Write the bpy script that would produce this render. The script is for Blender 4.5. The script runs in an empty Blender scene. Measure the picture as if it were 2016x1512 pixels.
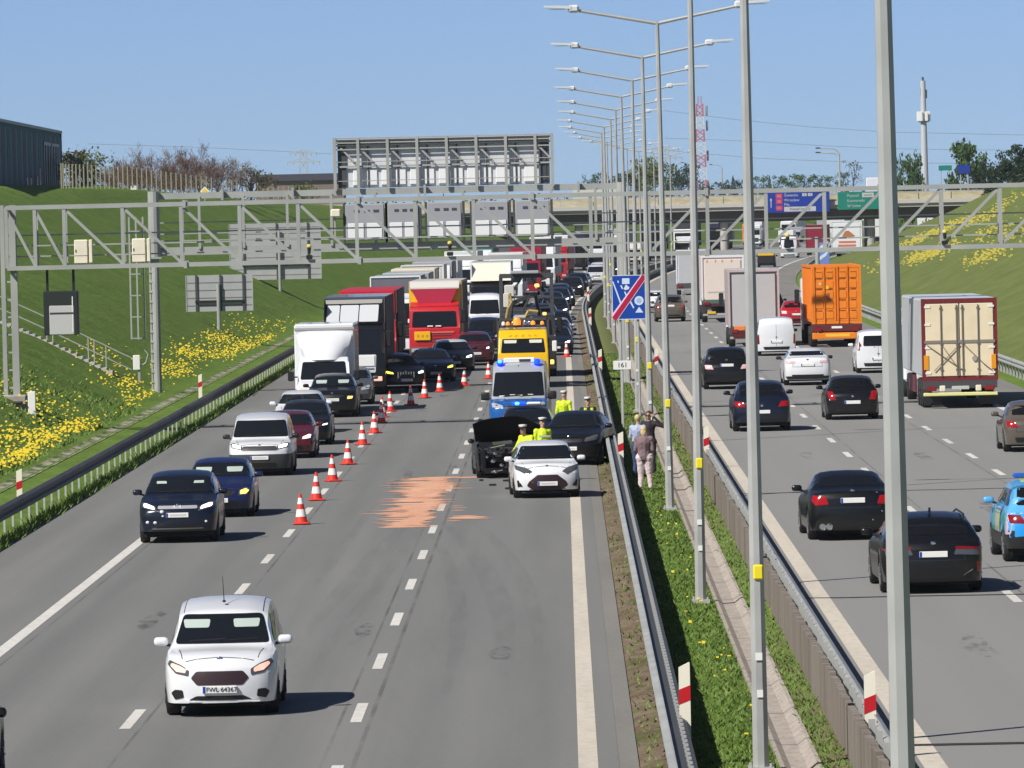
import bpy, bmesh, math, random
import numpy as np
from mathutils import Vector, Matrix
from mathutils.bvhtree import BVHTree
from mathutils.geometry import delaunay_2d_cdt

scene = bpy.context.scene
COL = scene.collection
RND = random.Random(7)
R = math.radians

# ------------------------------------------------------------------ camera
CAM_H = 7.5
cam_d = bpy.data.cameras.new("camera")
cam_d.sensor_width = 36.0
cam_d.lens = 242.857
cam_d.clip_start = 1.0
cam_d.clip_end = 20000.0
cam = bpy.data.objects.new("camera", cam_d)
COL.objects.link(cam)
fwd = Vector((-0.007678, 1.0, -0.02404)).normalized()
roll = R(1.3)
rgt = Vector((math.cos(roll), 0, -math.sin(roll)))
rgt = (rgt - fwd * rgt.dot(fwd)).normalized()
upv = rgt.cross(fwd).normalized()
M = Matrix((rgt, upv, -fwd)).transposed().to_4x4()
M.translation = Vector((0, 0, CAM_H))
cam.matrix_world = M
scene.camera = cam

# ------------------------------------------------------------------ sky, sun, exposure
SUN_EL, SUN_AZ = R(43.5), math.atan2(-0.73, -0.683)      # the sun stands behind the camera, to the left
w = bpy.data.worlds.new("World")
scene.world = w
w.use_nodes = True
wn, wl = w.node_tree.nodes, w.node_tree.links
bg = wn["Background"]
sky = wn.new("ShaderNodeTexSky")
sky.sky_type = 'NISHITA'
sky.sun_disc = False
sky.sun_elevation = SUN_EL
sky.sun_rotation = SUN_AZ
sky.altitude = 600
sky.air_density = 0.3
sky.dust_density = 0.4
sky.ozone_density = 3.0
wl.new(sky.outputs[0], bg.inputs[0])
bg.inputs[1].default_value = 0.084
sd = bpy.data.lights.new("sun", 'SUN')
sd.energy = 4.0
sd.angle = R(0.5)
sd.color = (1.0, 0.95, 0.87)
sun = bpy.data.objects.new("sun", sd)
COL.objects.link(sun)
sdir = Vector((math.sin(SUN_AZ) * math.cos(SUN_EL), math.cos(SUN_AZ) * math.cos(SUN_EL), math.sin(SUN_EL)))
sun.rotation_euler = sdir.to_track_quat('Z', 'Y').to_euler()
sun.location = (-60, -40, 90)
scene.view_settings.view_transform = 'Standard'
scene.view_settings.look = 'None'
scene.view_settings.gamma = 1.0
scene.view_settings.exposure = 0.45

# ------------------------------------------------------------------ road geometry: height and curve along the depth s
def prof(s):
    t = (s - 170.0) / 60.0
    v = 0.18 * math.log1p(math.exp(t)) if t < 40 else 0.18 * t
    return min(v, 4.2)
def off(s):
    return (max(0.0, min(s, 2200) - 430.0) * 0.01) ** 2
def yaw_at(s):
    return math.atan(0.0002 * max(0.0, s - 430.0))
LIFT = 0.33

# ------------------------------------------------------------------ materials
MATS = {}
def srgb(r, g, b):
    f = lambda c: c / 12.92 if c <= 0.04045 else ((c + 0.055) / 1.055) ** 2.4
    return (f(r / 255), f(g / 255), f(b / 255), 1)
def col4(c):
    return tuple(c) + (1,) if len(c) == 3 else tuple(c)
def set_in(b, names, v):
    for n in names:
        if n in b.inputs:
            b.inputs[n].default_value = v
            return
def mat(name, c=(.5, .5, .5), rough=.5, metal=0.0, spec=.5, coat=0.0, emit=None, es=0.0, vary=0.0, vscale=3.0, bump=0.0, bscale=20.0, dirt=0.0):
    if name in MATS:
        return MATS[name]
    m = bpy.data.materials.new(name)
    m.use_nodes = True
    nt = m.node_tree
    b = nt.nodes["Principled BSDF"]
    b.inputs["Base Color"].default_value = col4(c)
    b.inputs["Roughness"].default_value = rough
    b.inputs["Metallic"].default_value = metal
    set_in(b, ["Specular IOR Level", "Specular"], spec)
    set_in(b, ["Coat Weight", "Clearcoat"], coat)
    if coat:
        set_in(b, ["Coat Roughness", "Clearcoat Roughness"], 0.04)
    if emit is not None:
        set_in(b, ["Emission Color", "Emission"], col4(emit))
        b.inputs["Emission Strength"].default_value = es
    if vary or dirt or bump:
        tc = nt.nodes.new("ShaderNodeTexCoord")
        no = nt.nodes.new("ShaderNodeTexNoise")
        no.inputs["Scale"].default_value = vscale
        no.inputs["Detail"].default_value = 6
        nt.links.new(tc.outputs["Object"], no.inputs["Vector"])
        if vary:
            mr = nt.nodes.new("ShaderNodeMapRange")
            mr.inputs[1].default_value = .3
            mr.inputs[2].default_value = .7
            mr.inputs[3].default_value = 1 - vary
            mr.inputs[4].default_value = 1 + vary
            nt.links.new(no.outputs["Fac"], mr.inputs[0])
            mx = nt.nodes.new("ShaderNodeMix")
            mx.data_type = 'RGBA'
            mx.blend_type = 'MULTIPLY'
            mx.inputs[0].default_value = 1
            mx.inputs[6].default_value = col4(c)
            nt.links.new(mr.outputs[0], mx.inputs[7])
            nt.links.new(mx.outputs[2], b.inputs["Base Color"])
        if bump:
            n2 = nt.nodes.new("ShaderNodeTexNoise")
            n2.inputs["Scale"].default_value = bscale
            nt.links.new(tc.outputs["Object"], n2.inputs["Vector"])
            bp = nt.nodes.new("ShaderNodeBump")
            bp.inputs["Strength"].default_value = bump
            nt.links.new(n2.outputs["Fac"], bp.inputs["Height"])
            nt.links.new(bp.outputs[0], b.inputs["Normal"])
    MATS[name] = m
    return m

class NT:
    """small helper to wire a material's node tree"""
    def __init__(self, name, rough=.9, spec=.2):
        self.m = bpy.data.materials.new(name)
        self.m.use_nodes = True
        self.t = self.m.node_tree
        self.b = self.t.nodes["Principled BSDF"]
        self.b.inputs["Roughness"].default_value = rough
        set_in(self.b, ["Specular IOR Level", "Specular"], spec)
        MATS[name] = self.m
    def n(self, kind, **kw):
        o = self.t.nodes.new("ShaderNode" + kind)
        for k, v in kw.items():
            setattr(o, k, v)
        return o
    def put(self, sock, v):
        if hasattr(v, "is_linked") or hasattr(v, "links"):
            self.t.links.new(v, sock)
        else:
            sock.default_value = v
    def uv(self):
        return self.n("UVMap", uv_map="road").outputs[0]
    def obj(self):
        return self.n("TexCoord").outputs["Object"]
    def pos(self):
        return self.n("NewGeometry").outputs["Position"]
    def mapping(self, vec, scale=(1, 1, 1), loc=(0, 0, 0)):
        o = self.n("Mapping")
        self.put(o.inputs["Vector"], vec)
        o.inputs["Scale"].default_value = scale
        o.inputs["Location"].default_value = loc
        return o.outputs[0]
    def noise(self, vec, scale, detail=6, rough=.55):
        o = self.n("TexNoise")
        self.put(o.inputs["Vector"], vec)
        o.inputs["Scale"].default_value = scale
        o.inputs["Detail"].default_value = detail
        o.inputs["Roughness"].default_value = rough
        return o.outputs["Fac"]
    def rng(self, v, a, b, c=0., d=1., smooth=False):
        o = self.n("MapRange")
        if smooth:
            o.interpolation_type = 'SMOOTHSTEP'
        self.put(o.inputs[0], v)
        for i, q in enumerate((a, b, c, d)):
            o.inputs[i + 1].default_value = q
        return o.outputs[0]
    def math(self, op, a, b=0.0):
        o = self.n("Math", operation=op)
        self.put(o.inputs[0], a)
        self.put(o.inputs[1], b)
        return o.outputs[0]
    def mix(self, f, a, b, mode='MIX'):
        o = self.n("Mix", data_type='RGBA', blend_type=mode)
        self.put(o.inputs[0], f)
        self.put(o.inputs[6], a if not isinstance(a, tuple) else col4(a))
        self.put(o.inputs[7], b if not isinstance(b, tuple) else col4(b))
        return o.outputs[2]
    def sep(self, vec):
        o = self.n("SeparateXYZ")
        self.put(o.inputs[0], vec)
        return o.outputs
    def bump(self, h, strength=.3, dist=.05):
        o = self.n("Bump")
        o.inputs["Strength"].default_value = strength
        o.inputs["Distance"].default_value = dist
        self.put(o.inputs["Height"], h)
        self.t.links.new(o.outputs[0], self.b.inputs["Normal"])
    def color(self, v):
        self.put(self.b.inputs["Base Color"], col4(v) if isinstance(v, tuple) else v)
    def alpha(self, v):
        self.put(self.b.inputs["Alpha"], v)

# ------------------------------------------------------------------ objects
def link(o, parent=None):
    COL.objects.link(o)
    if parent is not None:
        o.parent = parent
    return o
def tag(o, label=None, cat=None, group=None, kind=None):
    for k, v in (("label", label), ("category", cat), ("group", group), ("kind", kind)):
        if v:
            o[k] = v
    return o
def thing(name, label, cat, loc=(0, 0, 0), rz=0.0, group=None):
    o = bpy.data.objects.new(name, None)
    o.empty_display_size = .3
    o.location = loc
    o.rotation_euler = (0, 0, rz)
    link(o)
    return tag(o, label, cat, group)
def copy_tree(o, parent=None):
    c = o.copy()
    COL.objects.link(c)
    if parent is not None:
        c.parent = parent
    for ch in list(o.children):
        copy_tree(ch, c)
    return c

class MB:
    """collects shapes, then links them as ONE mesh object"""
    def __init__(self):
        self.v, self.f, self.mi, self.uv = [], [], [], []
        self.cur = 0
    def add(self, vs, fs, mi=None):
        b = len(self.v)
        self.v += [tuple(p) for p in vs]
        self.f += [tuple(i + b for i in f) for f in fs]
        self.mi += [self.cur if mi is None else mi] * len(fs)
        return self
    def box(self, x0, x1, y0, y1, z0, z1, mi=None):
        vs = [(x, y, z) for z in (z0, z1) for y in (y0, y1) for x in (x0, x1)]
        fs = [(0, 2, 3, 1), (4, 5, 7, 6), (0, 1, 5, 4), (2, 6, 7, 3), (0, 4, 6, 2), (1, 3, 7, 5)]
        return self.add(vs, fs, mi)
    def bbox(self, x0, x1, y0, y1, z0, z1, bev=.02, seg=1, mi=None):
        """box with bevelled edges"""
        bm = bmesh.new()
        bmesh.ops.create_cube(bm, size=1)
        for q in bm.verts:
            q.co = Vector(((x0 + x1) / 2 + q.co.x * (x1 - x0), (y0 + y1) / 2 + q.co.y * (y1 - y0), (z0 + z1) / 2 + q.co.z * (z1 - z0)))
        bmesh.ops.bevel(bm, geom=list(bm.edges), offset=bev, segments=seg, profile=.5, affect='EDGES')
        return self.bm(bm, mi)
    def bm(self, bm, mi=None):
        bm.verts.index_update()
        vs = [tuple(q.co) for q in bm.verts]
        fs = [tuple(q.index for q in f.verts) for f in bm.faces]
        bm.free()
        return self.add(vs, fs, mi)
    def beam(self, p0, p1, w, h=None, mi=None):
        """rectangular bar between two points"""
        h = h or w
        p0, p1 = Vector(p0), Vector(p1)
        d = (p1 - p0).normalized()
        up = Vector((0, 0, 1)) if abs(d.z) < .95 else Vector((0, 1, 0))
        a = d.cross(up).normalized()
        b = a.cross(d).normalized()
        vs = []
        for p in (p0, p1):
            for sx, sz in ((-1, -1), (1, -1), (1, 1), (-1, 1)):
                vs.append(p + a * sx * w / 2 + b * sz * h / 2)
        return self.add(vs, [(3, 2, 1, 0), (4, 5, 6, 7), (0, 1, 5, 4), (1, 2, 6, 5), (2, 3, 7, 6), (3, 0, 4, 7)], mi)
    def tube(self, p0, p1, r0, r1=None, n=8, mi=None, cap=True, ph=0.0):
        r1 = r0 if r1 is None else r1
        p0, p1 = Vector(p0), Vector(p1)
        d = (p1 - p0).normalized()
        up = Vector((0, 0, 1)) if abs(d.z) < .95 else Vector((0, 1, 0))
        a = d.cross(up).normalized()
        b = a.cross(d).normalized()
        vs = []
        for p, r in ((p0, r0), (p1, r1)):
            for k in range(n):
                t = 2 * math.pi * k / n + ph
                vs.append(p + a * math.cos(t) * r + b * math.sin(t) * r)
        fs = [(k, (k + 1) % n, n + (k + 1) % n, n + k) for k in range(n)]
        if cap:
            fs += [tuple(range(n - 1, -1, -1)), tuple(range(n, 2 * n))]
        return self.add(vs, fs, mi)
    def path(self, pts, r, n=6, mi=None):
        for a, b in zip(pts[:-1], pts[1:]):
            self.tube(a, b, r, r, n, mi)
        return self
    def lathe(self, prof_rz, c=(0, 0, 0), n=16, axis='z', mi=None):
        vs, fs = [], []
        for r, z in prof_rz:
            for k in range(n):
                t = 2 * math.pi * k / n
                if axis == 'z':
                    vs.append((c[0] + r * math.cos(t), c[1] + r * math.sin(t), c[2] + z))
                elif axis == 'x':
                    vs.append((c[0] + z, c[1] + r * math.cos(t), c[2] + r * math.sin(t)))
                else:
                    vs.append((c[0] + r * math.cos(t), c[1] + z, c[2] + r * math.sin(t)))
        m = len(prof_rz)
        for i in range(m - 1):
            for k in range(n):
                fs.append((i * n + k, i * n + (k + 1) % n, (i + 1) * n + (k + 1) % n, (i + 1) * n + k))
        if prof_rz[0][0] > 1e-4:
            fs.append(tuple(range(n - 1, -1, -1)))
        if prof_rz[-1][0] > 1e-4:
            fs.append(tuple(range((m - 1) * n, m * n)))
        return self.add(vs, fs, mi)
    def ball(self, c, rx, ry=None, rz=None, n=10, mi=None):
        ry, rz = ry or rx, rz or rx
        vs, fs = [(c[0], c[1], c[2] - rz)], []
        m = max(5, n // 2 + 1)
        for i in range(1, m):
            ph = math.pi * i / m - math.pi / 2
            for k in range(n):
                t = 2 * math.pi * k / n
                vs.append((c[0] + rx * math.cos(ph) * math.cos(t), c[1] + ry * math.cos(ph) * math.sin(t), c[2] + rz * math.sin(ph)))
        vs.append((c[0], c[1], c[2] + rz))
        for k in range(n):
            fs.append((0, 1 + (k + 1) % n, 1 + k))
            fs.append((len(vs) - 1, 1 + (m - 2) * n + k, 1 + (m - 2) * n + (k + 1) % n))
        for i in range(m - 2):
            for k in range(n):
                a = 1 + i * n
                fs.append((a + k, a + (k + 1) % n, a + n + (k + 1) % n, a + n + k))
        return self.add(vs, fs, mi)
    def extrude(self, poly, axis, a0, a1, mi=None):
        """a polygon extruded along an axis; poly is in the other two axes"""
        n = len(poly)
        def P(p, a):
            return (a, p[0], p[1]) if axis == 'x' else ((p[0], a, p[1]) if axis == 'y' else (p[0], p[1], a))
        vs = [P(p, a0) for p in poly] + [P(p, a1) for p in poly]
        fs = [tuple(range(n - 1, -1, -1)), tuple(range(n, 2 * n))]
        fs += [(k, (k + 1) % n, n + (k + 1) % n, n + k) for k in range(n)]
        return self.add(vs, fs, mi)
    def build(self, name, mats, parent=None, smooth=False, angle=35, kind=None, label=None):
        me = bpy.data.meshes.new(name)
        me.from_pydata(self.v, [], self.f)
        if not isinstance(mats, (list, tuple)):
            mats = [mats]
        for m in mats:
            me.materials.append(m)
        if len(mats) > 1:
            me.polygons.foreach_set("material_index", self.mi)
        bm = bmesh.new()
        bm.from_mesh(me)
        bmesh.ops.recalc_face_normals(bm, faces=bm.faces)
        bm.to_mesh(me)
        bm.free()
        if smooth:
            me.polygons.foreach_set("use_smooth", [True] * len(me.polygons))
            try:
                me.set_sharp_from_angle(angle=R(angle))
            except Exception:
                pass
        me.update()
        o = bpy.data.objects.new(name, me)
        link(o, parent)
        if kind:
            o["kind"] = kind
        if label:
            o["label"] = label
        return o

def stations(s0, s1):
    out, s = [], s0
    while s < s1:
        out.append(s)
        s += 4.0 if s < 300 else (8.0 if s < 900 else 30.0)
    return out + [s1]
def sweep(name, profile, s0, s1, m, parent=None, closed=True, kind=None, smooth=False, lift=0.0, st=None):
    """a cross-section (x', z) carried along the road's curve; its uv map holds (x', s)"""
    st = st or stations(s0, s1)
    n = len(profile)
    vs, fs, uvs = [], [], []
    for s in st:
        o, p = off(s), prof(s) + lift
        for x, z in profile:
            vs.append((x + o, s, z + p))
            uvs.append((x, s))
    for i in range(len(st) - 1):
        for k in range(n if closed else n - 1):
            a, b = i * n + k, i * n + (k + 1) % n
            fs.append((a, b, b + n, a + n))
    if closed:
        fs.append(tuple(range(n)))
        fs.append(tuple(range((len(st) - 1) * n + n - 1, (len(st) - 1) * n - 1, -1)))
    me = bpy.data.meshes.new(name)
    me.from_pydata(vs, [], fs)
    me.materials.append(m)
    uvl = me.uv_layers.new(name="road")
    idx = np.empty(len(me.loops), dtype=np.int32)
    me.loops.foreach_get("vertex_index", idx)
    uvl.data.foreach_set("uv", np.array(uvs, dtype=np.float32)[idx].ravel())
    bm = bmesh.new()
    bm.from_mesh(me)
    if closed:
        bmesh.ops.recalc_face_normals(bm, faces=bm.faces)
    else:
        for f in bm.faces:
            if f.normal.z < 0:
                f.normal_flip()
    bm.to_mesh(me)
    bm.free()
    if smooth:
        me.polygons.foreach_set("use_smooth", [True] * len(me.polygons))
    o = bpy.data.objects.new(name, me)
    link(o, parent)
    if kind:
        o["kind"] = kind
    return o

def pchip(pts):
    xs = [p[0] for p in pts]
    ys = [p[1] for p in pts]
    n = len(xs)
    h = [xs[i + 1] - xs[i] for i in range(n - 1)]
    d = [(ys[i + 1] - ys[i]) / h[i] for i in range(n - 1)]
    m = [d[0]] + [0.0] * (n - 2) + [d[-1]]
    for i in range(1, n - 1):
        if d[i - 1] * d[i] > 0:
            w1, w2 = 2 * h[i] + h[i - 1], h[i] + 2 * h[i - 1]
            m[i] = (w1 + w2) / (w1 / d[i - 1] + w2 / d[i])
    def f(x):
        if x <= xs[0]:
            return ys[0]
        if x >= xs[-1]:
            return ys[-1]
        i = 0
        while x > xs[i + 1]:
            i += 1
        t = (x - xs[i]) / h[i]
        return ((2 * t**3 - 3 * t**2 + 1) * ys[i] + (t**3 - 2 * t**2 + t) * h[i] * m[i] + (-2 * t**3 + 3 * t**2) * ys[i + 1] + (t**3 - t**2) * h[i] * m[i + 1])
    return f

def text_mesh(s, size, m, parent, loc, rot, name="lettering", ext=.004, align='CENTER'):
    cu = bpy.data.curves.new(name, 'FONT')
    cu.body = s
    cu.size = size
    cu.extrude = ext
    cu.align_x = align
    cu.align_y = 'CENTER'
    tmp = bpy.data.objects.new("tmp", cu)
    COL.objects.link(tmp)
    bpy.context.view_layer.update()
    me = bpy.data.meshes.new_from_object(tmp.evaluated_get(bpy.context.evaluated_depsgraph_get()))
    bpy.data.objects.remove(tmp)
    bpy.data.curves.remove(cu)
    me.materials.clear()
    me.materials.append(m)
    o = bpy.data.objects.new(name, me)
    link(o, parent)
    o.location = loc
    o.rotation_euler = rot
    return o
# ================================================================== SETTING
def L_asphalt():
    q = NT("asphalt", rough=.85, spec=.25)
    uv = q.uv()
    sx = q.sep(uv)
    big = q.noise(q.mapping(uv, (.35, .025, 1)), 1.0, 5)
    streak = q.noise(q.mapping(uv, (1.6, .012, 1)), 1.0, 4)
    fine = q.noise(q.mapping(uv, (9, 9, 1)), 1.0, 3)
    c = q.mix(q.rng(big, .3, .7), (.148, .153, .151), (.212, .213, .208))
    c = q.mix(q.rng(streak, .35, .7, 0, .5), c, (.138, .141, .142))
    # two slightly polished wheel tracks in every 3.45 m lane
    ph = q.math('FRACT', q.math('DIVIDE', q.math('ADD', sx[0], 10.05), 3.43))
    tr = q.math('COSINE', q.math('MULTIPLY', ph, 4 * math.pi))
    c = q.mix(q.rng(tr, -1, 1, .0, .24), c, (.25, .25, .247))
    # the right carriageway has the paler, older surface
    c = q.mix(q.rng(sx[0], 2.0, 2.1, 0, .55), c, (.30, .30, .295))
    c = q.mix(q.rng(fine, .35, .75, 0, .22), c, (.27, .265, .25))
    q.color(c)
    q.bump(q.noise(q.mapping(uv, (30, 30, 1)), 1.0, 2), .12, .01)
    return q.m
ASPHALT = L_asphalt()
def L_shoulder():
    q = NT("shoulder_asphalt", rough=.9, spec=.2)
    uv = q.uv()
    big = q.noise(q.mapping(uv, (.5, .06, 1)), 1.0, 6)
    fine = q.noise(q.mapping(uv, (8, 8, 1)), 1.0, 4)
    c = q.mix(q.rng(big, .3, .7), (.20, .195, .185), (.26, .25, .235))
    c = q.mix(q.rng(fine, .4, .8, 0, .3), c, (.10, .10, .095))
    q.color(c)
    return q.m
SHOULDER = L_shoulder()
def L_paint(name, c):
    q = NT(name, rough=.75, spec=.3)
    uv = q.uv()
    f = q.noise(q.mapping(uv, (6, 2.5, 1)), 1.0, 5, .7)
    g = q.noise(q.mapping(uv, (.8, .1, 1)), 1.0, 3)
    q.color(q.mix(q.rng(f, .45, .75, 0, .45), q.mix(q.rng(g, .3, .7), c, tuple(k * .86 for k in c)), (.30, .29, .27)))
    return q.m
PAINT = L_paint("road_paint", (.72, .70, .66))
PAINT_WARM = L_paint("road_paint_worn", (.66, .60, .51))
def L_grass():
    q = NT("grass_ground", rough=1.0, spec=.1)
    uv = q.uv()
    u = q.sep(uv)[0]
    a = q.noise(q.mapping(uv, (.55, .22, 1)), 1.0, 6, .65)
    b = q.noise(q.mapping(uv, (2.4, 1.1, 1)), 1.0, 6, .7)
    d = q.noise(q.mapping(uv, (.12, .03, 1)), 1.0, 3)
    c = q.mix(q.rng(a, .32, .68), (.098, .168, .030), (.160, .245, .050))
    c = q.mix(q.rng(b, .45, .75, 0, .6), c, (.045, .092, .017))
    c = q.mix(q.rng(d, .45, .7, 0, .55), c, (.125, .185, .035))
    # drier, olive grass on the right-hand bank
    right = q.rng(u, 17.5, 20, 0, .75, True)
    c = q.mix(right, c, q.mix(q.rng(a, .3, .7), (.110, .132, .045), (.165, .180, .070)))
    far = q.math('MULTIPLY', q.math('MULTIPLY', q.rng(u, 1.5, 1.7), q.rng(u, 3.9, 4.0, 1, 0)), q.rng(q.sep(uv)[1], 150, 260, 0, .7))
    c = q.mix(far, c, q.mix(q.rng(b, .3, .7), (.13, .135, .055), (.24, .225, .115)))
    # bare stony strip behind the kerb of the median, worn soil
    soil = q.mix(q.rng(b, .3, .7), (.11, .075, .045), (.235, .19, .145))
    soil = q.mix(q.rng(a, .52, .62, 0, .6), soil, (.07, .085, .025))
    inmed = q.math('MULTIPLY', q.rng(u, .80, .86), q.rng(u, 1.42, 1.62, 1, 0))
    c = q.mix(inmed, c, soil)
    wall = q.math('MULTIPLY', q.rng(u, 3.2, 3.3), q.rng(u, 3.75, 3.8, 1, 0))
    c = q.mix(q.math('MULTIPLY', wall, q.rng(d, .40, .6, .1, .8)), c, soil)
    q.color(c)
    q.bump(b, .55, .25)
    return q.m
GRASS = L_grass()
CONC = mat("weathered_concrete", (.34, .315, .285), .9, vary=.25, vscale=1.6, bump=.3, bscale=9)
def L_gutter():
    q = NT("gutter_concrete", rough=.95, spec=.15)
    uv = q.uv()
    n = q.noise(q.mapping(uv, (5, 2, 1)), 1.0, 6, .7)
    c = q.mix(q.rng(n, .3, .7), (.30, .26, .225), (.46, .415, .375))
    jt = q.math('FRACT', q.math('DIVIDE', q.sep(uv)[1], 6.0))
    c = q.mix(q.rng(jt, 0, .035, .85, 0), c, (.08, .07, .055))
    sp = q.noise(q.mapping(uv, (22, 8, 1)), 1.0, 3)
    c = q.mix(q.rng(sp, .62, .68, 0, .8), c, (.07, .06, .05))
    q.color(c)
    return q.m
GUTTER = L_gutter()
STEEL = mat("galvanised_steel", (.40, .41, .405), .5, .12, vary=.16, vscale=1.2)
STEEL_DULL = mat("dull_galvanised_steel", (.42, .43, .425), .6, .25, vary=.15, vscale=.8)
STEEL_DARK = mat("dark_steel", (.075, .08, .085), .55, .3)
WHITE = mat("white_paint", (.80, .80, .78), .5)
BLACK = mat("black_plastic", (.015, .015, .017), .45)
DARKGREY = mat("dark_grey_plastic", (.045, .047, .05), .5)
RUBBER = mat("tyre_rubber", (.018, .018, .019), .85)
RED = mat("signal_red", (.55, .02, .02), .5)
CREAM = mat("cream_enamel", (.78, .72, .58), .5, vary=.05)

def L_mossy():
    q = NT("mossy_concrete", rough=.95, spec=.1)
    uv = q.uv()
    n = q.noise(q.mapping(uv, (1.2, .45, 1)), 1.0, 6, .7)
    q.color(q.mix(q.rng(n, .44, .56), (.36, .335, .27), (.085, .13, .035)))
    return q.m
MOSSY = L_mossy()
# ---- terrain: one sheet that reaches the horizon, bank on both sides
XS = [(-1500, 9), (-400, 9), (-120, 9.4), (-60, 9.7), (-44, 9.7), (-38.5, 9.65), (-37, 9.5), (-35.8, 9.1), (-34, 8.2), (-31, 6.7), (-28, 5.3), (-25, 3.95), (-22, 2.55), (-19.5, 1.3), (-18, .55), (-17, .16), (-16, .06), (-15, .03), (-14, -.03), (-13.1, -.09),
      (-12, -.12), (-6, -.12), (0, -.12), (.80, -.10), (.95, -.01), (1.25, .03), (1.6, .05), (2.1, .10), (2.7, .07), (2.80, -.02), (3.22, -.02), (3.3, .10), (3.6, .14), (3.85, .16), (4.1, .18), (6, .18), (12, .18), (17.1, .18), (17.3, .24), (17.9, .30), (19, .42), (20.5, 1.0), (23, 2.15), (26, 3.55), (29, 4.95), (32, 6.3), (34, 7.4), (36, 8.3), (38, 8.85), (41, 9.1), (60, 9.2), (120, 9.2), (400, 9), (1500, 9)]
XSf = pchip(XS)
def crest(s):
    return 1.0 if s < 560 else (max(.70, 1.0 - (s - 560) / 290 * .30))
def ground_z(x, s, o=None):
    """height of the ground at offset x' from the road line and depth s"""
    z = XSf(x)
    if z > .5:
        z = .5 + (z - .5) * crest(s)
    return z + prof(s)
def build_terrain():
    xs = [p[0] for p in XS]
    fine = []
    for a, b in zip(xs[:-1], xs[1:]):
        k = max(1, int((b - a) / 1.5)) if -40 < a < 41 else 1
        fine += [a + (b - a) * i / k for i in range(k)]
    fine.append(xs[-1])
    st = [-40, 20] + [s for s in stations(30, 1500)] + [1800, 2200, 3000, 4500, 7000]
    rr = random.Random(3)
    vs, uvs, fs = [], [], []
    n = len(fine)
    for s in st:
        for x in fine:
            o = off(s)
            z = ground_z(x, s)
            if (-36 < x < -16.5 or 20 < x < 37) and s < 900:
                z += rr.uniform(-.09, .09)
            vs.append((x + o, s, z))
            uvs.append((x, s))
    for i in range(len(st) - 1):
        for k in range(n - 1):
            a = i * n + k
            fs.append((a, a + 1, a + 1 + n, a + n))
    me = bpy.data.meshes.new("ground")
    me.from_pydata(vs, [], fs)
    me.materials.append(GRASS)
    uvl = me.uv_layers.new(name="road")
    idx = np.empty(len(me.loops), dtype=np.int32)
    me.loops.foreach_get("vertex_index", idx)
    uvl.data.foreach_set("uv", np.array(uvs, dtype=np.float32)[idx].ravel())
    me.polygons.foreach_set("use_smooth", [True] * len(me.polygons))
    o = link(bpy.data.objects.new("ground", me))
    o["kind"] = "structure"
build_terrain()

# ---- carriageways and their markings
S0, S1 = 40, 2200
sweep("left_carriageway", [(-13.17, -.25), (-13.17, 0), (.62, 0), (.62, -.25)], S0, S1, ASPHALT, kind="structure")
sweep("left_carriageway_edge", [(.62, -.25), (.62, -.003), (.89, -.02), (.89, -.25)], S0, S1, SHOULDER, kind="structure")
sweep("right_carriageway", [(4.25, -.2), (4.25, 0), (15.2, 0), (15.2, -.2)], S0, S1, ASPHALT, lift=LIFT, kind="structure")
sweep("right_carriageway_edge", [(3.98, -.2), (3.98, -.006), (4.25, -.002), (4.25, -.2)], S0, S1, SHOULDER, lift=LIFT, kind="structure")
sweep("right_hard_shoulder", [(15.2, -.2), (15.2, -.002), (17.35, -.03), (17.35, -.2)], S0, S1, SHOULDER, lift=LIFT, kind="structure")
def line(name, x, wd, lift, m, s1=S1):
    sweep(name, [(x - wd / 2, .004), (x + wd / 2, .004)], S0, s1, m, closed=False, kind="structure", lift=lift)
line("left_edge_line", -10.05, .24, 0, PAINT)
line("left_inner_edge_line", .20, .27, 0, PAINT_WARM)
line("right_inner_edge_line", 4.62, .30, LIFT, PAINT_WARM)
line("right_edge_line", 15.0, .26, LIFT, PAINT)
def dashes(name, x, wd, first, lift, length=4.0, period=12.0, s1=1100):
    vs, fs, uvs = [], [], []
    s = first
    while s < s1:
        b = len(vs)
        for t in (s, s + length):
            for xx in (x - wd / 2, x + wd / 2):
                vs.append((xx + off(t), t, prof(t) + lift + .004))
                uvs.append((xx, t))
        fs.append((b, b + 1, b + 3, b + 2))
        s += period
    me = bpy.data.meshes.new(name)
    me.from_pydata(vs, [], fs)
    me.materials.append(PAINT)
    uvl = me.uv_layers.new(name="road")
    idx = np.empty(len(me.loops), dtype=np.int32)
    me.loops.foreach_get("vertex_index", idx)
    uvl.data.foreach_set("uv", np.array(uvs, dtype=np.float32)[idx].ravel())
    o = link(bpy.data.objects.new(name, me))
    o["kind"] = "structure"
    return o
dashes("lane_line_dashes", -6.65, .17, 102.3 - 12 * 5, 0)
dashes("lane_line_dashes", -3.23, .17, 102.6 - 12 * 5, 0)
dashes("lane_line_dashes", 8.05, .17, 159.9 - 12 * 9, LIFT)
dashes("lane_line_dashes", 11.42, .17, 180.8 - 12 * 10, LIFT)
JOINT = mat("joint_tar", (.030, .030, .031), .8)
def cross_joint(name, s, x0, x1, lift, wd=.12, skew=0.0):
    m = MB()
    n = 12
    rr = random.Random(int(s * 10))
    vs, fs = [], []
    for i in range(n + 1):
        x = x0 + (x1 - x0) * i / n
        t = s + skew * i / n + rr.uniform(-.12, .12)
        for d in (-wd / 2, wd / 2):
            vs.append((x + off(s), t + d * 6, prof(s) + lift + .008))
        if i:
            fs.append((2 * i - 2, 2 * i, 2 * i + 1, 2 * i - 1))
    m.add(vs, fs)
    m.build(name, JOINT, kind="structure")
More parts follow.
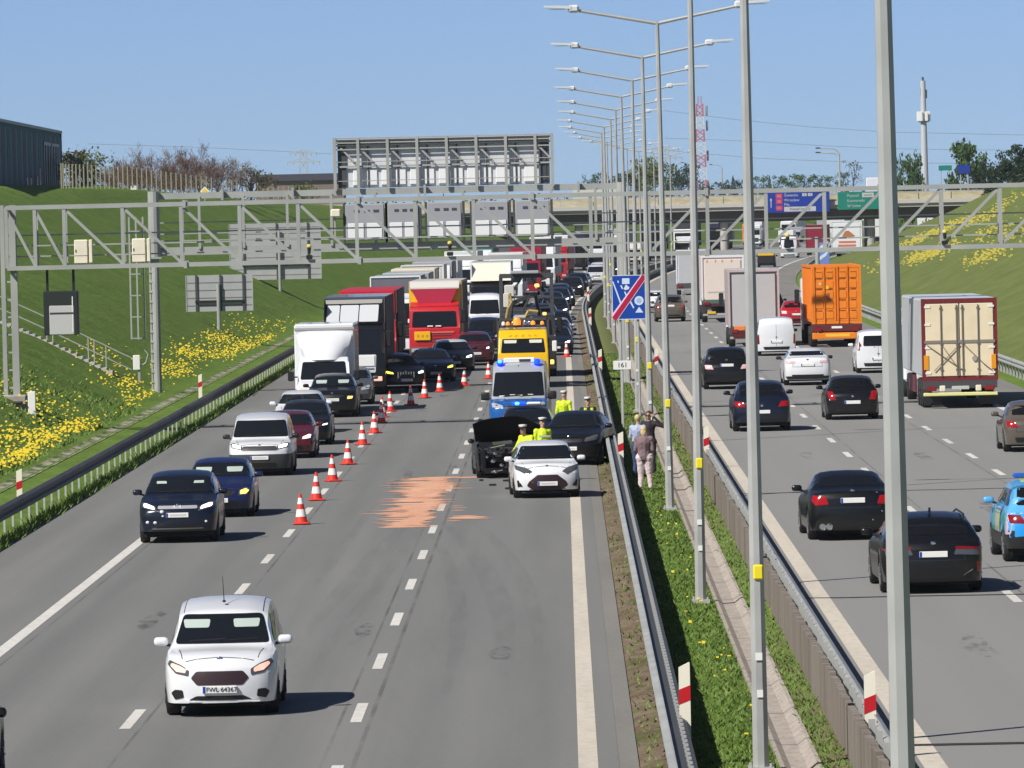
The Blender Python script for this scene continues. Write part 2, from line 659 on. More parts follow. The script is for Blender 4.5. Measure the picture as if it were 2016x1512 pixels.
for s, wd in ((91.6, .055), (126.6, .035), (173.0, .03)):
    cross_joint("pavement_joint", s, 4.0, 17.3, LIFT, wd, -.6)
def L_seam():
    q = NT("paving_seam", rough=.95, spec=.1)
    n = q.noise(q.mapping(q.uv(), (1, .25, 1)), 1.0, 4)
    q.color((.11, .095, .08))
    q.alpha(q.rng(n, .38, .68, .03, .34))
    return q.m
SEAM = L_seam()
for nm, x, wd, lf in (("paving_seam", -3.02, .07, 0), ("paving_seam", -3.47, .05, 0), ("paving_seam", -6.42, .05, 0), ("paving_seam", -9.75, .04, 0), ("paving_seam", 8.3, .05, LIFT), ("paving_seam", 11.15, .05, LIFT)):
    sweep(nm, [(x - wd / 2, .0025), (x + wd / 2, .0025)], 60, 700, SEAM, closed=False, kind="structure", lift=lf)
def L_worn():
    q = NT("worn_patch", rough=.95, spec=.1)
    p = q.pos()
    n = q.noise(q.mapping(p, (3.5, .8, 1)), 1.0, 5, .7)
    q.color((.055, .055, .06))
    q.alpha(q.rng(n, .45, .7, 0, .42))
    return q.m
WORN = L_worn()
for i, (x, ss, hx, hs) in enumerate(((-3.75, 125.5, .16, 2.2), (-4.55, 199, .14, 4), (-4.8, 193, .1, 4), (-3.35, 203.5, .12, 2), (-7.9, 130, .2, 3), (-1.2, 118, .2, 2), (-5.4, 262, .25, 4), (-4.9, 281, .2, 3), (6.6, 112, .25, 3), (9.9, 162, .2, 4), (10.1, 196, .2, 4), (6.9, 198, .2, 3), (12.6, 176, .3, 5))):
    m = MB()
    z = prof(ss) + (LIFT if x > 2 else 0) + .0045
    m.add([(x + hx * math.cos(k * .785) * (1 + .25 * ((k * 5) % 3 - 1)), ss + hs * math.sin(k * .785), z) for k in range(8)], [tuple(range(8))])
    m.build("worn_patch", WORN, kind="structure")
sweep("drainage_gutter", [(2.76, -.1), (2.74, .10), (2.80, .10), (2.90, .035), (3.12, .035), (3.24, .12), (3.30, .12), (3.30, -.1)], 60, 900, GUTTER, kind="structure")
sweep("left_drainage_gutter", [(-16.15, -.1), (-16.15, .10), (-16.05, .07), (-15.78, .05), (-15.68, .07), (-15.68, -.1)], 60, 900, MOSSY, kind="structure")

# ---- sand, skid marks and debris on the left carriageway
def L_sand():
    q = NT("brick_red_absorbent_sand", rough=1.0, spec=.05)
    p = q.pos()
    n = q.noise(q.mapping(p, (1.1, .55, 1)), 1.0, 6, .7)
    f = q.noise(q.mapping(p, (14, 5, 1)), 1.0, 4, .7)
    c = q.mix(q.rng(n, .3, .7), (.64, .32, .205), (.80, .48, .34))
    q.color(q.mix(q.rng(f, .4, .7, 0, .25), c, (.44, .24, .16)))
    q.alpha(q.math('MULTIPLY', q.rng(n, .20, .44, .45, 1.0), q.rng(f, .30, .50, .7, 1.0)))
    return q.m
SAND = L_sand()
def sand():
    """swept rows of sand, each with its own ragged ends that thin out to single streaks"""
    rr = random.Random(21)
    m = MB()
    def row(x0, x1, s, d):
        k = 7
        vs, fs = [], []
        for i in range(k + 1):
            t = i / k
            w_ = d * (.12 + .88 * math.sin(math.pi * min(1, max(0, t * 1.0))) ** .45)
            x = x0 + (x1 - x0) * t
            j = rr.uniform(-.06, .06)
            vs += [(x, s - w_ / 2 + j, prof(s) + .0065), (x, s + w_ / 2 + j, prof(s) + .0065)]
            if i:
                fs.append((2 * i - 2, 2 * i, 2 * i + 1, 2 * i - 1))
        m.add(vs, fs)
    s = 166.2
    while s < 196.5:
        f = (s - 166.2) / 30.3
        l = -4.50 + .10 * math.sin(s * .9) + rr.uniform(-.32, .18) + (.25 if f < .1 else 0)
        r_ = -3.28 + .14 * math.sin(s * .6 + 1) + rr.uniform(-.12, .16) + (-.25 if f < .12 else (.12 if f > .55 else 0))
        d = rr.uniform(.55, 1.0)
        if rr.random() < .10:
            l += .6
        row(l, r_, s, d)
        if rr.random() < .30:
            row(l - rr.uniform(.2, .55), l + .3, s + .2, .22)
        if rr.random() < .25:
            row(r_ - .2, r_ + rr.uniform(.15, .4), s - .2, .25)
        s += d * .80
    for s0, x0, x1, d in ((196.0, -4.6, -1.75, .55), (195.6, -3.2, -2.4, .4), (170.6, -2.95, -2.0, .9), (169.9, -3.05, -1.85, .5), (171.4, -2.9, -2.25, .5), (174.6, -2.95, -2.6, .35), (176.0, -2.95, -2.55, .3), (177.2, -3.0, -2.65, .3), (168.8, -3.0, -2.6, .3)):
        row(x0, x1, s0, d)
    m.build("absorbent_sand", SAND, kind="stuff")
sand()
def L_skid():
    q = NT("tyre_skid_mark", rough=.9, spec=.1)
    p = q.pos()
    n = q.noise(q.mapping(p, (3.0, .25, 1)), 1.0, 4)
    q.color((.05, .05, .053))
    q.alpha(q.rng(n, .35, .8, .0, .085))
    return q.m
SKID = L_skid()
def skid(pts, wd):
    m = MB()
    vs, fs = [], []
    for i, (x, s) in enumerate(pts):
        f = wd * (0.35 + .65 * math.sin(math.pi * (i + .3) / (len(pts) - .4)))
        vs += [(x - f / 2, s, prof(s) + .0055), (x + f / 2, s, prof(s) + .0055)]
        if i:
            fs.append((2 * i - 2, 2 * i - 1, 2 * i + 1, 2 * i))
    m.add(vs, fs)
    m.build("skid_mark", SKID, kind="structure")
def bez(a, b, c, n=12):
    return [((1 - t) ** 2 * a[0] + 2 * t * (1 - t) * b[0] + t * t * c[0], (1 - t) ** 2 * a[1] + 2 * t * (1 - t) * b[1] + t * t * c[1]) for t in [i / n for i in range(n + 1)]]
skid(bez((-4.9, 118), (-4.4, 150), (-3.9, 170)), .45)
skid(bez((-4.3, 116), (-3.9, 140), (-3.5, 168)), .3)
skid(bez((-1.1, 112), (-1.1, 140), (-2.9, 166)), .5)
skid(bez((-.55, 118), (-.7, 146), (-2.3, 168)), .35)
skid(bez((-2.0, 108), (-1.8, 135), (-3.2, 162)), .35)
skid(bez((-3.9, 121), (-3.7, 124), (-3.6, 127)), .25)
skid(bez((-4.9, 196), (-4.75, 202), (-4.6, 210)), .3)
skid(bez((-5.2, 140), (-5.15, 160), (-5.0, 178)), .3)
for x, s, a in ((-2.05, 189.6, .10), (-1.55, 187.0, .14), (-1.62, 192.4, .17), (-1.3, 191.6, .1), (-2.4, 193.0, .06)):
    d = MB()
    d.extrude([(-a, -a * .5), (a * .8, -a * .6), (a, a * .3), (-a * .4, a * .55)], 'z', 0, .05)
    o = d.build("debris", BLACK)
    o.location = (x, s, prof(s) + .006)
    tag(o, "small black plastic fragment lying on the grey asphalt in front of the crashed car", "debris", "broken fragments in front of the crashed car")

# ---- guard rails
def wbeam(x, side, z0, k=1.0):
    """closed W section; side = +1: its folded face looks to +x"""
    p = [(0, 0), (.075, .05), (.075, .10), (.01, .135), (.01, .175), (.075, .21), (.075, .26), (0, .31)]
    out = [(x + side * a, z0 + b * k) for a, b in p]
    back = [(x + side * (a - .022), z0 + b * k) for a, b in reversed(p)]
    return out + back
def rail_posts(parent, x, s0, step, zt, lift, count=100, wd=.10, zb=-.15, m=None, smax=900, gz=False):
    mesh = None
    k, s, rest = 0, s0, MB()
    m = m or STEEL_DULL
    while s < smax:
        h = prof(s) + lift
        if k < count:
            if mesh is None:
                q = MB()
                q.box(-wd / 2, wd / 2, -.04, .04, zb, zt)
                o = q.build("post", m, parent)
                mesh = o.data
            else:
                o = bpy.data.objects.new("post", mesh)
                link(o, parent)
            o.location = (x + off(s), s, h)
        else:
            xx = x + off(s)
            rest.box(xx - wd / 2, xx + wd / 2, s - .04, s + .04, h + zb, h + zt)
        s += step
        k += 1
    if rest.v:
        o = rest.build("post", m, parent, kind="stuff")
g = thing("guard_rail", "steel guard rail with dark shaded back along the left grass verge", "guard rail", (0, 0, 0))
RAIL_DARK = mat("shaded_beam_steel", (.11, .112, .12), .65, .1, vary=.2, vscale=.7)  # shade on the beam's road side, put into the steel colour
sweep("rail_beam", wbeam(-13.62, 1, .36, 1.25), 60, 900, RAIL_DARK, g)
rail_posts(g, -13.74, 150, 2.6, .66, 0, 100, .05, m=mat("pale_zinc", (.45, .46, .45), .6, .1))
g = thing("guard_rail", "double sided galvanised guard rail on the left edge of the grass median", "guard rail", (0, 0, 0))
sweep("rail_beam", wbeam(1.24, -1, .63, .42), 60, 900, STEEL_DULL, g)
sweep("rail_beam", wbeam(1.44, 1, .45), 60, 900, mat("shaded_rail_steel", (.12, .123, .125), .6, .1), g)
sweep("gap_shade_fill", [(1.262, .08), (1.262, .68), (1.42, .68), (1.42, .08)], 60, 900, STEEL_DARK, g)  # dark box added to stand for the shaded gap between the beams
rail_posts(g, 1.425, 82, .7, .79, 0, 100, .05, zb=.5, m=STEEL_DULL)
g = thing("guard_rail", "guard rail backed by brown vertical boards on the right edge of the median", "guard rail", (0, 0, 0))
sweep("rail_beam", wbeam(3.92, 1, .28), 60, 900, STEEL, g, lift=LIFT)
def L_board():
    q = NT("brown_boarding", rough=.9, spec=.15)
    uv = q.uv()
    n = q.noise(q.mapping(uv, (1, 4.5, 1)), 1.0, 3)
    k = q.noise(q.mapping(uv, (1, .4, 1)), 1.0, 3)
    c = q.mix(q.rng(n, .3, .7), (.15, .125, .105), (.28, .245, .215))
    q.color(q.mix(q.rng(k, .4, .7, 0, .4), c, (.31, .29, .27)))
    return q.m
BOARD = L_board()
def boards():
    m = MB()
    s = 70.0
    rr = random.Random(5)
    while s < 420:
        d = .22 if s < 220 else .6
        x = 3.74 + off(s)
        z = prof(s)
        t = .86 + rr.uniform(-.03, .03)
        e = rr.uniform(0, .025)
        m.box(x - .06 - e, x + .02, s, s + d * .86, z - .1, z + t)
        s += d
    vs = [(p[0], p[1], p[2]) for p in m.v]
    o = m.build("boarding", BOARD, g)
    me = o.data
    uvl = me.uv_layers.new(name="road")
    idx = np.empty(len(me.loops), dtype=np.int32)
    me.loops.foreach_get("vertex_index", idx)
    co = np.array([(q.co.x, q.co.y) for q in me.vertices], dtype=np.float32)
    uvl.data.foreach_set("uv", co[idx].ravel())
boards()
sweep("backing_board", [(3.70, -.1), (3.70, .80), (3.77, .80), (3.77, -.1)], 60, 900, BOARD, g)
rail_posts(g, 3.86, 81, 2.0, .56, LIFT, 100, .09)
g = thing("guard_rail", "pale galvanised guard rail at the foot of the right hand bank", "guard rail", (0, 0, 0))
sweep("rail_beam", wbeam(17.95, -1, .42), 60, 900, STEEL, g, lift=LIFT)
rail_posts(g, 18.06, 200, 2.0, .70, LIFT, 100, .09)
# ================================================================== LAMP POSTS
LAMP_GLASS = mat("lamp_glass", (.75, .78, .80), .2)
YELLOW = mat("yellow_sticker", (.80, .68, .02), .5)
def make_lamp_post():
    t = thing("lamp_post", "x", "lamp post", (0, 0, 0))
    m = MB()
    n = 8
    m.tube((0, 0, -.2), (0, 0, 12.0), .115, .052, 8, ph=R(22.5))
    m.build("pole", STEEL, t)
    m = MB()
    m.box(-.17, .17, -.17, .17, -.05, .03)
    for a in (-.13, .13):
        for b in (-.13, .13):
            m.tube((a, b, .03), (a, b, .08), .02, n=6)
    m.build("base_plate", STEEL_DULL, t)
    for sx in (-1, 1):
        m = MB()
        m.tube((0, 0, 11.96), (sx * 2.1, 0, 12.36), .045, .036, 8)
        a = m.build("arm", STEEL_DULL, t)
        m = MB()
        m.bbox(sx * 2.05 - .14, sx * 2.05 + .14, -.12, .12, 12.28, 12.47, .05)
        m.extrude([(sx * 2.10, 12.37), (sx * 2.78, 12.42), (sx * 2.78, 12.47), (sx * 2.10, 12.45)], 'y', -.13, .13)
        h = m.build("lamp_head", mat("lamp_head_grey", (.62, .64, .66), .35), a)
        m = MB()
        m.box(min(sx * 2.25, sx * 2.7), max(sx * 2.25, sx * 2.7), -.10, .10, 12.365, 12.38)
        m.build("diffuser", LAMP_GLASS, a)
    m = MB()
    m.bbox(-.05, .085, -.128, -.085, 2.50, 2.70, .02)
    m.build("sticker", YELLOW, t, label="yellow number sticker")
    m = MB()
    m.box(-.045, .045, -.122, -.113, 1.44, 1.54)
    m.build("sticker", WHITE, t, label="white sticker")
    m = MB()
    m.box(-.035, .045, -.122, -.115, .95, 1.05)
    m.build("sticker", WHITE, t, label="white sticker")
    return t
lamp0 = make_lamp_post()
ORD = ["nearest", "second", "third", "fourth", "fifth", "sixth", "seventh", "eighth", "ninth", "tenth", "eleventh", "twelfth", "thirteenth", "fourteenth", "fifteenth", "sixteenth", "seventeenth", "eighteenth", "nineteenth", "twentieth"]
LS = [51.5, 91.0, 130.3, 170.3, 210] + [249.8 + 39.8 * i for i in range(13)]
for i, s in enumerate(LS):
    o = lamp0 if i == 0 else copy_tree(lamp0)
    x = 2.47 if i < 3 else 2.47 + min(.22, .05 * (i - 2))
    o.location = (x + off(s), s, prof(s) + (.12 if s < 300 else .08))
    o.rotation_euler = (0, R(.25) * ((i * 7) % 3 - 1), -yaw_at(s))
    o["label"] = "tall grey double-armed lamp post in the median, %s from the camera" % ORD[i]
    o["group"] = "double-armed lamp posts in the median"

# ================================================================== SIGN GANTRIES
GANTRY = mat("gantry_zinc", (.36, .372, .356), .6, .12, vary=.12, vscale=.6)
def gantry_truss():
    s = 242.0
    t = thing("sign_gantry", "grey lattice truss gantry without large panels spanning both carriageways in front", "gantry", (0, s, 0))
    za, zb = 6.13, 8.25
    XL, XR, XM = -19.45, 23.6, 2.05
    for y, nm in ((0, 0), (1.15, 1)):
        for z in (za, zb):
            m = MB()
            m.beam((XL, y, z), (XR, y, z), .155 if y == 0 else .11)
            for xx in (-13.2, -7.1, -1.0, 5.1, 11.2, 17.3):
                m.box(xx - .06, xx + .06, y - .14, y + .14, z - .13, z + .13)
            m.build("chord", GANTRY, t)
    nL, step = 10, 2.05
    nodes = [XL + .0, -18.45, -17.42] + [-17.42 + step * k for k in range(1, 10)]
    nodesR = [2 * XM - x for x in nodes]
    k = 0
    for side, ns in ((1, nodes), (-1, nodesR)):
        for i, x in enumerate(ns):
            for y in (0, 1.15):
                m = MB()
                m.beam((x, y, za), (x, y, zb), .125 if y == 0 else .06)
                m.build("upright", GANTRY, t)
            if i + 1 < len(ns):
                m = MB()
                m.beam((x, .02, zb - .05), (ns[i + 1], .02, za + .05), .10)
                m.build("diagonal_brace", GANTRY, t)
            m = MB()
            m.beam((x, 0, za), (x, 1.15, za), .08)
            m.beam((x, 0, zb), (x, 1.15, zb), .08)
            m.build("cross_member", GANTRY, t)
    for f in (.54, .365, .19):
        m = MB()
        m.beam((XL, .62, za + f * (zb - za)), (XR, .62, za + f * (zb - za)), .05)
        m.build("railing", GANTRY, t)
    m = MB()
    m.box(XL, XR, .25, 1.05, za - .02, za + .03)
    m.build("walkway", STEEL_DULL, t)
    for sx, x in ((1, XL), (-1, XR)):
        zg = ground_z(x, s) - .4
        for dx in (-.13, .25):
            m = MB()
            m.beam((x + dx - .06, .5, zg), (x + dx - .06, .5, zb + .1), .24 if dx > 0 else .15)
            m.build("column", GANTRY, t)
        m = MB()
        z = zg + .8
        while z < zb - .5:
            m.beam((x - .2, .5, z), (x + .2, .5, z), .06)
            z += .62
        m.build("rungs", GANTRY, t)
        m = MB()
        m.bbox(x - .45, x + .55, .1, .9, zg - .2, zg + .55, .05)
        m.build("footing", CONC, t)
    return t
gantry_truss()
def cab_box(x, z):
    s = 242.0
    t = thing("control_cabinet", "x", "cabinet", (x, s + .25, z))
    m = MB()
    m.bbox(-.24, .24, -.12, .20, 0, .84, .03)
    m.box(-.24, .24, -.128, -.12, .275, .29, 1)
    m.box(-.2, -.165, -.135, -.12, .40, .50, 1)
    m.build("housing", [CREAM, STEEL_DARK], t)
    m = MB()
    m.bbox(.28, .40, -.10, .20, .02, .84, .02)
    m.build("side_unit", CREAM, t)
    return t
o = cab_box(-16.86, 6.24)
o["label"] = "cream control cabinet on the front truss gantry, farther from the ladder"
o["group"] = "cream cabinets on the gantry"
o = cab_box(-14.83, 6.24)
o["label"] = "cream control cabinet on the front truss gantry, in front of the ladder"
o["group"] = "cream cabinets on the gantry"
# hanging box below the truss
t = thing("hanging_sign_box", "black variable sign box with grey door hanging on two rods below the gantry", "sign box", (-17.6, 242.1, 3.75))
m = MB()
m.bbox(-.62, .60, -.05, .5, .0, 1.55, .03)
m.build("housing", mat("black_enamel", (.022, .028, .026), .45), t)
m = MB()
m.bbox(-.42, .44, -.075, -.045, .02, 1.04, .02)
m.box(-.40, .42, -.085, -.07, .74, .80, 1)
m.build("door", [mat("pale_grey_panel", (.50, .50, .50), .5), DARKGREY], t)
for x in (-.48, .44):
    m = MB()
    m.beam((x, .2, 1.5), (x, .2, 2.38), .09)
    m.build("hanger_rod", BLACK, t)
m = MB()
m.beam((.40, -.06, .1), (.40, -.06, 1.35), .035)
m.build("cable_duct", WHITE, t)
# yellow topped sensors on the truss
for i, (x, z, dark) in enumerate(((-8.85, 6.42, 1), (-3.92, 6.42, 1), (13.4, 6.42, 1), (7.9, 6.42, 1))):
    t = thing("traffic_sensor", ["yellow topped radar sensor on the truss, in front of the grey sign back", "yellow topped radar sensor on the truss, below the white boxes of the display board",
                                 "yellow topped radar sensor on the truss, before the flowering bank", "yellow topped radar sensor on the truss, above the right lanes near the dark red truck"][i], "sensor", (x, 241.86, z), 0, "radar sensors on the truss gantry")
    m = MB()
    m.ball((0, 0, .25), .085, .085, .075)
    m.build("cap", mat("sensor_yellow", (.72, .58, .12), .5), t)
    m = MB()
    m.tube((0, 0, 0), (0, 0, .21), .05, .07, 8)
    m.bbox(-.11, .11, -.05, .12, -.20, -.06, .02)
    m.build("body", BLACK, t)

def gantry_board():
    s = 290.0
    t = thing("sign_gantry", "grey box gantry behind the truss carrying the large display board over the left carriageway", "gantry", (0, s, 0))
    XL, XR = -17.1, 2.55
    for z, h in ((8.74, .26), (8.36, .10), (6.42, .34)):
        m = MB()
        m.beam((XL, .25, z), (XR, .25, z), .22, h)
        m.build("chord", GANTRY, t)
    for z in (7.62, 7.15, 6.86):
        m = MB()
        m.beam((XL, .7, z), (XR, .7, z), .045)
        m.build("railing", GANTRY, t)
    x = XL + 1.9
    while x < XR - .3:
        m = MB()
        m.beam((x, .12, 6.5), (x, .12, 8.7), .11)
        m.build("upright", GANTRY, t)
        x += 1.85
    for xx in (-14.2, -11.25, -5.7, .75):
        m = MB()
        m.box(xx - .05, xx + .05, -.2, .2, 8.52, 8.98)
        m.build("flange", GANTRY, t)
    m = MB()
    m.tube((XL, 0, -.3), (XL, 0, 6.2), .17, n=12)
    m.tube((XL, 0, 6.2), (XL, 0, 8.95), .26, .24, n=12)
    m.box(XL - .3, XL + .3, -.3, .3, 6.12, 6.2)
    m.build("column", GANTRY, t)
    m = MB()
    m.tube((XR, 0, -.1), (XR, 0, 8.9), .2, .2, n=12)
    m.build("column", GANTRY, t)
    m = MB()
    m.bbox(XL - .6, XL + .6, -.6, .6, -.4, .35, .05)
    m.build("footing", CONC, t)
    # rack of vertical cable on the column
    m = MB()
    m.beam((XL - .22, -.05, .1), (XL - .22, -.05, 6.1), .07)
    z = .5
    while z < 6.2:
        m.box(XL - .26, XL - .12, -.12, 0, z, z + .10)
        z += .42
    m.build("cable_rack", STEEL_DULL, t)
    return t
gantry_board()
t = thing("access_ladder", "galvanised caged ladder hanging beside the column of the box gantry", "ladder", (-17.9, 290.4, 0))
m = MB()
for x in (-.28, .02, .30):
    m.beam((x, 0 if x != .02 else -.25, 2.75), (x, 0 if x != .02 else -.25, 7.9), .07)
m.build("rail", GANTRY, t)
m = MB()
z = 2.8
while z < 7.7:
    m.beam((-.30, -.02, z), (.32, -.02, z), .05)
    z += .9
m.build("rungs", GANTRY, t)

# the display board, seen from behind
PANEL = mat("pale_sheet", (.62, .63, .66), .5, vary=.06, vscale=1.5)
def display_board():
    s = 290.0
    X0, X1 = -9.45, -.32
    t = thing("display_board", "large variable message display board seen from behind with open steel frame", "display board", (0, s, 0))
    m = MB()
    m.box(X0 + .12, X1 - .12, .22, .28, 8.9, 10.95)
    m.build("back_sheet", PANEL, t)
    m = MB()
    m.box(X0 + .02, X1 - .02, -.03, .2, 10.66, 10.72)
    m.box(X0 + .02, X1 - .02, -.03, .2, 10.86, 10.93)
    for xx in (X0 + .12, X1 - .50):
        m.box(xx, xx + .34, .14, .20, 8.9, 10.80)
    m.build("dark_lining", STEEL_DARK, t)
    for xe in (X0, X1):
        m = MB(); m.beam((xe, 0, 8.8), (xe, 0, 11.02), .13); m.build("end_post", GANTRY, t)
    m = MB()
    for z in (10.98, 10.80, 10.52):
        m.beam((X0, 0, z), (X1, 0, z), .055)
    m.beam((X0 + .1, .1, 9.80), (X1 - .1, .1, 9.80), .075)
    for z in (9.20, 10.0):
        m.beam((X0, .0, z), (X1, .0, z), .03)
    m.build("cross_rail", GANTRY, t)
    xs = [X0 + .98 + 1.24 * k for k in range(7)]
    for x in xs:
        m = MB()
        m.beam((x, -.02, 8.85), (x, -.02, 11.0), .12)
        m.build("upright", GANTRY, t)
    for x in xs[:]:
        m = MB()
        m.beam((x + .42, .14, 8.9), (x + .42, .14, 10.7), .06)
        m.build("rear_upright", STEEL_DARK, t)
    for x in xs + [X0 + .2]:
        m = MB()
        m.beam((x + .05, .06, 10.6), (x + .75, .06, 9.85), .075)
        m.build("diagonal_brace", GANTRY, t)
    for k in range(14):
        m = MB()
        x = X0 + .75 + k * .60
        m.bbox(x, x + .42, .15, .215, 8.95, 9.70, .02)
        m.build("rear_cover", mat("white_sheet", (.78, .79, .80), .5), t)
    return t
display_board()
for k, (x0, x1) in enumerate(((-9.05, -7.42), (-7.28, -5.98), (-5.62, -4.18), (-3.72, -2.22), (-1.92, -.48))):
    t = thing("display_cabinet", ["leftmost white display cabinet below the board, beside the gantry's camera", "second white display cabinet from the left below the display board", "middle one of the five white display cabinets below the board",
              "fourth white display cabinet from the left below the display board", "rightmost white display cabinet below the display board, next to the open truss"][k], "display cabinet", (0, 289.86, 0), 0, "display cabinets on the box gantry")
    m = MB()
    m.bbox(x0, x1, -.1, .45, 6.70, 8.22, .03)
    m.build("housing", mat("cabinet_grey", (.33, .34, .37), .5), t)
    m = MB()
    w_ = x1 - x0
    for a, b in ((.06, .47), (.55, .94)):
        m.bbox(x0 + a * w_, x0 + b * w_, -.13, -.10, 6.74, 7.42, .012)
    m.build("door", mat("white_sheet"), t)
    m = MB()
    for a in (.22, .48, .72):
        m.box(x0 + a * w_, x0 + (a + .14) * w_, -.12, -.1, 7.88, 7.98)
    m.build("vents", STEEL_DARK, t)
    for xx in (x0 - .10, x1 + .03):
        m = MB(); m.box(xx, xx + .09, -.05, .5, 6.6, 8.25); m.build("bracket", STEEL_DARK, t)
t = thing("surveillance_camera", "cream camera housing on the box gantry left of the display cabinets", "camera", (-9.5, 289.7, 7.7))
m = MB()
m.bbox(-.16, .26, -.2, .25, 0, .34, .05)
m.build("housing", CREAM, t)
m = MB()
m.beam((0, .1, -.9), (0, .1, 0), .06)
m.build("bracket", GANTRY, t)

# ---- two direction signs seen from behind, on the bank
SIGNBACK = mat("sign_back_grey", (.44, .445, .45), .45, .2, vary=.06, vscale=1.2)
def sign_back(label, x, s, wd, zb, zt, postx):
    t = thing("road_sign", label, "road sign", (x + off(s), s, prof(s)))
    m = MB()
    m.box(-wd / 2, wd / 2, 0, .04, zb, zt)
    z = zb + .3
    while z < zt - .1:
        m.box(-wd / 2, wd / 2, -.012, 0, z, z + .045, 1)
        z += .42
    for xx in (-wd / 2, wd / 2 - .05):
        m.box(xx, xx + .05, -.03, .05, zb, zt, 2)
    m.build("panel", [SIGNBACK, mat("sign_rib", (.16, .165, .17), .5), STEEL_DULL], t)
    for f in (-.34, .02, .36):
        m = MB()
        m.box(f * wd - .06, f * wd + .06, -.09, -.03, zb, zt)
        m.build("rib", STEEL_DARK, t)
    m = MB()
    m.box(-.36 * wd, .36 * wd, -.16, -.09, zb + .24 * (zt - zb), zb + .24 * (zt - zb) + .13)
    m.build("bracket", BLACK, t)
    m = MB()
    zg = ground_z(x + postx, s) - prof(s)
    m.tube((postx, -.2, zg - .3), (postx, -.2, zt - .5), .11, .10, 10)
    m.build("post", GANTRY, t)
sign_back("smaller grey back of a road sign on a single post on the left bank", -18.9, 380, 3.70, 2.1, 4.1, -.05)
sign_back("larger grey back of a direction sign on the left bank behind the truss", -20.7, 490, 6.52, 2.55, 6.55, .3)

# ---- stairs with railing on the left bank, cabinets, posts
def bank_stairs():
    t = thing("bank_stairs", "concrete stairs with galvanised railing descending the left bank behind the gantry", "stairs", (0, 0, 0))
    s = 288.0
    p0, p1 = (-24.3, 3.75), (-18.9, .68)
    n = 22
    m = MB()
    for i in range(n):
        f = i / n
        x = p0[0] + (p1[0] - p0[0]) * f
        z = ground_z(x + .14, s)
        m.box(x, x + .31, s - .5, s + .5, z - .25, z + .10)
    m.build("steps", mat("pale_concrete", (.47, .46, .43), .9, vary=.15, vscale=2), t)
    for yy, nm in ((-.5, 0), (.55, 1)):
        rail = MB()
        for h in (.55, 1.05):
            for i in range(n):
                xa = p0[0] + (p1[0] + .8 - p0[0]) * i / n
                xb = p0[0] + (p1[0] + .8 - p0[0]) * (i + 1) / n
                rail.tube((xa, s + yy, ground_z(xa, s) + h), (xb, s + yy, ground_z(xb, s) + h), .028, n=6)
        if nm == 1:
            rail.build("railing", GANTRY, t)
            for i in (3, 4, 11, 12, 18, 19, 21):
                xa = p0[0] + (p1[0] - p0[0]) * i / n
                m = MB()
                m.tube((xa, s + yy, ground_z(xa, s) - .1), (xa, s + yy, ground_z(xa, s) + 1.05), .03, n=6)
                m.build("baluster", GANTRY, t)
bank_stairs()
t = thing("utility_cabinet", "white utility cabinet with conduit at the foot of the bank stairs", "cabinet", (-18.1, 292, ground_z(-18.1, 292)))
m = MB(); m.bbox(-.14, .16, -.12, .12, .45, 1.08, .02); m.build("housing", WHITE, t)
m = MB(); m.beam((.1, 0, -.2), (.1, 0, .5), .1); m.path([(.16, 0, .6), (.4, 0, .75), (.5, 0, 1.1), (.35, 0, 1.3)], .03); m.build("conduit", GANTRY, t)
t = thing("utility_cabinet", "white slim cabinet beside the dark pile near the front gantry's foot", "cabinet", (-18.55, 240, ground_z(-18.55, 240)))
m = MB(); m.bbox(-.13, .14, -.1, .1, -.1, .78, .02); m.build("housing", WHITE, t)
t = thing("cable_pit", "low black cable pit half sunk at the foot of the front gantry", "cable pit", (-18.95, 240.6, ground_z(-18.95, 240.6)))
m = MB(); m.bbox(-.6, .35, -.5, .4, -.3, .16, .04); m.build("walls", BLACK, t)
m = MB(); m.bbox(-.62, .0, -.52, .42, .16, .22, .01); m.build("cover", DARKGREY, t)

# ---- delineator posts, cones, kilometre plate, end-of-lane sign
DCREAM = mat("delineator_cream", (.80, .76, .64), .5)
def delineator():
    t = thing("delineator_post", "x", "delineator post", (0, 0, 0))
    m = MB()
    def ring(z0, z1, mi, e=0.0):
        m.extrude([(-.075 - e, -.04 - e), (.075 + e, -.04 - e), (.06 + e, .04 + e), (-.06 - e, .04 + e)], 'z', z0, z1, mi)
    vs = [(-.075, -.04, .0), (.075, -.04, .0), (.06, .04, 0), (-.06, .04, 0), (-.075, -.04, 1.0), (.075, -.04, 1.06), (.06, .04, 1.06), (-.06, .04, 1.0)]
    m.add(vs, [(3, 2, 1, 0), (4, 5, 6, 7), (0, 1, 5, 4), (1, 2, 6, 5), (2, 3, 7, 6), (3, 0, 4, 7)])
    m.build("post", DCREAM, t)
    m = MB()
    vs = [(-.078, -.044, .50), (.078, -.044, .56), (.063, .044, .56), (-.063, .044, .50), (-.078, -.044, .70), (.078, -.044, .76), (.063, .044, .76), (-.063, .044, .70)]
    m.add(vs, [(3, 2, 1, 0), (4, 5, 6, 7), (0, 1, 5, 4), (1, 2, 6, 5), (2, 3, 7, 6), (3, 0, 4, 7)])
    m.build("reflector_band", mat("reflector_red", (.50, .01, .015), .35), t)
    return t
d0 = delineator()
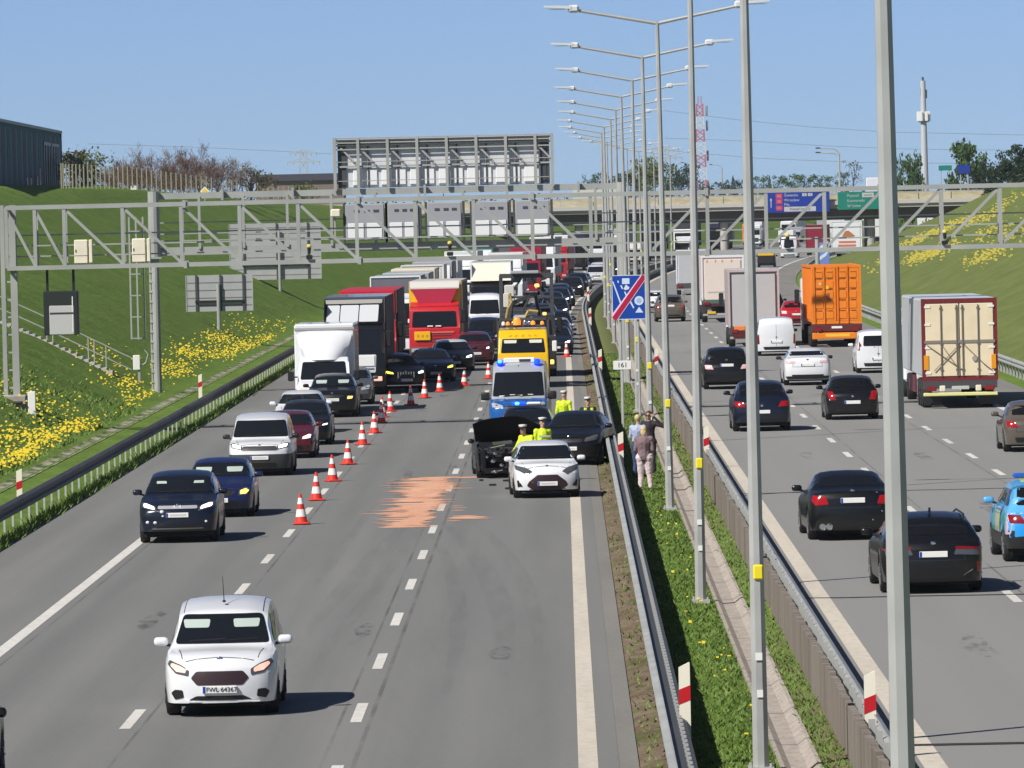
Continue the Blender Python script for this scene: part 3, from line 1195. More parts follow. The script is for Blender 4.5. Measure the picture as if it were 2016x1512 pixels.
DL = [(1.50, 92.0, .42, "post with slanted red band, nearest one on the median guard rail"), (1.50, 191.0, .30, "post with red band on the median rail beside the bystanders"), (1.50, 291, .45, "post with red band on the median rail beside the police van"),
      (1.50, 391, .6, "post with red band on the median rail, beyond the kilometre plate"), (1.50, 478, .65, "post with red band where the median rail starts to bend"),
      (3.86, 89.5, .42, "post on the boarded rail at the bottom edge of the picture"), (3.86, 190.5, .42, "post with red sides on the boarded rail behind the fifth lamp post"), (3.86, 290.5, .42, "post with red sides on the boarded rail, beyond the bystanders"),
      (-14.45, 182, -.02, "post in the gutter by the left bank, next to the yellow flowers"), (-14.9, 282, .0, "post behind the left guard rail below the sign backs")]
for i, (x, s, dz, lb) in enumerate(DL):
    o = d0 if i == 0 else copy_tree(d0)
    o.location = (x + off(s), s, prof(s) + dz)
    o.rotation_euler = (0, 0, 0)
    o["label"] = "cream delineator " + lb
    o["group"] = "red banded delineator posts"

CONE_RED = mat("cone_red", (.72, .045, .03), .45)
CONE_WHITE = mat("cone_white", (.85, .82, .80), .4)
def cone():
    t = thing("traffic_cone", "x", "traffic cone", (0, 0, 0))
    def r(z):
        return .155 - (z - .05) * (.155 - .030) / .70
    m = MB()
    m.lathe([(r(.05), .05), (r(.75), .75), (r(.75) - .01, .755)], n=14)
    m.build("body", CONE_RED, t, smooth=True)
    for a, b in ((.19, .37), (.50, .65)):
        m = MB()
        m.lathe([(r(a) + .002, a), (r(a) + .004, a), (r(b) + .004, b), (r(b) + .002, b)], n=14)
        m.build("white_band", CONE_WHITE, t, smooth=True)
    m = MB()
    m.bbox(-.215, .215, -.215, .215, 0, .05, .03)
    m.build("base", CONE_RED, t)
    return t
c0 = cone()
CN = [(-6.52, 168.75), (-6.64, 182.5), (-6.63, 195.2), (-6.58, 207.7), (-6.63, 224.7), (-6.55, 236.0), (-6.59, 246.8), (-6.72, 253.5), (-6.62, 260.5), (-5.99, 267.7), (-5.64, 277.0), (-5.18, 285.4), (-4.29, 293.9), (-3.36, 304.7), (.12, 342.9)]
CL = ["nearest to the camera, foremost of the slanting row", "second of the row from the camera", "third of the row from the camera", "fourth of the row from the camera", "fifth of the row, beside the white van's shadow", "sixth of the row from the camera", "seventh of the row, close to its neighbours",
      "eighth of the row, almost hidden by its neighbour", "ninth of the row, just before the grey one", "off the row, shaded by the merging black car", "in front of the merging black car, sunlit", "beside the dark blue saloon's shadow", "beside the white roofed car", "close to the rear lane line, left of the police van", "alone on the line behind the recovery truck"]
for i, (x, s) in enumerate(CN):
    o = c0 if i == 0 else copy_tree(c0)
    o.location = (x, s, prof(s) + .005)
    o.rotation_euler = (R((i * 37) % 5 - 2) * .5, R((i * 53) % 7 - 3) * .5, R((i * 71) % 60))
    o["label"] = "red and white traffic cone, " + CL[i]
    o["group"] = "traffic cones guiding the queue"

def km_plate():
    s = 231.0
    t = thing("kilometre_plate", "small white kilometre plate reading 161 on a thin post in the median", "plate", (1.93, s, ground_z(1.9, s)))
    m = MB(); m.bbox(-.30, .30, -.03, .0, 2.02, 2.32, .008); m.build("panel", WHITE, t)
    text_mesh("161", .23, mat("black_print", (.02, .02, .02), .6), t, (.0, -.034, 2.17), (R(90), 0, 0))
    m = MB(); m.tube((0, .02, -.2), (0, .02, 2.15), .03, n=8); m.build("post", STEEL, t)
km_plate()
BLUE = mat("sign_blue", (.005, .055, .36), .4)
SIGNWHITE = mat("sign_white", (.62, .72, .88), .4)
def lane_sign():
    s = 233.5
    t = thing("road_sign", "blue square lane sign struck through with a red diagonal bar, in the median", "road sign", (2.22, s, ground_z(2.2, s)))
    g0 = prof(s) + .1
    zb, zt = 3.98 - g0, 5.48 - g0
    m = MB(); m.bbox(-.57, .57, -.04, 0, zb, zt, .012); m.build("panel", BLUE, t)
    def P(x, z):
        return (-.57 + 1.14 * x, zb + (zt - zb) * z)
    m = MB()
    for a in ((0, .985, 1, 1), (0, 0, 1, .015), (0, 0, .02, 1), (.98, 0, 1, 1)):
        p, q = P(a[0], a[1]), P(a[2], a[3])
        m.box(p[0], q[0], -.046, -.04, p[1], q[1])
    m.build("border", SIGNWHITE, t)
    def poly(pts, y, mm, nm):
        m = MB()
        m.extrude([P(*p) for p in pts], 'y', y - .005, y)
        return m.build(nm, mm, t)
    poly([(.02, .86), (.055, .86), (.29, .35), (.25, .33)], -.042, SIGNWHITE, "lane_mark")
    poly([(.17, .88), (.21, .88), (.215, .83), (.18, .83)], -.042, SIGNWHITE, "lane_mark")
    poly([(.25, .77), (.30, .77), (.34, .69), (.30, .69)], -.042, SIGNWHITE, "lane_mark")
    poly([(.36, .63), (.40, .63), (.46, .52), (.43, .50)], -.042, SIGNWHITE, "lane_mark")
    poly([(.52, .40), (.56, .42), (.66, .26), (.62, .25)], -.042, SIGNWHITE, "lane_mark")
    poly([(.31, .93), (.53, .93), (.53, .80), (.31, .80)], -.042, SIGNWHITE, "car_symbol")
    poly([(.42, .79), (.35, .69), (.40, .66), (.50, .68), (.53, .72)], -.042, SIGNWHITE, "arrow_symbol")
    m = MB()
    c = P(.80, .42)
    m.lathe([(.155, -.047), (.155, -.042)], (c[0], 0, c[1]), 20, 'y')
    m.build("car_symbol", SIGNWHITE, t)
    m = MB()
    m.lathe([(.09, -.050), (.09, -.047)], (c[0], 0, c[1]), 16, 'y')
    m.build("car_symbol", mat("sign_pale_blue", (.35, .48, .75), .4), t)
    poly([(.80, .28), (.92, .15), (.68, .15)], -.042, SIGNWHITE, "arrow_symbol")
    poly([(0, .0), (.16, 0), (1, .88), (1, 1), (.88, 1), (0, .13)], -.049, mat("sign_pink", (.85, .62, .74), .4), "bar_border")
    poly([(.03, .0), (.13, 0), (1, .91), (1, .985), (.91, 1), (0, .06)], -.055, mat("sign_crimson", (.42, .01, .06), .4), "red_bar")
    for x in (-.3, .3):
        m = MB(); m.tube((x, .04, -.3), (x, .04, zt - .1), .04, n=8); m.build("post", STEEL, t)
lane_sign()
# ================================================================== VEHICLES: builders
GLASS = mat("tinted_glass", (.008, .009, .011), .05, spec=.45)
GLASS_B = mat("windscreen_glass", (.010, .012, .016), .06, spec=.45)
LAMP_CLEAR = mat("clear_lamp", (.55, .57, .60), .12, .3, spec=.8)
LAMP_DARK = mat("smoked_lamp", (.10, .105, .12), .12, .2, spec=.8)
LAMP_ON = mat("lit_white_lamp", (.9, .9, .85), .2, emit=(1, .95, .85), es=2.2)
LAMP_WARM = mat("lit_warm_lamp", (.9, .5, .4), .2, emit=(1.0, .42, .32), es=.45)
LAMP_AMBER = mat("lit_amber_lamp", (.9, .5, .1), .2, emit=(1.0, .50, .08), es=2.2)
LAMP_YEL = mat("lit_yellow_lamp", (.9, .8, .2), .2, emit=(1.0, .85, .10), es=1.6)
TAIL = mat("tail_lamp_red", (.22, .006, .010), .15, spec=.7, coat=.4)
TAIL_ON = mat("lit_tail_lamp", (.30, .006, .010), .15, emit=(1.0, .03, .03), es=.05)
TAIL_PALE = mat("pale_tail_lamp", (.75, .45, .47), .2)
PLATE = mat("plate_white", (.80, .80, .78), .45)
PLATE_B = mat("plate_blue", (.01, .05, .38), .45)
CHROME = mat("chrome", (.75, .76, .78), .12, 1.0)
ALLOY = mat("alloy_rim", (.32, .33, .34), .35, .6)
ALLOY_DARK = mat("dark_rim", (.06, .06, .065), .4, .5)
UNDER = mat("underbody", (.010, .010, .011), .9)
BLUE_LIGHT = mat("blue_beacon", (.02, .1, .9), .2, emit=(.0, .035, 1.0), es=1.4)
BLUE_HOT = mat("blue_beacon_core", (.2, .7, 1), .2, emit=(.06, .50, 1.0), es=1.8)
def paint(name, c, rough=.28, coat=.7, metal=0.0):
    return mat("paint_" + name, c, rough, metal, .5, coat)
P_WHITE = paint("white", (.74, .76, .80))
P_BLACK = paint("black", (.006, .0065, .008), .30, .22)
P_NAVY = paint("navy", (.007, .011, .026), .28, .30)
P_BLUE = paint("dark_blue", (.010, .016, .070), .28, .4)
P_GREY = paint("grey", (.08, .085, .095), .3)
P_SILVER = paint("silver", (.48, .50, .54), .3, .5, .3)
P_MAROON = paint("maroon", (.10, .008, .014), .25)
P_RED = paint("red", (.42, .012, .018), .25)
P_YELLOW = paint("yellow", (.80, .48, .005), .3)
P_ORANGE = mat("container_orange", (.80, .225, .012), .5, vary=.08, vscale=1.2)
P_BROWN = paint("brown_grey", (.10, .085, .07), .3)

def car_type(L, W, H, nose, cowl, rf, rr, rg, deck, roofw=.74, van=False, sill=.22, wr=.33, axf=.86, axr=.86, bow=.20, rbow=.14, beltr=None, hood=None, **kw):
    """key dimensions of a body; y runs from the front bumper to the rear"""
    d = dict(L=L, W=W, H=H, nose=nose, cowl=cowl, rf=rf, rr=rr, rg=rg, deck=deck, roofw=roofw, van=van, sill=sill, wr=wr, axf=axf, axr=axr, bow=bow, rbow=rbow)
    top = [(0, nose - .13), (.05, nose - .03), (.22, nose + .05)]
    top += hood or []
    top += [(cowl[0], cowl[1]), (rf[0], rf[1]), ((rf[0] + rr[0]) / 2, H), (rr[0], rr[1])]
    if van:
        top += [(L - .10, rr[1] - .05), (L - .03, rr[1] - .14), (L, rr[1] - .26)]
    else:
        top += [(rg[0], rg[1])]
        if L - .16 > rg[0] + .06:
            top += [(L - .16, deck + .015)]
        top += [(L - .03, deck - .03), (L, deck - .14)]
    d["top"] = top
    b1 = beltr or (rg[1] - .03)
    belt = [(0, nose - .20), (.22, nose - .02), (cowl[0] - .1, cowl[1] - .07), (cowl[0] + .5, cowl[1] - .06), (rg[0] - .1, b1)]
    belt += [(L, b1 if van else deck - .17)]
    d["belt"] = belt
    d.update(kw)
    return d

TYPES = dict(
    mpv=car_type(4.16, 1.72, 1.69, .90, (.95, 1.04), (1.72, 1.55), (3.9, 1.62), (4.10, 1.05), 1.0, .79, True, wr=.31, bow=.26, beltr=1.02, ftilt=[(.2, .05), (.45, .0), (.70, .04), (.92, .2)]),
    caddy=car_type(4.5, 1.84, 1.78, .92, (.95, 1.08), (1.75, 1.63), (4.3, 1.70), (4.45, 1.08), 1.0, .82, True, wr=.33, bow=.24, beltr=1.06),
    hatch=car_type(4.15, 1.77, 1.45, .74, (1.12, .98), (1.95, 1.37), (3.35, 1.38), (3.92, 1.00), .93, beltr=.97),
    saloon=car_type(4.85, 1.86, 1.44, .74, (1.38, .98), (2.35, 1.37), (3.25, 1.37), (4.12, 1.08), 1.06, .72, axf=.9, axr=1.0, beltr=1.02),
    fastback=car_type(4.7, 1.86, 1.44, .72, (1.2, .98), (2.2, 1.39), (3.1, 1.38), (4.25, 1.10), 1.08, .72, axr=.95, beltr=1.02),
    wagon=car_type(4.98, 1.88, 1.46, .76, (1.42, .99), (2.35, 1.38), (4.25, 1.38), (4.78, 1.02), .97, .74, axf=.9, axr=1.0, beltr=1.0, wr=.34),
    suv=car_type(4.45, 1.84, 1.62, .90, (1.12, 1.10), (1.95, 1.53), (3.7, 1.54), (4.28, 1.08), 1.0, .76, sill=.28, wr=.35, beltr=1.05),
    csuv=car_type(4.5, 1.84, 1.60, .92, (1.15, 1.12), (1.95, 1.50), (3.6, 1.52), (4.25, 1.06), 1.0, .74, sill=.28, wr=.35, beltr=1.05, bow=.26),
    yaris=car_type(3.94, 1.745, 1.46, .86, (.92, .96), (1.75, 1.38), (3.1, 1.40), (3.75, .98), .92, .74, beltr=.98, bow=.28, ftilt=[(.2, .08), (.42, .0), (.62, .02), (.84, .20)]),
    pvan=car_type(5.9, 1.98, 2.52, 1.10, (.78, 1.26), (1.62, 2.18), (5.7, 2.45), (5.85, 1.3), 1.2, .86, True, wr=.35, bow=.2, beltr=1.28, axf=1.0, axr=1.3, hood2=[(2.05, 2.44)]),
    bvan=car_type(4.4, 1.82, 1.80, .92, (.95, 1.08), (1.75, 1.66), (4.25, 1.74), (4.38, 1.08), 1.0, .84, True, wr=.32, beltr=1.06),
)
TYPES["pvan"]["top"] = [(0, .97), (.05, 1.07), (.22, 1.15), (.78, 1.26), (1.62, 2.16), (1.95, 2.40), (2.6, 2.50), (5.6, 2.46), (5.8, 2.40), (5.87, 2.3), (5.9, 2.2)]

BODY_CACHE = {}
def body_arrays(S):
    key = id(S)
    if key in BODY_CACHE:
        return BODY_CACHE[key]
    L, W, H = S["L"], S["W"], S["H"]
    hw = W / 2
    top, belt = pchip(S["top"]), pchip(S["belt"])
    plan = pchip([(0, .84), (.06, .90), (.2, .95), (.5, .99), (.9, 1), (L - 1.0, 1), (L - .4, .985), (L - .12, .95), (L - .03, .90), (L, .86)]) if not S["van"] else \
        pchip([(0, .84), (.06, .90), (.2, .95), (.5, .99), (.9, 1), (L - .3, 1), (L - .06, .985), (L, .95)])
    cz = S["cowl"][1]
    rw = S["roofw"] * hw
    ys = [0, .02, .05, .10, .16, .22]
    y = .30
    while y < L - .25:
        ys.append(y)
        y += .08
    ys += [L - .22, L - .16, L - .10, L - .05, L - .02, L]
    ax = (S["axf"], L - S["axr"])
    ar = S["wr"] + .055
    V, F = [], []
    rings = []
    for y in ys:
        T, B, Wd = top(y), belt(y), hw * plan(y)
        g = max(0.0, min(1.0, (T - B - .07) / max(.05, S["rf"][1] - cz - .10)))
        g = g * g * (3 - 2 * g)
        B = min(B, T - .05)
        wt = (.88 * Wd) * (1 - g) + min(rw, Wd * .96) * g
        wb = .955 * Wd
        zb = S["sill"]
        for a in ax:
            d = abs(y - a)
            if d < ar:
                zb = max(zb, S["wr"] + math.sqrt(ar * ar - d * d))
        drop = .035 + .055 * g
        z8 = max(.43, zb + .03)
        z7 = max(.64, z8 + .03)
        z6 = max(B - .11, z7 + .02)
        B = max(B, z6 + .03)
        T = max(T, B + .04)
        p = [(0, T), (.5 * wt, T - .010), (.84 * wt, T - .012 - .3 * drop), (wt, T - drop), (wt * (1 - .5) + wb * .5 + .012 * g, (T - drop) * .5 + B * .5), (wb, B), (Wd * .995, z6), (Wd, z7), (Wd * .992, z8), (Wd * .972, zb), (Wd * .80, zb + (.0 if zb < .4 else .02)), (0, min(zb, S["sill"] + .04))]
        ring = [len(V)]
        V.append([0, y, p[0][1]])
        for x, z in p[1:11]:
            ring.append(len(V)); V.append([x, y, z])
        ring.append(len(V)); V.append([0, y, p[11][1]])
        for x, z in reversed(p[1:11]):
            ring.append(len(V)); V.append([-x, y, z])
        rings.append(ring)
    n = len(rings[0])
    for a, b in zip(rings[:-1], rings[1:]):
        for k in range(n):
            F.append((a[k], a[(k + 1) % n], b[(k + 1) % n], b[k]))
    nc = 9
    for ring in (rings[0], rings[-1]):
        rows = []
        for j in range(1, 11):
            r_, l_ = ring[j], ring[n - j]
            row = [l_]
            xl, xr, yy, zz = V[l_][0], V[r_][0], V[l_][1], V[l_][2]
            for c in range(1, nc):
                t = c / nc
                row.append(len(V))
                V.append([xl + (xr - xl) * t, yy, zz])
            row.append(r_)
            rows.append(row)
        for a, b in zip(rows[:-1], rows[1:]):
            for c in range(nc):
                F.append((a[c], a[c + 1], b[c + 1], b[c]))
        F.append(tuple([ring[0]] + rows[0][::-1]))
        F.append(tuple([ring[11]] + rows[-1]))
    ft = pchip(S.get("ftilt") or [(.2, .09), (.45, .0), (S["nose"] - .16, .03), (S["nose"] + .03, .16)])
    rt = pchip(S.get("rtilt") or ([(.2, .08), (.45, .0), (.8, .03), (S["deck"] + .05, .10)] if not S["van"] else [(.2, .05), (.5, 0), (1.1, .0), (S["H"], .10)]))
    for v in V:
        x, y, z = v
        if y < 1.0:
            f = (1 - y / 1.0)
            v[1] = y + f * (S["bow"] * (abs(x) / hw) ** 2.2 + (ft(z) if z < 1.3 else 0))
        if y > L - 1.0 and (S["van"] or z < S["deck"] + .25):
            f = (y - (L - 1.0))
            v[1] = v[1] - f * (S["rbow"] * (abs(x) / hw) ** 2.2 + rt(z))
    F2 = [tuple(f) for f in F]
    bvh = BVHTree.FromPolygons([Vector(v) for v in V], F2)
    BODY_CACHE[key] = (V, F2, bvh)
    return BODY_CACHE[key]

def cast(bvh, a, b, side):
    if side == 'f':
        o, d = Vector((a, -3, b)), Vector((0, 1, 0))
    elif side == 'r':
        o, d = Vector((a, 30, b)), Vector((0, -1, 0))
    elif side == 'R':
        o, d = Vector((6, a, b)), Vector((-1, 0, 0))
    elif side == 'L':
        o, d = Vector((-6, a, b)), Vector((1, 0, 0))
    else:
        o, d = Vector((a, b, 9)), Vector((0, 0, -1))
    hit, nor, i, dist = bvh.ray_cast(o, d)
    if hit is None:
        hit, nor, i, dist = bvh.find_nearest(o + d * 3)
        return hit, -d
    if nor.dot(d) > 0:
        nor = -nor
    return hit, nor
def rounded(poly, r=.03, k=3):
    out = []
    n = len(poly)
    for i in range(n):
        p0, p, p1 = Vector(poly[i - 1]), Vector(poly[i]), Vector(poly[(i + 1) % n])
        a, b = (p0 - p), (p1 - p)
        ra = min(r, a.length * .45)
        rb = min(r, b.length * .45)
        a, b = p + a.normalized() * ra, p + b.normalized() * rb
        for j in range(k + 1):
            t = j / k
            q = a * (1 - t) ** 2 + p * 2 * t * (1 - t) + b * t * t
            out.append((q.x, q.y))
    return out
PATCHES = {}
def patch(name, bvh, poly, side, m, parent, offs=.008, grid=.09, r=.02, label=None):
    """a panel that follows the body under it, standing a few millimetres proud with a rim"""
    key = (name, id(bvh), tuple((round(p[0], 4), round(p[1], 4)) for p in poly), side, m.name, offs, grid, r)
    if key in PATCHES:
        o = bpy.data.objects.new(name, PATCHES[key][0])
        link(o, parent)
        if label:
            o["label"] = label
        return o
    poly = rounded(poly, r) if r else poly
    dense = []
    for i, p in enumerate(poly):
        q = poly[(i + 1) % len(poly)]
        k = max(1, int(math.hypot(q[0] - p[0], q[1] - p[1]) / grid))
        dense += [(p[0] + (q[0] - p[0]) * j / k, p[1] + (q[1] - p[1]) * j / k) for j in range(k)]
    poly = dense
    area = sum(poly[i - 1][0] * poly[i][1] - poly[i][0] * poly[i - 1][1] for i in range(len(poly)))
    if area < 0:
        poly = poly[::-1]
    xs, ys = [p[0] for p in poly], [p[1] for p in poly]
    pts = [Vector(p) for p in poly]
    nb = len(pts)
    def inside(x, y):
        c = False
        for i in range(nb):
            a, b = poly[i - 1], poly[i]
            if (a[1] > y) != (b[1] > y) and x < (b[0] - a[0]) * (y - a[1]) / (b[1] - a[1]) + a[0]:
                c = not c
        return c
    x = min(xs) + grid / 2
    while x < max(xs):
        y = min(ys) + grid / 2
        while y < max(ys):
            if inside(x, y) and min((x - q[0]) ** 2 + (y - q[1]) ** 2 for q in poly) > (grid * .3) ** 2:
                pts.append(Vector((x, y)))
            y += grid
        x += grid
    vv, ee, ff, *_ = delaunay_2d_cdt(pts, [], [list(range(nb))], 1, 1e-5)
    vs = []
    low = []
    for p in vv:
        h, nrm = cast(bvh, p.x, p.y, side)
        vs.append(h + nrm * offs)
        low.append(h - nrm * .01)
    fs = [tuple(f) for f in ff]
    cnt = {}
    for f in fs:
        for i in range(len(f)):
            e = (f[i], f[(i + 1) % len(f)])
            cnt[e] = cnt.get(e, 0) + 1
    k = len(vs)
    lo = {}
    for (a, b) in list(cnt):
        if (b, a) not in cnt:
            for q in (a, b):
                if q not in lo:
                    lo[q] = len(vs)
                    vs.append(low[q])
            fs.append((b, a, lo[a], lo[b]))
    mb = MB()
    mb.add(vs, fs)
    o = mb.build(name, m, parent, True, 40, label=label)
    PATCHES[key] = (o.data, bvh)
    return o
def mir(poly):
    return [(-a, b) for a, b in poly][::-1]

WHEELS = {}
def wheel(parent, x, y, r, wd, rim, side):
    key = (round(r, 3), round(wd, 3), rim.name, side)
    if key not in WHEELS:
        m = MB()
        h = wd / 2
        m.lathe([(r * .62, -h), (r * .93, -h), (r, -h * .6), (r, h * .6), (r * .93, h), (r * .62, h)], axis='x', n=20)
        t = m.build("tyre", RUBBER, None, True, 40)
        m = MB()
        e = h * .88 * side
        m.lathe([(.02, e), (r * .60, e - .01 * side), (r * .66, e + .01 * side), (r * .66, e - .05 * side), (.02, e - .06 * side)], axis='x', n=16)
        for k in range(5):
            a = 2 * math.pi * k / 5
            m.beam((e + .005 * side, 0, 0), (e + .005 * side, r * .6 * math.cos(a), r * .6 * math.sin(a)), .06, .03)
        q = m.build("rim", rim, None)
        WHEELS[key] = (t.data, q.data)
        bpy.data.objects.remove(t)
        bpy.data.objects.remove(q)
    td, qd = WHEELS[key]
    t = bpy.data.objects.new("wheel", td)
    link(t, parent)
    t.location = (x, y, r)
    q = bpy.data.objects.new("rim", qd)
    link(q, t)
    return t

STY = dict(
    head=[(.50, -.17), (.86, -.12), (.90, .00), (.84, .03), (.52, -.07)],
    grille=[(-.42, -.19), (.42, -.19), (.48, -.08), (-.48, -.08)],
    intake=[(-.60, .26), (.60, .26), (.52, .42), (-.52, .42)],
)
def car(name, label, cat, S, pm, loc, rz=0.0, rear=False, group=None, head=LAMP_CLEAR, head_l=None, head_r=None, tail=TAIL, grille=None, grille_m=BLACK, intake=None, headp=None, badge=True,
        mirror=None, glass=GLASS, roof=None, lower=None, plate=True, rim=ALLOY, tailp=None, rearglass=None, screen_daylight=False, platez=None, fog=None, full=True, badge_m=CHROME, side_glass=True, sy=1.0, hood_open=False, rear_plate_z=None, extra=None):
    V, F, bvh = body_arrays(S)
    L, W, H, hw = S["L"], S["W"], S["H"], S["W"] / 2
    t = thing(name, label, cat, loc, rz, group)
    body = MB()
    mats = [pm]
    body.add(V, F, 0)
    if roof or lower:
        mats = [pm, roof or pm, lower or pm]
        for i, f in enumerate(body.f):
            z = sum(body.v[k][2] for k in f) / len(f)
            x = sum(abs(body.v[k][0]) for k in f) / len(f)
            if roof and z > S["rf"][1] - .08:
                body.mi[i] = 1
            if lower and z < S.get("lowz", .62):
                body.mi[i] = 2
    for b in (.24,):
        pass
    body.build("body", mats, t, True, 32)
    m = MB()
    m.box(-hw * .86, hw * .86, .35, L - .35, .16, S["sill"] + .25)
    m.build("underside", UNDER, t)
    cz, cy = S["cowl"][1], S["cowl"][0]
    rfy, rfz = S["rf"]
    rry, rrz = S["rr"]
    rw = S["roofw"] * hw
    wl = .955 * hw - .075
    ws = S.get("ws") or [(-wl, cz + .035), (wl, cz + .035), (rw - .045, rfz - .055), (-(rw - .045), rfz - .055)]
    if not hood_open:
        patch("windscreen", bvh, ws, 'f', GLASS_B, t, .014, .09, .06)
    # side glass
    if side_glass:
        b0, b1 = cz + .0, S["belt"][-2][1] + .045
        ytop0, ytop1 = rfy + .10, rry - .12
        ylow1 = (S["rg"][0] - .35)
        zt = rfz - .105
        ymid = rfy + .95
        for sd, sgn in (('R', 1), ('L', -1)):
            fr = [(cy + .38, b0 + .03), (ymid - .03, (b0 + b1) / 2 + .02), (ymid - .03, zt + .01), (ytop0 + .05, zt)]
            rr_ = [(ymid + .03, (b0 + b1) / 2 + .02), (ylow1, b1 + .02), (ytop1, zt + .0), (ymid + .03, zt + .01)]
            patch("side_window", bvh, fr, sd, glass, t, .006, .2, .04)
            if not S.get("panel"):
                patch("side_window", bvh, rr_, sd, glass, t, .006, .2, .05)
    nz = S["nose"]
    hp = headp or STY["head"]
    if full and not rear:
        for sgn, mm in ((1, head_r or head), (-1, head_l or head)):
            pl = [(a * hw, nz + b) for a, b in hp]
            if sgn < 0:
                pl = mir(pl)
            hh = patch("headlight", bvh, pl, 'f', LAMP_DARK if mm is not LAMP_CLEAR else mm, t, .010, .06, .02)
            ca = sum(p[0] for p in pl) / len(pl)
            cb = sum(p[1] for p in pl) / len(pl)
            if mm is not LAMP_CLEAR:
                sm = [(ca + (p[0] - ca) * .72, cb + (p[1] - cb) * .62) for p in pl]
                patch("lens", bvh, sm, 'f', mm, hh, .015, .05, .02)
            else:
                h_, n_ = cast(bvh, ca, cb, 'f')
                lm = MB(); lm.ball((h_.x, h_.y - .0, h_.z), .045, .03, .04); lm.build("lens", CHROME, hh)
        if grille is not False:
            g = patch("grille", bvh, [(a * hw, nz + b) for a, b in (grille or STY["grille"])], 'f', grille_m, t, .009, .07, .03)
        if intake is not False:
            patch("lower_intake", bvh, [(a * hw, b) for a, b in (intake or STY["intake"])], 'f', BLACK, t, .008, .08, .03)
        for q in (fog or []):
            for pl in (q, mir(q)):
                patch("fog_lamp_recess", bvh, [(a * hw, b) for a, b in pl], 'f', BLACK, t, .011, .06, .02)
        if badge:
            h_, n_ = cast(bvh, 0, nz - .02, 'f')
            m = MB(); m.ball((0, h_.y - .006, h_.z), .045, .010, .034, 12); m.build("badge", badge_m, t)
        if plate:
            pz = platez or (nz - .34)
            h_, n_ = cast(bvh, 0, pz, 'f')
            m = MB(); m.bbox(-.26, .26, h_.y - .03, h_.y + .02, pz - .055, pz + .055, .006)
            pl = m.build("number_plate", PLATE, t)
            m = MB(); m.box(-.258, -.215, h_.y - .033, h_.y - .03, pz - .05, pz + .05); m.build("blue_strip", PLATE_B, pl)
            m = MB(); m.box(-.17, .20, h_.y - .032, h_.y - .03, pz - .02, pz + .022)
            m.build("worn_lettering", mat("plate_worn", (.55, .56, .58), .6), pl)
    # shut lines of bonnet or boot lid
    if full and not hood_open:
        SM = mat("shut_line", (.02, .02, .022), .8)
        if not rear:
            patch("bonnet_gap", bvh, [(-.60 * hw, .25), (.60 * hw, .25), (.60 * hw, .265), (-.60 * hw, .265)], 't', SM, t, .003, .12, 0)
            for k in (1, -1):
                patch("bonnet_gap", bvh, [(k * .66 * hw, .34), (k * .74 * hw, cy - .12), (k * (.74 * hw + .013), cy - .12), (k * (.66 * hw + .013), .34)], 't', SM, t, .003, .12, 0)
        elif not S["van"]:
            dk = S["deck"] - .36
            patch("boot_gap", bvh, [(-.62 * hw, dk), (.62 * hw, dk), (.62 * hw, dk + .012), (-.62 * hw, dk + .012)], 'r', SM, t, .003, .12, 0)
            for k in (1, -1):
                patch("boot_gap", bvh, [(k * .62 * hw, dk), (k * (.62 * hw + .012), dk), (k * (.58 * hw + .012), S["deck"] - .04), (k * .58 * hw, S["deck"] - .04)], 'r', SM, t, .003, .12, 0)
        else:
            patch("rear_door_gap", bvh, [(-.006, .45), (.006, .45), (.006, S["rr"][1] - .2), (-.006, S["rr"][1] - .2)], 'r', SM, t, .003, .12, 0)
    # wiper
    if not rear and full and not hood_open:
        for x0, x1 in ((-.50, .05), (.05, .55)):
            a, na = cast(bvh, x0, cz + .05, 'f')
            b, nb_ = cast(bvh, x1, cz + .075, 'f')
            m = MB(); m.beam(a + na * .02, b + nb_ * .02, .02); m.build("wiper", BLACK, t)
    # mirrors
    mm = mirror or pm
    for sgn in (1, -1):
        m = MB()
        x0 = sgn * (hw * .955 + .02)
        y0, z0 = cy + .42, cz + .0
        big = 1.35 if S["H"] > 2 else 1.0
        xm, zm, rz_ = x0 + sgn * .11 * big, z0 + .05 * big, .068 * big * (1.5 if big > 1 else 1)
        m.bbox(xm - .11 * big, xm + .11 * big, y0 - .07, y0 + .07, zm - rz_, zm + rz_, .055, 3)
        q = m.build("mirror", mm, t, True, 60)
        m = MB(); m.beam((x0 - sgn * .05, y0 + .02, z0 - .02), (x0 + sgn * .06, y0, z0 + .01), .045); m.build("mirror_stalk", BLACK, q)
    # rear
    if full and rear:
        if S["van"]:
            rg = rearglass
        else:
            gz = S["rg"][1]
            rg = rearglass or [(-hw * .74, gz + .05), (hw * .74, gz + .05), (rw - .07, rrz - .07), (-(rw - .07), rrz - .07)]
        if rg:
            patch("rear_window", bvh, rg, 'r', glass, t, .006, .10, .06)
        tp = tailp or [(.56, S["deck"] - .23), (.90, S["deck"] - .21), (.93, S["deck"] - .05), (.66, S["deck"] - .06)]
        for k in (1, -1):
            pl = [(a * hw, b) for a, b in tp]
            patch("tail_lamp", bvh, pl if k > 0 else mir(pl), 'r', tail, t, .010, .06, .02)
        pz = rear_plate_z or (S["deck"] - .26)
        h_, n_ = cast(bvh, 0, pz, 'r')
        m = MB(); m.bbox(-.26, .26, h_.y - .02, h_.y + .03, pz - .055, pz + .055, .006)
        pl = m.build("number_plate", PLATE, t)
        m = MB(); m.box(.215, .258, h_.y + .03, h_.y + .033, pz - .05, pz + .05); m.build("blue_strip", PLATE_B, pl)
        if badge:
            h_, n_ = cast(bvh, 0, pz + .20, 'r')
            m = MB(); m.ball((0, h_.y + .008, h_.z), .05, .012, .04, 12); m.build("badge", badge_m, t)
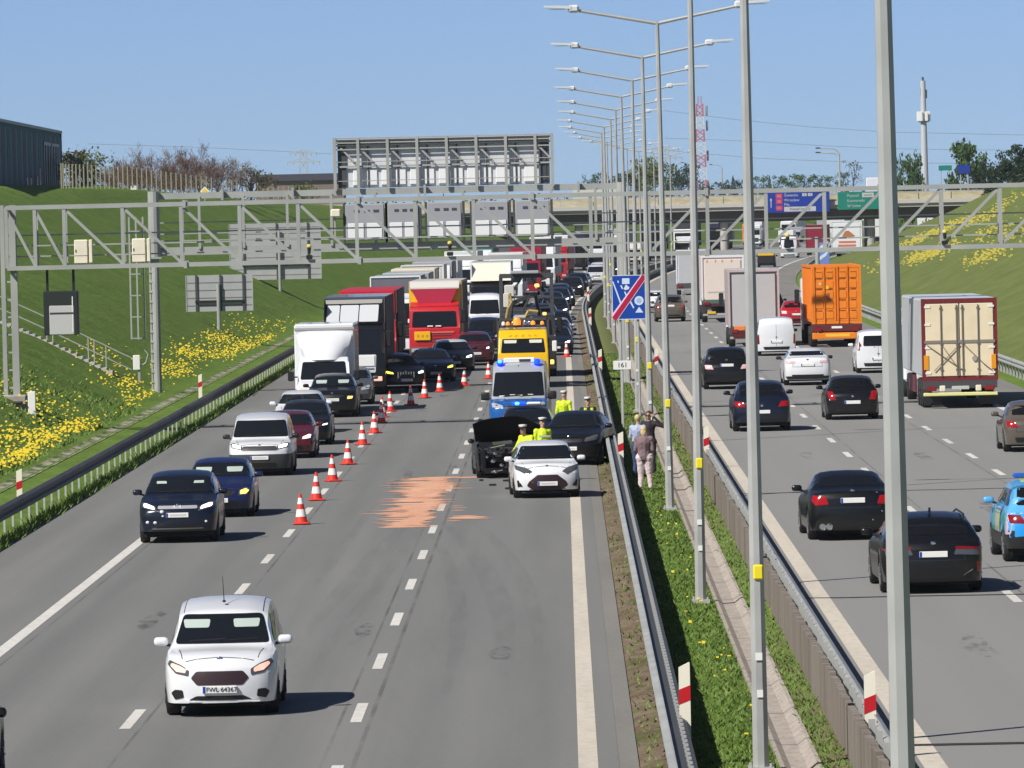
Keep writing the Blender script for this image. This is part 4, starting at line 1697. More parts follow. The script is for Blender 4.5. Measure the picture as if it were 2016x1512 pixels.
        patch("bumper_insert", bvh, [(-.62 * hw, S["sill"] + .06), (.62 * hw, S["sill"] + .06), (.68 * hw, .42), (-.68 * hw, .42)], 'r', BLACK, t, .008, .1, .03)
    for y in (S["axf"], L - S["axr"]):
        for sgn in (1, -1):
            wheel(t, sgn * (hw - .115), y, S["wr"], .21, rim, sgn)
    if screen_daylight:  # daylight through the rear windows, painted as pale patches on the glass
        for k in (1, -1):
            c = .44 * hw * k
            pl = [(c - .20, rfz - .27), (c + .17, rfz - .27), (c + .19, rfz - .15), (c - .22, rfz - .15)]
            patch("visor_daylight", bvh, pl, 'f', mat("daylight_pale_green", (.42, .50, .46), .5), t, .018, .06, .03)
    if extra:
        extra(t, bvh, S)
    return t
def put(x, s, lift=0.0):
    """point on the carriageway at lateral x (already including the bend)"""
    return (x, s, prof(s) + lift)
# ================================================================== CARS
GL = "cars queueing on the left carriageway"
GR = "vehicles driving away on the right carriageway"
# -- left carriageway, fronts towards the camera
def mpv_extra(t, bvh, S):
    m = MB(); m.tube((.0, 1.95, 1.64), (-.03, 2.25, 2.02), .008, .004, 6); m.ball((.0, 1.95, 1.655), .03, .05, .02); m.build("antenna", BLACK, t)
    for k in (1, -1):
        patch("roof_seam", bvh, [(.60 * k, 1.75), (.612 * k, 1.75), (.60 * k, 3.7), (.588 * k, 3.7)], 't', DARKGREY, t, .004, .3, 0)
    h_, n_ = cast(bvh, 0, .425, 'f')
    q = text_mesh("FWL 64367", .098, mat("plate_ink", (.03, .03, .035), .5), t, (.025, h_.y - .036, .425), (R(90), 0, 0), "plate_lettering", .002)
    m = MB(); m.box(-.6, .6, .06, .10, .235, .250); m.build("splitter", P_WHITE, t)
    patch("dashboard_reflection", bvh, [(-.60, 1.10), (-.48, 1.10), (-.48, 1.13), (-.60, 1.13)], 'f', WHITE, t, .010, .1, .0) if False else None
TYPES["mpv"]["ws"] = [(-.72, 1.06), (.72, 1.06), (.60, 1.475), (-.60, 1.475)]
car("minivan", "white compact minivan driving alone nearest the camera, plate FWL 64367", "minivan", TYPES["mpv"], P_WHITE, put(-5.32, 104.2), 0, head=LAMP_WARM, screen_daylight=True, platez=.425,
    headp=[(.55, -.27), (.78, -.23), (.93, -.10), (.89, -.04), (.68, -.11), (.54, -.18)], grille=[(-.41, -.20), (-.51, -.30), (-.40, -.41), (.40, -.41), (.51, -.30), (.41, -.20)], grille_m=mat("dark_plum_plastic", (.035, .018, .022), .4),
    intake=[(-.56, .265), (.56, .265), (.42, .33), (-.42, .33)], fog=[[(.64, .31), (.80, .28), (.86, .38), (.80, .43), (.66, .42)]], extra=mpv_extra, group=GL, rim=ALLOY_DARK)
def suv_x(t, bvh, S):
    hw = S["W"] / 2
    m = MB()
    for x, z, a in ((-.70, .50, .045), (-.52, .49, .045), (.66, .50, .035), (-.36, .74, .05), (-.34, .64, .03)):
        h_, n_ = cast(bvh, x, z, 'f')
        m.ball((h_.x, h_.y, h_.z), a, .03, a * .8, 8)
    m.build("fog_lamp", mat("fog_white", (.75, .76, .78), .2), t)
    m = MB()
    for x in (-.07, .07):
        h_, n_ = cast(bvh, x, S["nose"] - .05, 'f')
        m.extrude([(x - .05, h_.z - .06), (x, h_.z + .05), (x + .05, h_.z - .06), (x, h_.z - .02)], 'y', h_.y - .03, h_.y)
    m.build("badge", WHITE, t)
    patch("bumper_line", bvh, [(-.60, .335), (.60, .335), (.58, .36), (-.58, .36)], 'f', mat("trim_grey_dark", (.16, .165, .18), .4), t, .012, .1, 0)
    for k in (1, -1):  # light seen through the cabin, put on the windscreen as pale strips
        patch("visor_daylight", bvh, [(k * .12 * hw + k * .2, 1.33), (k * .60 * hw, 1.33), (k * .60 * hw, 1.385), (k * .14 * hw + k * .2, 1.385)], 'f', mat("daylight_pale_green"), t, .018, .08, .01)
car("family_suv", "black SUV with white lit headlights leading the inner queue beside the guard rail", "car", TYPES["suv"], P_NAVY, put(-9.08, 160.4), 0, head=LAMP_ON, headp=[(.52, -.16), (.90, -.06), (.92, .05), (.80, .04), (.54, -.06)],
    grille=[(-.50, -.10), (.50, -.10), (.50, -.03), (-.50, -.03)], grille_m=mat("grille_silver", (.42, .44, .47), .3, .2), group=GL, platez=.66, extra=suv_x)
car("hatchback", "dark blue hatchback with amber indicator lit, half hidden by the leading black SUV", "car", TYPES["hatch"], P_BLUE, put(-8.79, 173.4), 0, head_r=LAMP_AMBER, head_l=LAMP_CLEAR, headp=[(.58, -.19), (.82, -.17), (.92, -.06), (.80, .01), (.60, -.05)], group=GL, platez=.44, screen_daylight=True)
def caddy_x(t, bvh, S):
    pass
car("delivery_van", "white small delivery van with dark grey bumper and lit headlights in the inner queue", "van", TYPES["caddy"], P_WHITE, put(-8.90, 200.0), 0, head=LAMP_ON, lower=DARKGREY, mirror=BLACK,
    headp=[(.54, -.16), (.88, -.09), (.93, .02), (.80, .04), (.54, -.06)], grille=[(-.55, -.17), (.55, -.17), (.52, -.05), (-.52, -.05)], grille_m=DARKGREY, intake=[(-.55, .26), (.55, .26), (.5, .40), (-.5, .40)], platez=.54, group=GL, rim=ALLOY_DARK)
car("hatchback", "maroon car with bright headlight, hidden behind the white delivery van", "car", TYPES["hatch"], P_MAROON, put(-8.66, 213.6), 0, head=LAMP_ON, group=GL)
car("hatchback", "black hatchback with slim lit headlights, between the maroon car and the white car", "car", TYPES["hatch"], P_BLACK, put(-8.55, 225.2), 0, head=LAMP_ON, headp=[(.50, -.13), (.90, -.07), (.92, -.01), (.54, -.08)], group=GL)
car("hatchback", "white car with black windscreen in front of the white box truck", "car", TYPES["hatch"], P_WHITE, put(-9.14, 237.0), 0, head=LAMP_CLEAR, group=GL)
car("crossover", "black crossover with one amber indicator, right beside the white box truck", "car", TYPES["csuv"], P_BLACK, put(-8.59, 254.2), 0, head_r=LAMP_AMBER, head_l=LAMP_ON, headp=[(.56, -.26), (.82, -.24), (.86, -.12), (.60, -.12)], platez=.66, screen_daylight=True, group=GL)
car("hatchback", "dark grey car partly hidden behind the black crossover with amber indicator", "car", TYPES["hatch"], P_GREY, put(-8.42, 269.8), 0, head=LAMP_CLEAR, group=GL)
def merge_x(t, bvh, S):
    h_, n_ = cast(bvh, -.3, .80, 'f')
    m = MB()
    for k in range(-3, 4):
        m.box(-.045 + k * .11, .045 + k * .11 - .03, h_.y - .06, h_.y + .03, .60, .86)
    m.build("grille_bars", CHROME, t)
    m = MB(); m.bbox(-.85, .85, .02, .12, .27, .34, .02); m.build("bumper_trim", CHROME, t)
car("luxury_suv", "black SUV with chrome barred grille merging slantwise across the lane line by the cones", "car", TYPES["suv"], P_BLACK, put(-6.55, 285.8), R(13), head_r=LAMP_ON, head_l=LAMP_YEL, platez=.52, extra=merge_x, group=GL)
car("saloon", "dark blue saloon with yellow lit lamp following the merging black SUV", "car", TYPES["saloon"], P_NAVY, put(-5.62, 301.0), R(6), head_r=LAMP_YEL, head_l=LAMP_CLEAR, group=GL)
car("estate_car", "dark car with a white roof behind the dark blue saloon", "car", TYPES["wagon"], P_BLACK, put(-5.05, 319.0), R(4), roof=P_WHITE, head=LAMP_CLEAR, head_r=LAMP_ON, group=GL)
car("crossover", "maroon crossover with pale plate, last of the cars before the recovery truck", "car", TYPES["csuv"], P_MAROON, put(-4.22, 329.5), R(3), head=LAMP_ON, group=GL)
car("people_carrier", "dark navy people carrier beside the yellow recovery truck's cab", "car", TYPES["caddy"], P_NAVY, put(-4.05, 358.8), R(2), head=LAMP_CLEAR, group=GL)
car("hatchback", "navy car with pale roof edge behind the navy people carrier", "car", TYPES["hatch"], P_NAVY, put(-4.3, 378), R(1), head=LAMP_CLEAR, group=GL)
def yaris_x(t, bvh, S):
    for k in (1, -1):
        pl = [(.62, .24), (.93, .24), (.96, .34), (.80, .30), (.60, .34)]
    g = patch("lower_lip", bvh, [(-.50 * .87, .20), (.50 * .87, .20), (.56 * .87, .25), (-.56 * .87, .25)], 'f', BLACK, t, .012, .08, .01)
    h_, n_ = cast(bvh, 0, .90, 't')
car("hatchback", "white small hatchback standing crosswise in front of the crashed black car", "car", TYPES["yaris"], P_WHITE, put(-.51, 180.6), R(3), head=LAMP_DARK, headp=[(.44, -.16), (.60, -.24), (.93, -.10), (.95, .01), (.60, -.07)],
    grille=[(-.30, -.24), (.30, -.24), (.56, -.42), (.62, -.52), (.42, -.64), (-.42, -.64), (-.62, -.52), (-.56, -.42)], grille_m=mat("dark_plum_plastic"), intake=False, fog=[[(.74, .32), (.88, .30), (.90, .48), (.86, .48)]],
    platez=.39, group="vehicles at the crash scene", extra=yaris_x, rim=ALLOY_DARK)

# -- the crashed car: bonnet torn up, engine bay bare
def crash_x(t, bvh, S):
    hw = S["W"] / 2
    m = MB()
    n, q = 8, 8
    vs, fs = [], []
    for i in range(n + 1):
        f = i / n
        for j in range(q + 1):
            u = -1 + 2 * j / q
            wd = hw * (.98 + .10 * f)
            x = u * wd
            y = 1.22 - f * .50 + .06 * u * u * f
            z = 1.00 + f * .72 - .22 * abs(u) ** 2.2 * f - .02 * math.sin(u * 5 + f * 3) * f - (.10 * f if u > .3 else 0) * (u - .3)
            vs.append((x, y, z))
    for i in range(n):
        for j in range(q):
            a = i * (q + 1) + j
            fs.append((a, a + 1, a + q + 2, a + q + 1))
    k = len(vs)
    vs += [(x, y + .03, z + .015) for x, y, z in vs]
    fs += [tuple(p + k for p in f[::-1]) for f in fs]
    rim = [j for j in range(q + 1)] + [(i + 1) * (q + 1) - 1 for i in range(1, n + 1)] + [n * (q + 1) + j for j in range(q - 1, -1, -1)] + [i * (q + 1) for i in range(n - 1, 0, -1)]
    for a, b in zip(rim, rim[1:] + rim[:1]):
        fs.append((a, b, b + k, a + k))
    m.add(vs, fs)
    m.build("bonnet", [P_BLACK], t, True, 50, label="bonnet folded up")
    rr = random.Random(11)
    e = MB()
    e.bbox(-.42, .30, .55, .95, .55, .86, .04)
    e.bbox(.34, .62, .50, .95, .60, .88, .03)
    e.bbox(-.68, -.46, .45, .8, .55, .84, .03)
    for _ in range(26):
        x, y, z = rr.uniform(-.75, .75), rr.uniform(.02, .5), rr.uniform(.30, .86)
        a = rr.uniform(.03, .11)
        e.beam((x, y, z), (x + rr.uniform(-.25, .25), y + rr.uniform(0, .2), z + rr.uniform(-.15, .15)), a, a * .6)
    e.tube((-.7, .2, .72), (.7, .25, .70), .035)
    e.path([(-.5, .3, .85), (-.1, .2, .93), (.3, .35, .9), (.6, .3, .8)], .03)
    e.build("engine", mat("engine_black", (.028, .028, .030), .5), t)
    b = MB()
    for x, y, z, a in ((-.40, -.06, .72, .07), (-.46, -.07, .50, .075), (.06, -.06, .56, .07), (-.22, -.07, .38, .065), (-.40, -.08, .20, .06), (.3, -.06, .42, .05), (-.62, -.05, .62, .05), (.15, -.06, .78, .05)):
        b.ball((x, y, z), a, .03, a * .75, 8)
    b.beam((-.52, -.06, .19), (-.20, -.08, .24), .03)
    b.beam((-.45, .30, .98), (.10, .32, 1.02), .05, .09)
    b.build("bare_metal", CHROME, t)
    c = MB()
    c.bbox(-.80, -.62, .10, .55, .20, .80, .05)
    c.bbox(.62, .80, .10, .55, .20, .80, .05)
    c.bbox(-.7, .7, .03, .16, .14, .30, .03)
    c.build("front_frame", P_BLACK, t)
cs = car_type(4.6, 1.82, 1.46, .80, (1.25, 1.00), (2.15, 1.38), (3.6, 1.38), (4.3, 1.02), .96, beltr=1.0)
TYPES["crash"] = cs
def build_crash():
    V, F, bvh = body_arrays(cs)
    t = thing("crashed_car", "black crashed car with its bonnet folded up and front end torn off", "car", put(-1.62, 194.6), R(3), "vehicles at the crash scene")
    keep = MB()
    idx = {}
    for f in F:
        cy = sum(V[i][1] for i in f) / len(f)
        cz = sum(V[i][2] for i in f) / len(f)
        cx = sum(abs(V[i][0]) for i in f) / len(f)
        if (cy < 1.18 and cz > .80 and cx < .86) or cy < .33 and cx < .84:
            continue
        vs = [V[i] for i in f]
        b = []
        for i in f:
            if i not in idx:
                idx[i] = len(keep.v)
                keep.v.append(tuple(V[i]))
            b.append(idx[i])
        keep.f.append(tuple(b))
        keep.mi.append(0)
    keep.build("body", P_BLACK, t, True, 32)
    m = MB(); m.box(-.78, .78, .5, 4.3, .16, .45); m.build("underside", UNDER, t)
    m = MB(); m.box(-.80, .80, 1.14, 1.20, .3, .98); m.build("bulkhead", BLACK, t)
    wl = .955 * .91 - .075
    patch("windscreen", bvh, [(-wl, 1.03), (wl, 1.03), (.62, 1.32), (-.62, 1.32)], 'f', GLASS_B, t, .006, .12, .06)
    for sd in 'RL':
        patch("side_window", bvh, [(1.7, 1.05), (3.9, 1.05), (3.4, 1.27), (2.3, 1.27)], sd, GLASS, t, .006, .2, .05)
    for k in (1, -1):
        m = MB(); m.ball((k * 1.0, 1.65, 1.02), .1, .07, .07); m.build("mirror", P_BLACK, t)
        for y in (.86, 3.74):
            wheel(t, k * .79, y, .33, .21, ALLOY_DARK, k)
    crash_x(t, bvh, cs)
build_crash()
TYPES["coupe"] = car_type(4.5, 1.86, 1.55, .86, (1.25, 1.06), (2.15, 1.46), (3.5, 1.46), (4.25, 1.08), 1.0, .72, sill=.26, wr=.36, bow=.28, beltr=1.05)
car("crossover", "black crossover standing against the median beside the crashed car", "car", TYPES["coupe"], P_BLACK, put(.05, 203.0), R(-7), head=LAMP_DARK, group="vehicles at the crash scene", plate=True, platez=.5)
def lightbar(t, bvh, S):
    z = S["H"] - .01
    y = (S["rf"][0] + S["rr"][0]) / 2 - .5
    m = MB(); m.bbox(-.62, .62, y - .14, y + .14, z, z + .05, .02); m.build("light_bar", DARKGREY, t)
    m = MB(); m.bbox(-.46, -.02, y - .13, y + .13, z + .05, z + .15, .03)
    b = m.build("blue_lamp", BLUE_LIGHT, t)
    m = MB(); m.ball((-.30, y - .10, z + .10), .09, .06, .05); m.build("lamp_core", BLUE_HOT, b)
    m = MB(); m.bbox(0.0, .44, y - .13, y + .13, z + .05, z + .14, .03); m.build("clear_lamp", mat("lamp_clear_white", (.8, .82, .9), .2), t)
car("police_car", "dark blue police car with flashing roof lamps between crashed car and police van", "police car", TYPES["hatch"], P_NAVY, put(-1.20, 212.2), R(0), extra=lightbar, group="vehicles at the crash scene")

# -- silver police van
def pvan_x(t, bvh, S):
    for x, y, c in ((-.62, 1.75, 1), (.62, 1.75, 0)):
        z = 2.36
        m = MB(); m.lathe([(.11, 0), (.11, .05), (.09, .16), (.0, .19)], (x, y + .1, z), 14)
        b = m.build("beacon", BLUE_LIGHT, t, True, 50)
        if c:
            m = MB(); m.ball((x - .0, y, z + .11), .07, .05, .06); m.build("lamp_core", BLUE_HOT, b)
    m = MB(); m.bbox(-.5, .55, 1.98, 2.22, 2.40, 2.58, .03)
    m.build("roof_sign", WHITE, t)
    m = MB(); m.box(.02, .40, 1.972, 1.98, 2.44, 2.53); m.build("sign_lettering_strip", DARKGREY, t)
    m = MB(); m.ball((.0, 1.80, 2.30), .03, .03, .03); m.build("antenna_foot", BLACK, t)
    for k in range(-3, 4):
        patch("roof_rib", bvh, [(k * .22 - .012, 2.3), (k * .22 + .012, 2.3), (k * .22 + .012, 5.2), (k * .22 - .012, 5.2)], 't', P_SILVER, t, .012, .4, 0)
    m = MB()
    for x, z in ((-.55, 1.33), (-.2, 1.36), (.05, 1.34), (.4, 1.36)):
        h_, n_ = cast(bvh, x, z, 'f')
        m.bbox(x - .09, x + .09, h_.y - .02, h_.y + .01, z - .02, z + .02, .008)
    m.build("dashboard_papers", WHITE, t)
TYPES["pvan"]["lowz"] = 1.24
TYPES["pvan"]["ws"] = [(-.86, 1.32), (.86, 1.32), (.78, 2.10), (-.78, 2.10)]
car("police_van", "silver police van with blue lower body and blue beacon flashing on its roof", "police van", TYPES["pvan"], P_SILVER, put(-1.58, 229.4), R(-1.2), lower=paint("police_blue", (.01, .10, .36)), mirror=BLACK, extra=pvan_x, group="vehicles at the crash scene", head=LAMP_CLEAR, side_glass=True, rim=ALLOY_DARK)

# -- right carriageway, backs towards the camera
def rput(x, s, S):
    return put(x, s + S["L"], LIFT)
T = TYPES
GP = dict(rear=True, group=GR)
def rcar(name, label, cat, S, pm, x, s, yaw=0.0, **kw):
    k = dict(GP)
    k.update(kw)
    return car(name, label, cat, S, pm, rput(x, s, S), math.pi + R(yaw), **k)
def wagon_x(t, bvh, S):
    for k in (1, -1):
        pl = [(.40, .82), (.90, .80), (.92, .84), (.42, .865)]
        patch("light_strip", bvh, pl if k > 0 else mir(pl), 'r', TAIL, t, .014, .06, .0)
        m = MB(); m.path([(k * .60, 1.9, 1.37), (k * .62, 2.4, 1.445), (k * .62, 4.2, 1.43), (k * .60, 4.45, 1.36)], .018); m.build("roof_rail", BLACK, t)
    for k in (1, -1):
        patch("reflector", bvh, [(k * .80, .40), (k * .86, .40), (k * .86, .58), (k * .81, .58)], 'r', TAIL, t, .012, .05, .01)
        patch("bumper_crease", bvh, [(k * .55, .33), (k * .72, .43), (k * .72, .445), (k * .55, .345)], 'r', mat("trim_grey_dark", (.16, .165, .18), .4), t, .012, .05, 0)
    m = MB(); m.extrude([(2.9 + 1.0, 1.44), (4.15, 1.43), (4.13, 1.56), (4.07, 1.52)], 'x', -.02, .02); m.build("antenna_fin", P_BLACK, t)
rcar("estate_car", "black estate car with slim red tail lamps, nearest on the right carriageway", "car", T["wagon"], P_BLACK, 6.62, 127.0, 1.0, extra=wagon_x, tail=LAMP_DARK, tailp=[(.40, .72), (.92, .70), (.94, .84), (.46, .86)], rear_plate_z=.73)
def saloon_x(t, bvh, S):
    m = MB()
    h_, n_ = cast(bvh, .55, .30, 'r')
    m.lathe([(.06, 0), (.075, .02), (.075, -.08)], (.52, h_.y + .03, .30), 12, 'y')
    m.lathe([(.06, 0), (.075, .02), (.075, -.08)], (.66, h_.y + .02, .30), 12, 'y')
    m.build("exhaust_tip", CHROME, t)
    m = MB()
    for x, z in ((-.52, 1.02), (-.62, .62), (-.42, .44)):
        h_, n_ = cast(bvh, x, z, 'r')
        m.ball((h_.x, h_.y, h_.z), .02, .01, .02, 6)
    m.build("parking_sensor", CHROME, t)
rcar("saloon", "black saloon with red tail lamps ahead of the black estate car", "car", T["saloon"], P_BLACK, 5.98, 147.8, 1.5, tail=TAIL_ON, tailp=[(.56, .78), (.86, .76), (.93, .86), (.90, .97), (.62, .95)], rear_plate_z=.86, extra=saloon_x)
rcar("hatchback", "black hatchback with bright badge and red lamps in the middle lane", "car", T["hatch"], P_BLACK, 9.46, 228.4, .5, tail=TAIL_ON, tailp=[(.62, .66), (.86, .66), (.93, .95), (.72, .93)], rear_plate_z=.58)
rcar("crossover", "dark crossover with red lamps half hidden by the third lamp post", "car", T["csuv"], P_NAVY, 6.18, 219.0, .6, tail=TAIL_ON, rear_plate_z=.62)
rcar("suv", "black SUV with white plate in the lane by the median, ahead of the crossover", "car", T["suv"], P_BLACK, 6.26, 268.0, .5, tail=TAIL_PALE, rear_plate_z=.93)
def whitefb(t, bvh, S):
    patch("rear_diffuser", bvh, [(-.8, .24), (.8, .24), (.86, .36), (-.86, .36)], 'r', BLACK, t, .012, .08, .02)
rcar("fastback", "white fastback with black wing mirrors in the middle lane", "car", T["fastback"], P_WHITE, 9.50, 271.0, .4, mirror=BLACK, tail=TAIL_PALE, extra=whitefb, rear_plate_z=.80, tailp=[(.50, .88), (.92, .86), (.94, .97), (.54, .95)])
rcar("delivery_van", "white panel van with closed rear doors between the lorries", "van", T["bvan"], P_WHITE, 9.85, 321.5, .4, rearglass=None, tail=TAIL, tailp=[(.86, .55), (.95, .55), (.95, 1.0), (.88, 1.0)], rear_plate_z=.66, mirror=BLACK)
rcar("delivery_van", "white van behind the second lamp post from the camera, next to the reefer trailer", "van", T["bvan"], P_WHITE, 13.02, 287.0, .3, rearglass=[(-.62, 1.12), (.62, 1.12), (.60, 1.55), (-.60, 1.55)], tail=TAIL, tailp=[(.84, .95), (.95, .95), (.95, 1.35), (.86, 1.35)], rear_plate_z=.6)
rcar("hatchback", "bright red car squeezed between the grey box lorry and the orange container", "car", T["hatch"], P_RED, 13.15, 391, .2, tail=TAIL_PALE)
rcar("hatchback", "black car ahead of the red one beside the grey box lorry", "car", T["suv"], P_BLACK, 12.3, 412, .2)
rcar("suv", "dark brown SUV alone in the inner lane behind the blue lane sign", "car", T["suv"], P_BROWN, 6.38, 413.5, .2, tail=TAIL, rear_plate_z=.95)
rcar("hatchback", "white car ahead of the dark brown SUV, cut by the lamp posts", "car", T["hatch"], P_WHITE, 5.95, 446, .2)
def police_x(t, bvh, S):
    blocks = [("police_cyan", (.02, .30, .75)), ("police_green", (.05, .45, .25)), ("police_pink", (.62, .45, .60)), ("police_yellow", (.60, .70, .12))]
    def blk(name, poly, side, c):
        patch(name, bvh, poly, side, mat("livery_" + c[0], c[1], .3, coat=.5), t, .007, .12, .02)
    blk("livery_panel", [(.30, .55), (.84, .50), (.84, .98), (.36, 1.0)], 'r', blocks[0])
    blk("livery_panel", [(-.25, .55), (.25, .55), (.25, .95), (-.25, .95)], 'r', blocks[1])
    blk("livery_panel", [(-.5, 2.2), (.5, 2.2), (.5, 3.3), (-.5, 3.3)], 't', blocks[3])
    blk("livery_panel", [(-.84, .50), (-.30, .55), (-.36, 1.0), (-.84, .98)], 'r', blocks[0])
    y = .7
    k = 0
    for sd in 'LR':
        y, k = .9, 0
        while y < 4.1:
            blk("livery_panel", [(y, .56), (y + .42, .56), (y + .52, .98), (y + .1, .98)], sd, blocks[k % 4])
            y += .52
            k += 1
    m = MB(); m.bbox(-.6, .6, 2.5, 2.8, 1.62, 1.72, .03); m.build("light_bar", mat("beacon_off_blue", (.02, .10, .5), .2), t)
rcar("police_car", "police car with blue, green and yellow livery blocks cut by the right picture edge", "police car", T["suv"], paint("police_light_blue", (.10, .38, .70)), 9.50, 137.2, 1.5, extra=police_x, lower=BLACK)
rcar("hatchback", "brown grey hatchback cut by the right picture edge, behind the reefer trailer", "car", T["hatch"], P_BROWN, 13.32, 196.5, .6, tail=TAIL_ON, rear_plate_z=.6)
# a car cut by the left edge of the picture
car("hatchback", "black car of which only the mirror and flank enter at the lower left corner", "car", T["hatch"], P_BLACK, put(-8.62, 90.3), 0, head=LAMP_CLEAR, group=GL, glass=GLASS)

# -- inner lane queue behind the recovery truck and farther on, seen small
FAR = [("hatch", P_NAVY, 1.0, 347, 2, LAMP_ON, "dark car with one white headlight right behind the recovery truck's platform"), ("saloon", P_BLACK, 1.0, 359, 2, LAMP_ON, "black saloon with white reflections, second behind the recovery truck"),
       ("hatch", P_SILVER, 1.0, 372, 2, LAMP_ON, "silver car, third in the right lane behind the recovery truck"), ("suv", P_BLACK, 1.05, 384, 2, LAMP_ON, "black SUV with white headlights, fourth behind the recovery truck"), ("hatch", P_BLACK, 1.0, 396, 2, LAMP_ON, "black car with white headlights, fifth behind the recovery truck"),
       ("hatch", P_NAVY, .0, 408, 1, LAMP_CLEAR, "navy car in the right lane with two pale roof marks"), ("wagon", P_NAVY, .2, 421, 1, LAMP_CLEAR, "navy estate car in the right lane below the red lorry"), ("suv", P_BLACK, .9, 436, 0, LAMP_ON, "black SUV with glaring headlight beside the bend of the median rail"),
       ("hatch", P_BLUE, .3, 450, 0, LAMP_CLEAR, "blue car in the right lane, just before the bend"), ("csuv", P_NAVY, .5, 465, 0, LAMP_CLEAR, "dark blue SUV with a pale visor before the bend"), ("suv", P_NAVY, .8, 482, 0, LAMP_ON, "navy SUV with headlights where the rail bends"), ("hatch", P_BLACK, .9, 500, 0, LAMP_ON, "black car three places before the white van at the bend"),
       ("hatch", P_GREY, .3, 520, 0, LAMP_ON, "grey car at the bend between two black cars"), ("suv", P_BLACK, .8, 545, 0, LAMP_ON, "black SUV ahead of the white van at the bend"), ("suv", P_BLACK, .6, 572, 0, LAMP_CLEAR, "black SUV with dark lamps just before the white van at the bend"), ("hatch", P_SILVER, .4, 590, 0, LAMP_ON, "silver car right in front of the white van at the bend"), ("bvan", P_WHITE, .9, 618, 0, LAMP_CLEAR, "white van at the bend, last clear vehicle of the right lane"), ("bvan", P_WHITE, .4, 640, 0, LAMP_CLEAR, "white van far round the bend in the right lane"), ("suv", P_NAVY, .4, 668, 0, LAMP_ON, "navy SUV far round the bend in the right lane")]
for ty, pm, dx, s, yw, hd, lb in FAR:
    car({"hatch": "hatchback", "saloon": "saloon", "suv": "suv", "wagon": "estate_car", "csuv": "crossover", "bvan": "delivery_van"}[ty], lb, "van" if ty == "bvan" else "car", T[ty], pm, put(-1.45 + dx + off(s), s), -yaw_at(s), head=hd, group="far cars of the right hand lane", full=True, plate=True)
# ================================================================== LORRIES
def solid(profile, hw, bev, taper=None):
    """side outline (y, z) extruded across the vehicle, edges bevelled; returns mesh arrays and a BVH"""
    bm = bmesh.new()
    a = [bm.verts.new((-hw, y, z)) for y, z in profile]
    b = [bm.verts.new((hw, y, z)) for y, z in profile]
    n = len(profile)
    bm.faces.new(a[::-1])
    bm.faces.new(b)
    for i in range(n):
        bm.faces.new((a[i], a[(i + 1) % n], b[(i + 1) % n], b[i]))
    if taper:
        for v in bm.verts:
            v.co.x *= taper(v.co.y, v.co.z)
    bmesh.ops.bevel(bm, geom=[e for e in bm.edges if e.calc_length() > .05], offset=bev, segments=3, profile=.55, affect='EDGES', clamp_overlap=True)
    bm.verts.index_update()
    V = [tuple(v.co) for v in bm.verts]
    F = [tuple(v.index for v in f.verts) for f in bm.faces]
    bm.free()
    return V, F, BVHTree.FromPolygons([Vector(v) for v in V], F)
def big_wheels(t, ys, r=.5, hw=1.25, wd=.32, rim=None):
    for y in ys:
        for k in (1, -1):
            wheel(t, k * (hw - wd / 2 - .02), y, r, wd, rim or ALLOY_DARK, k)
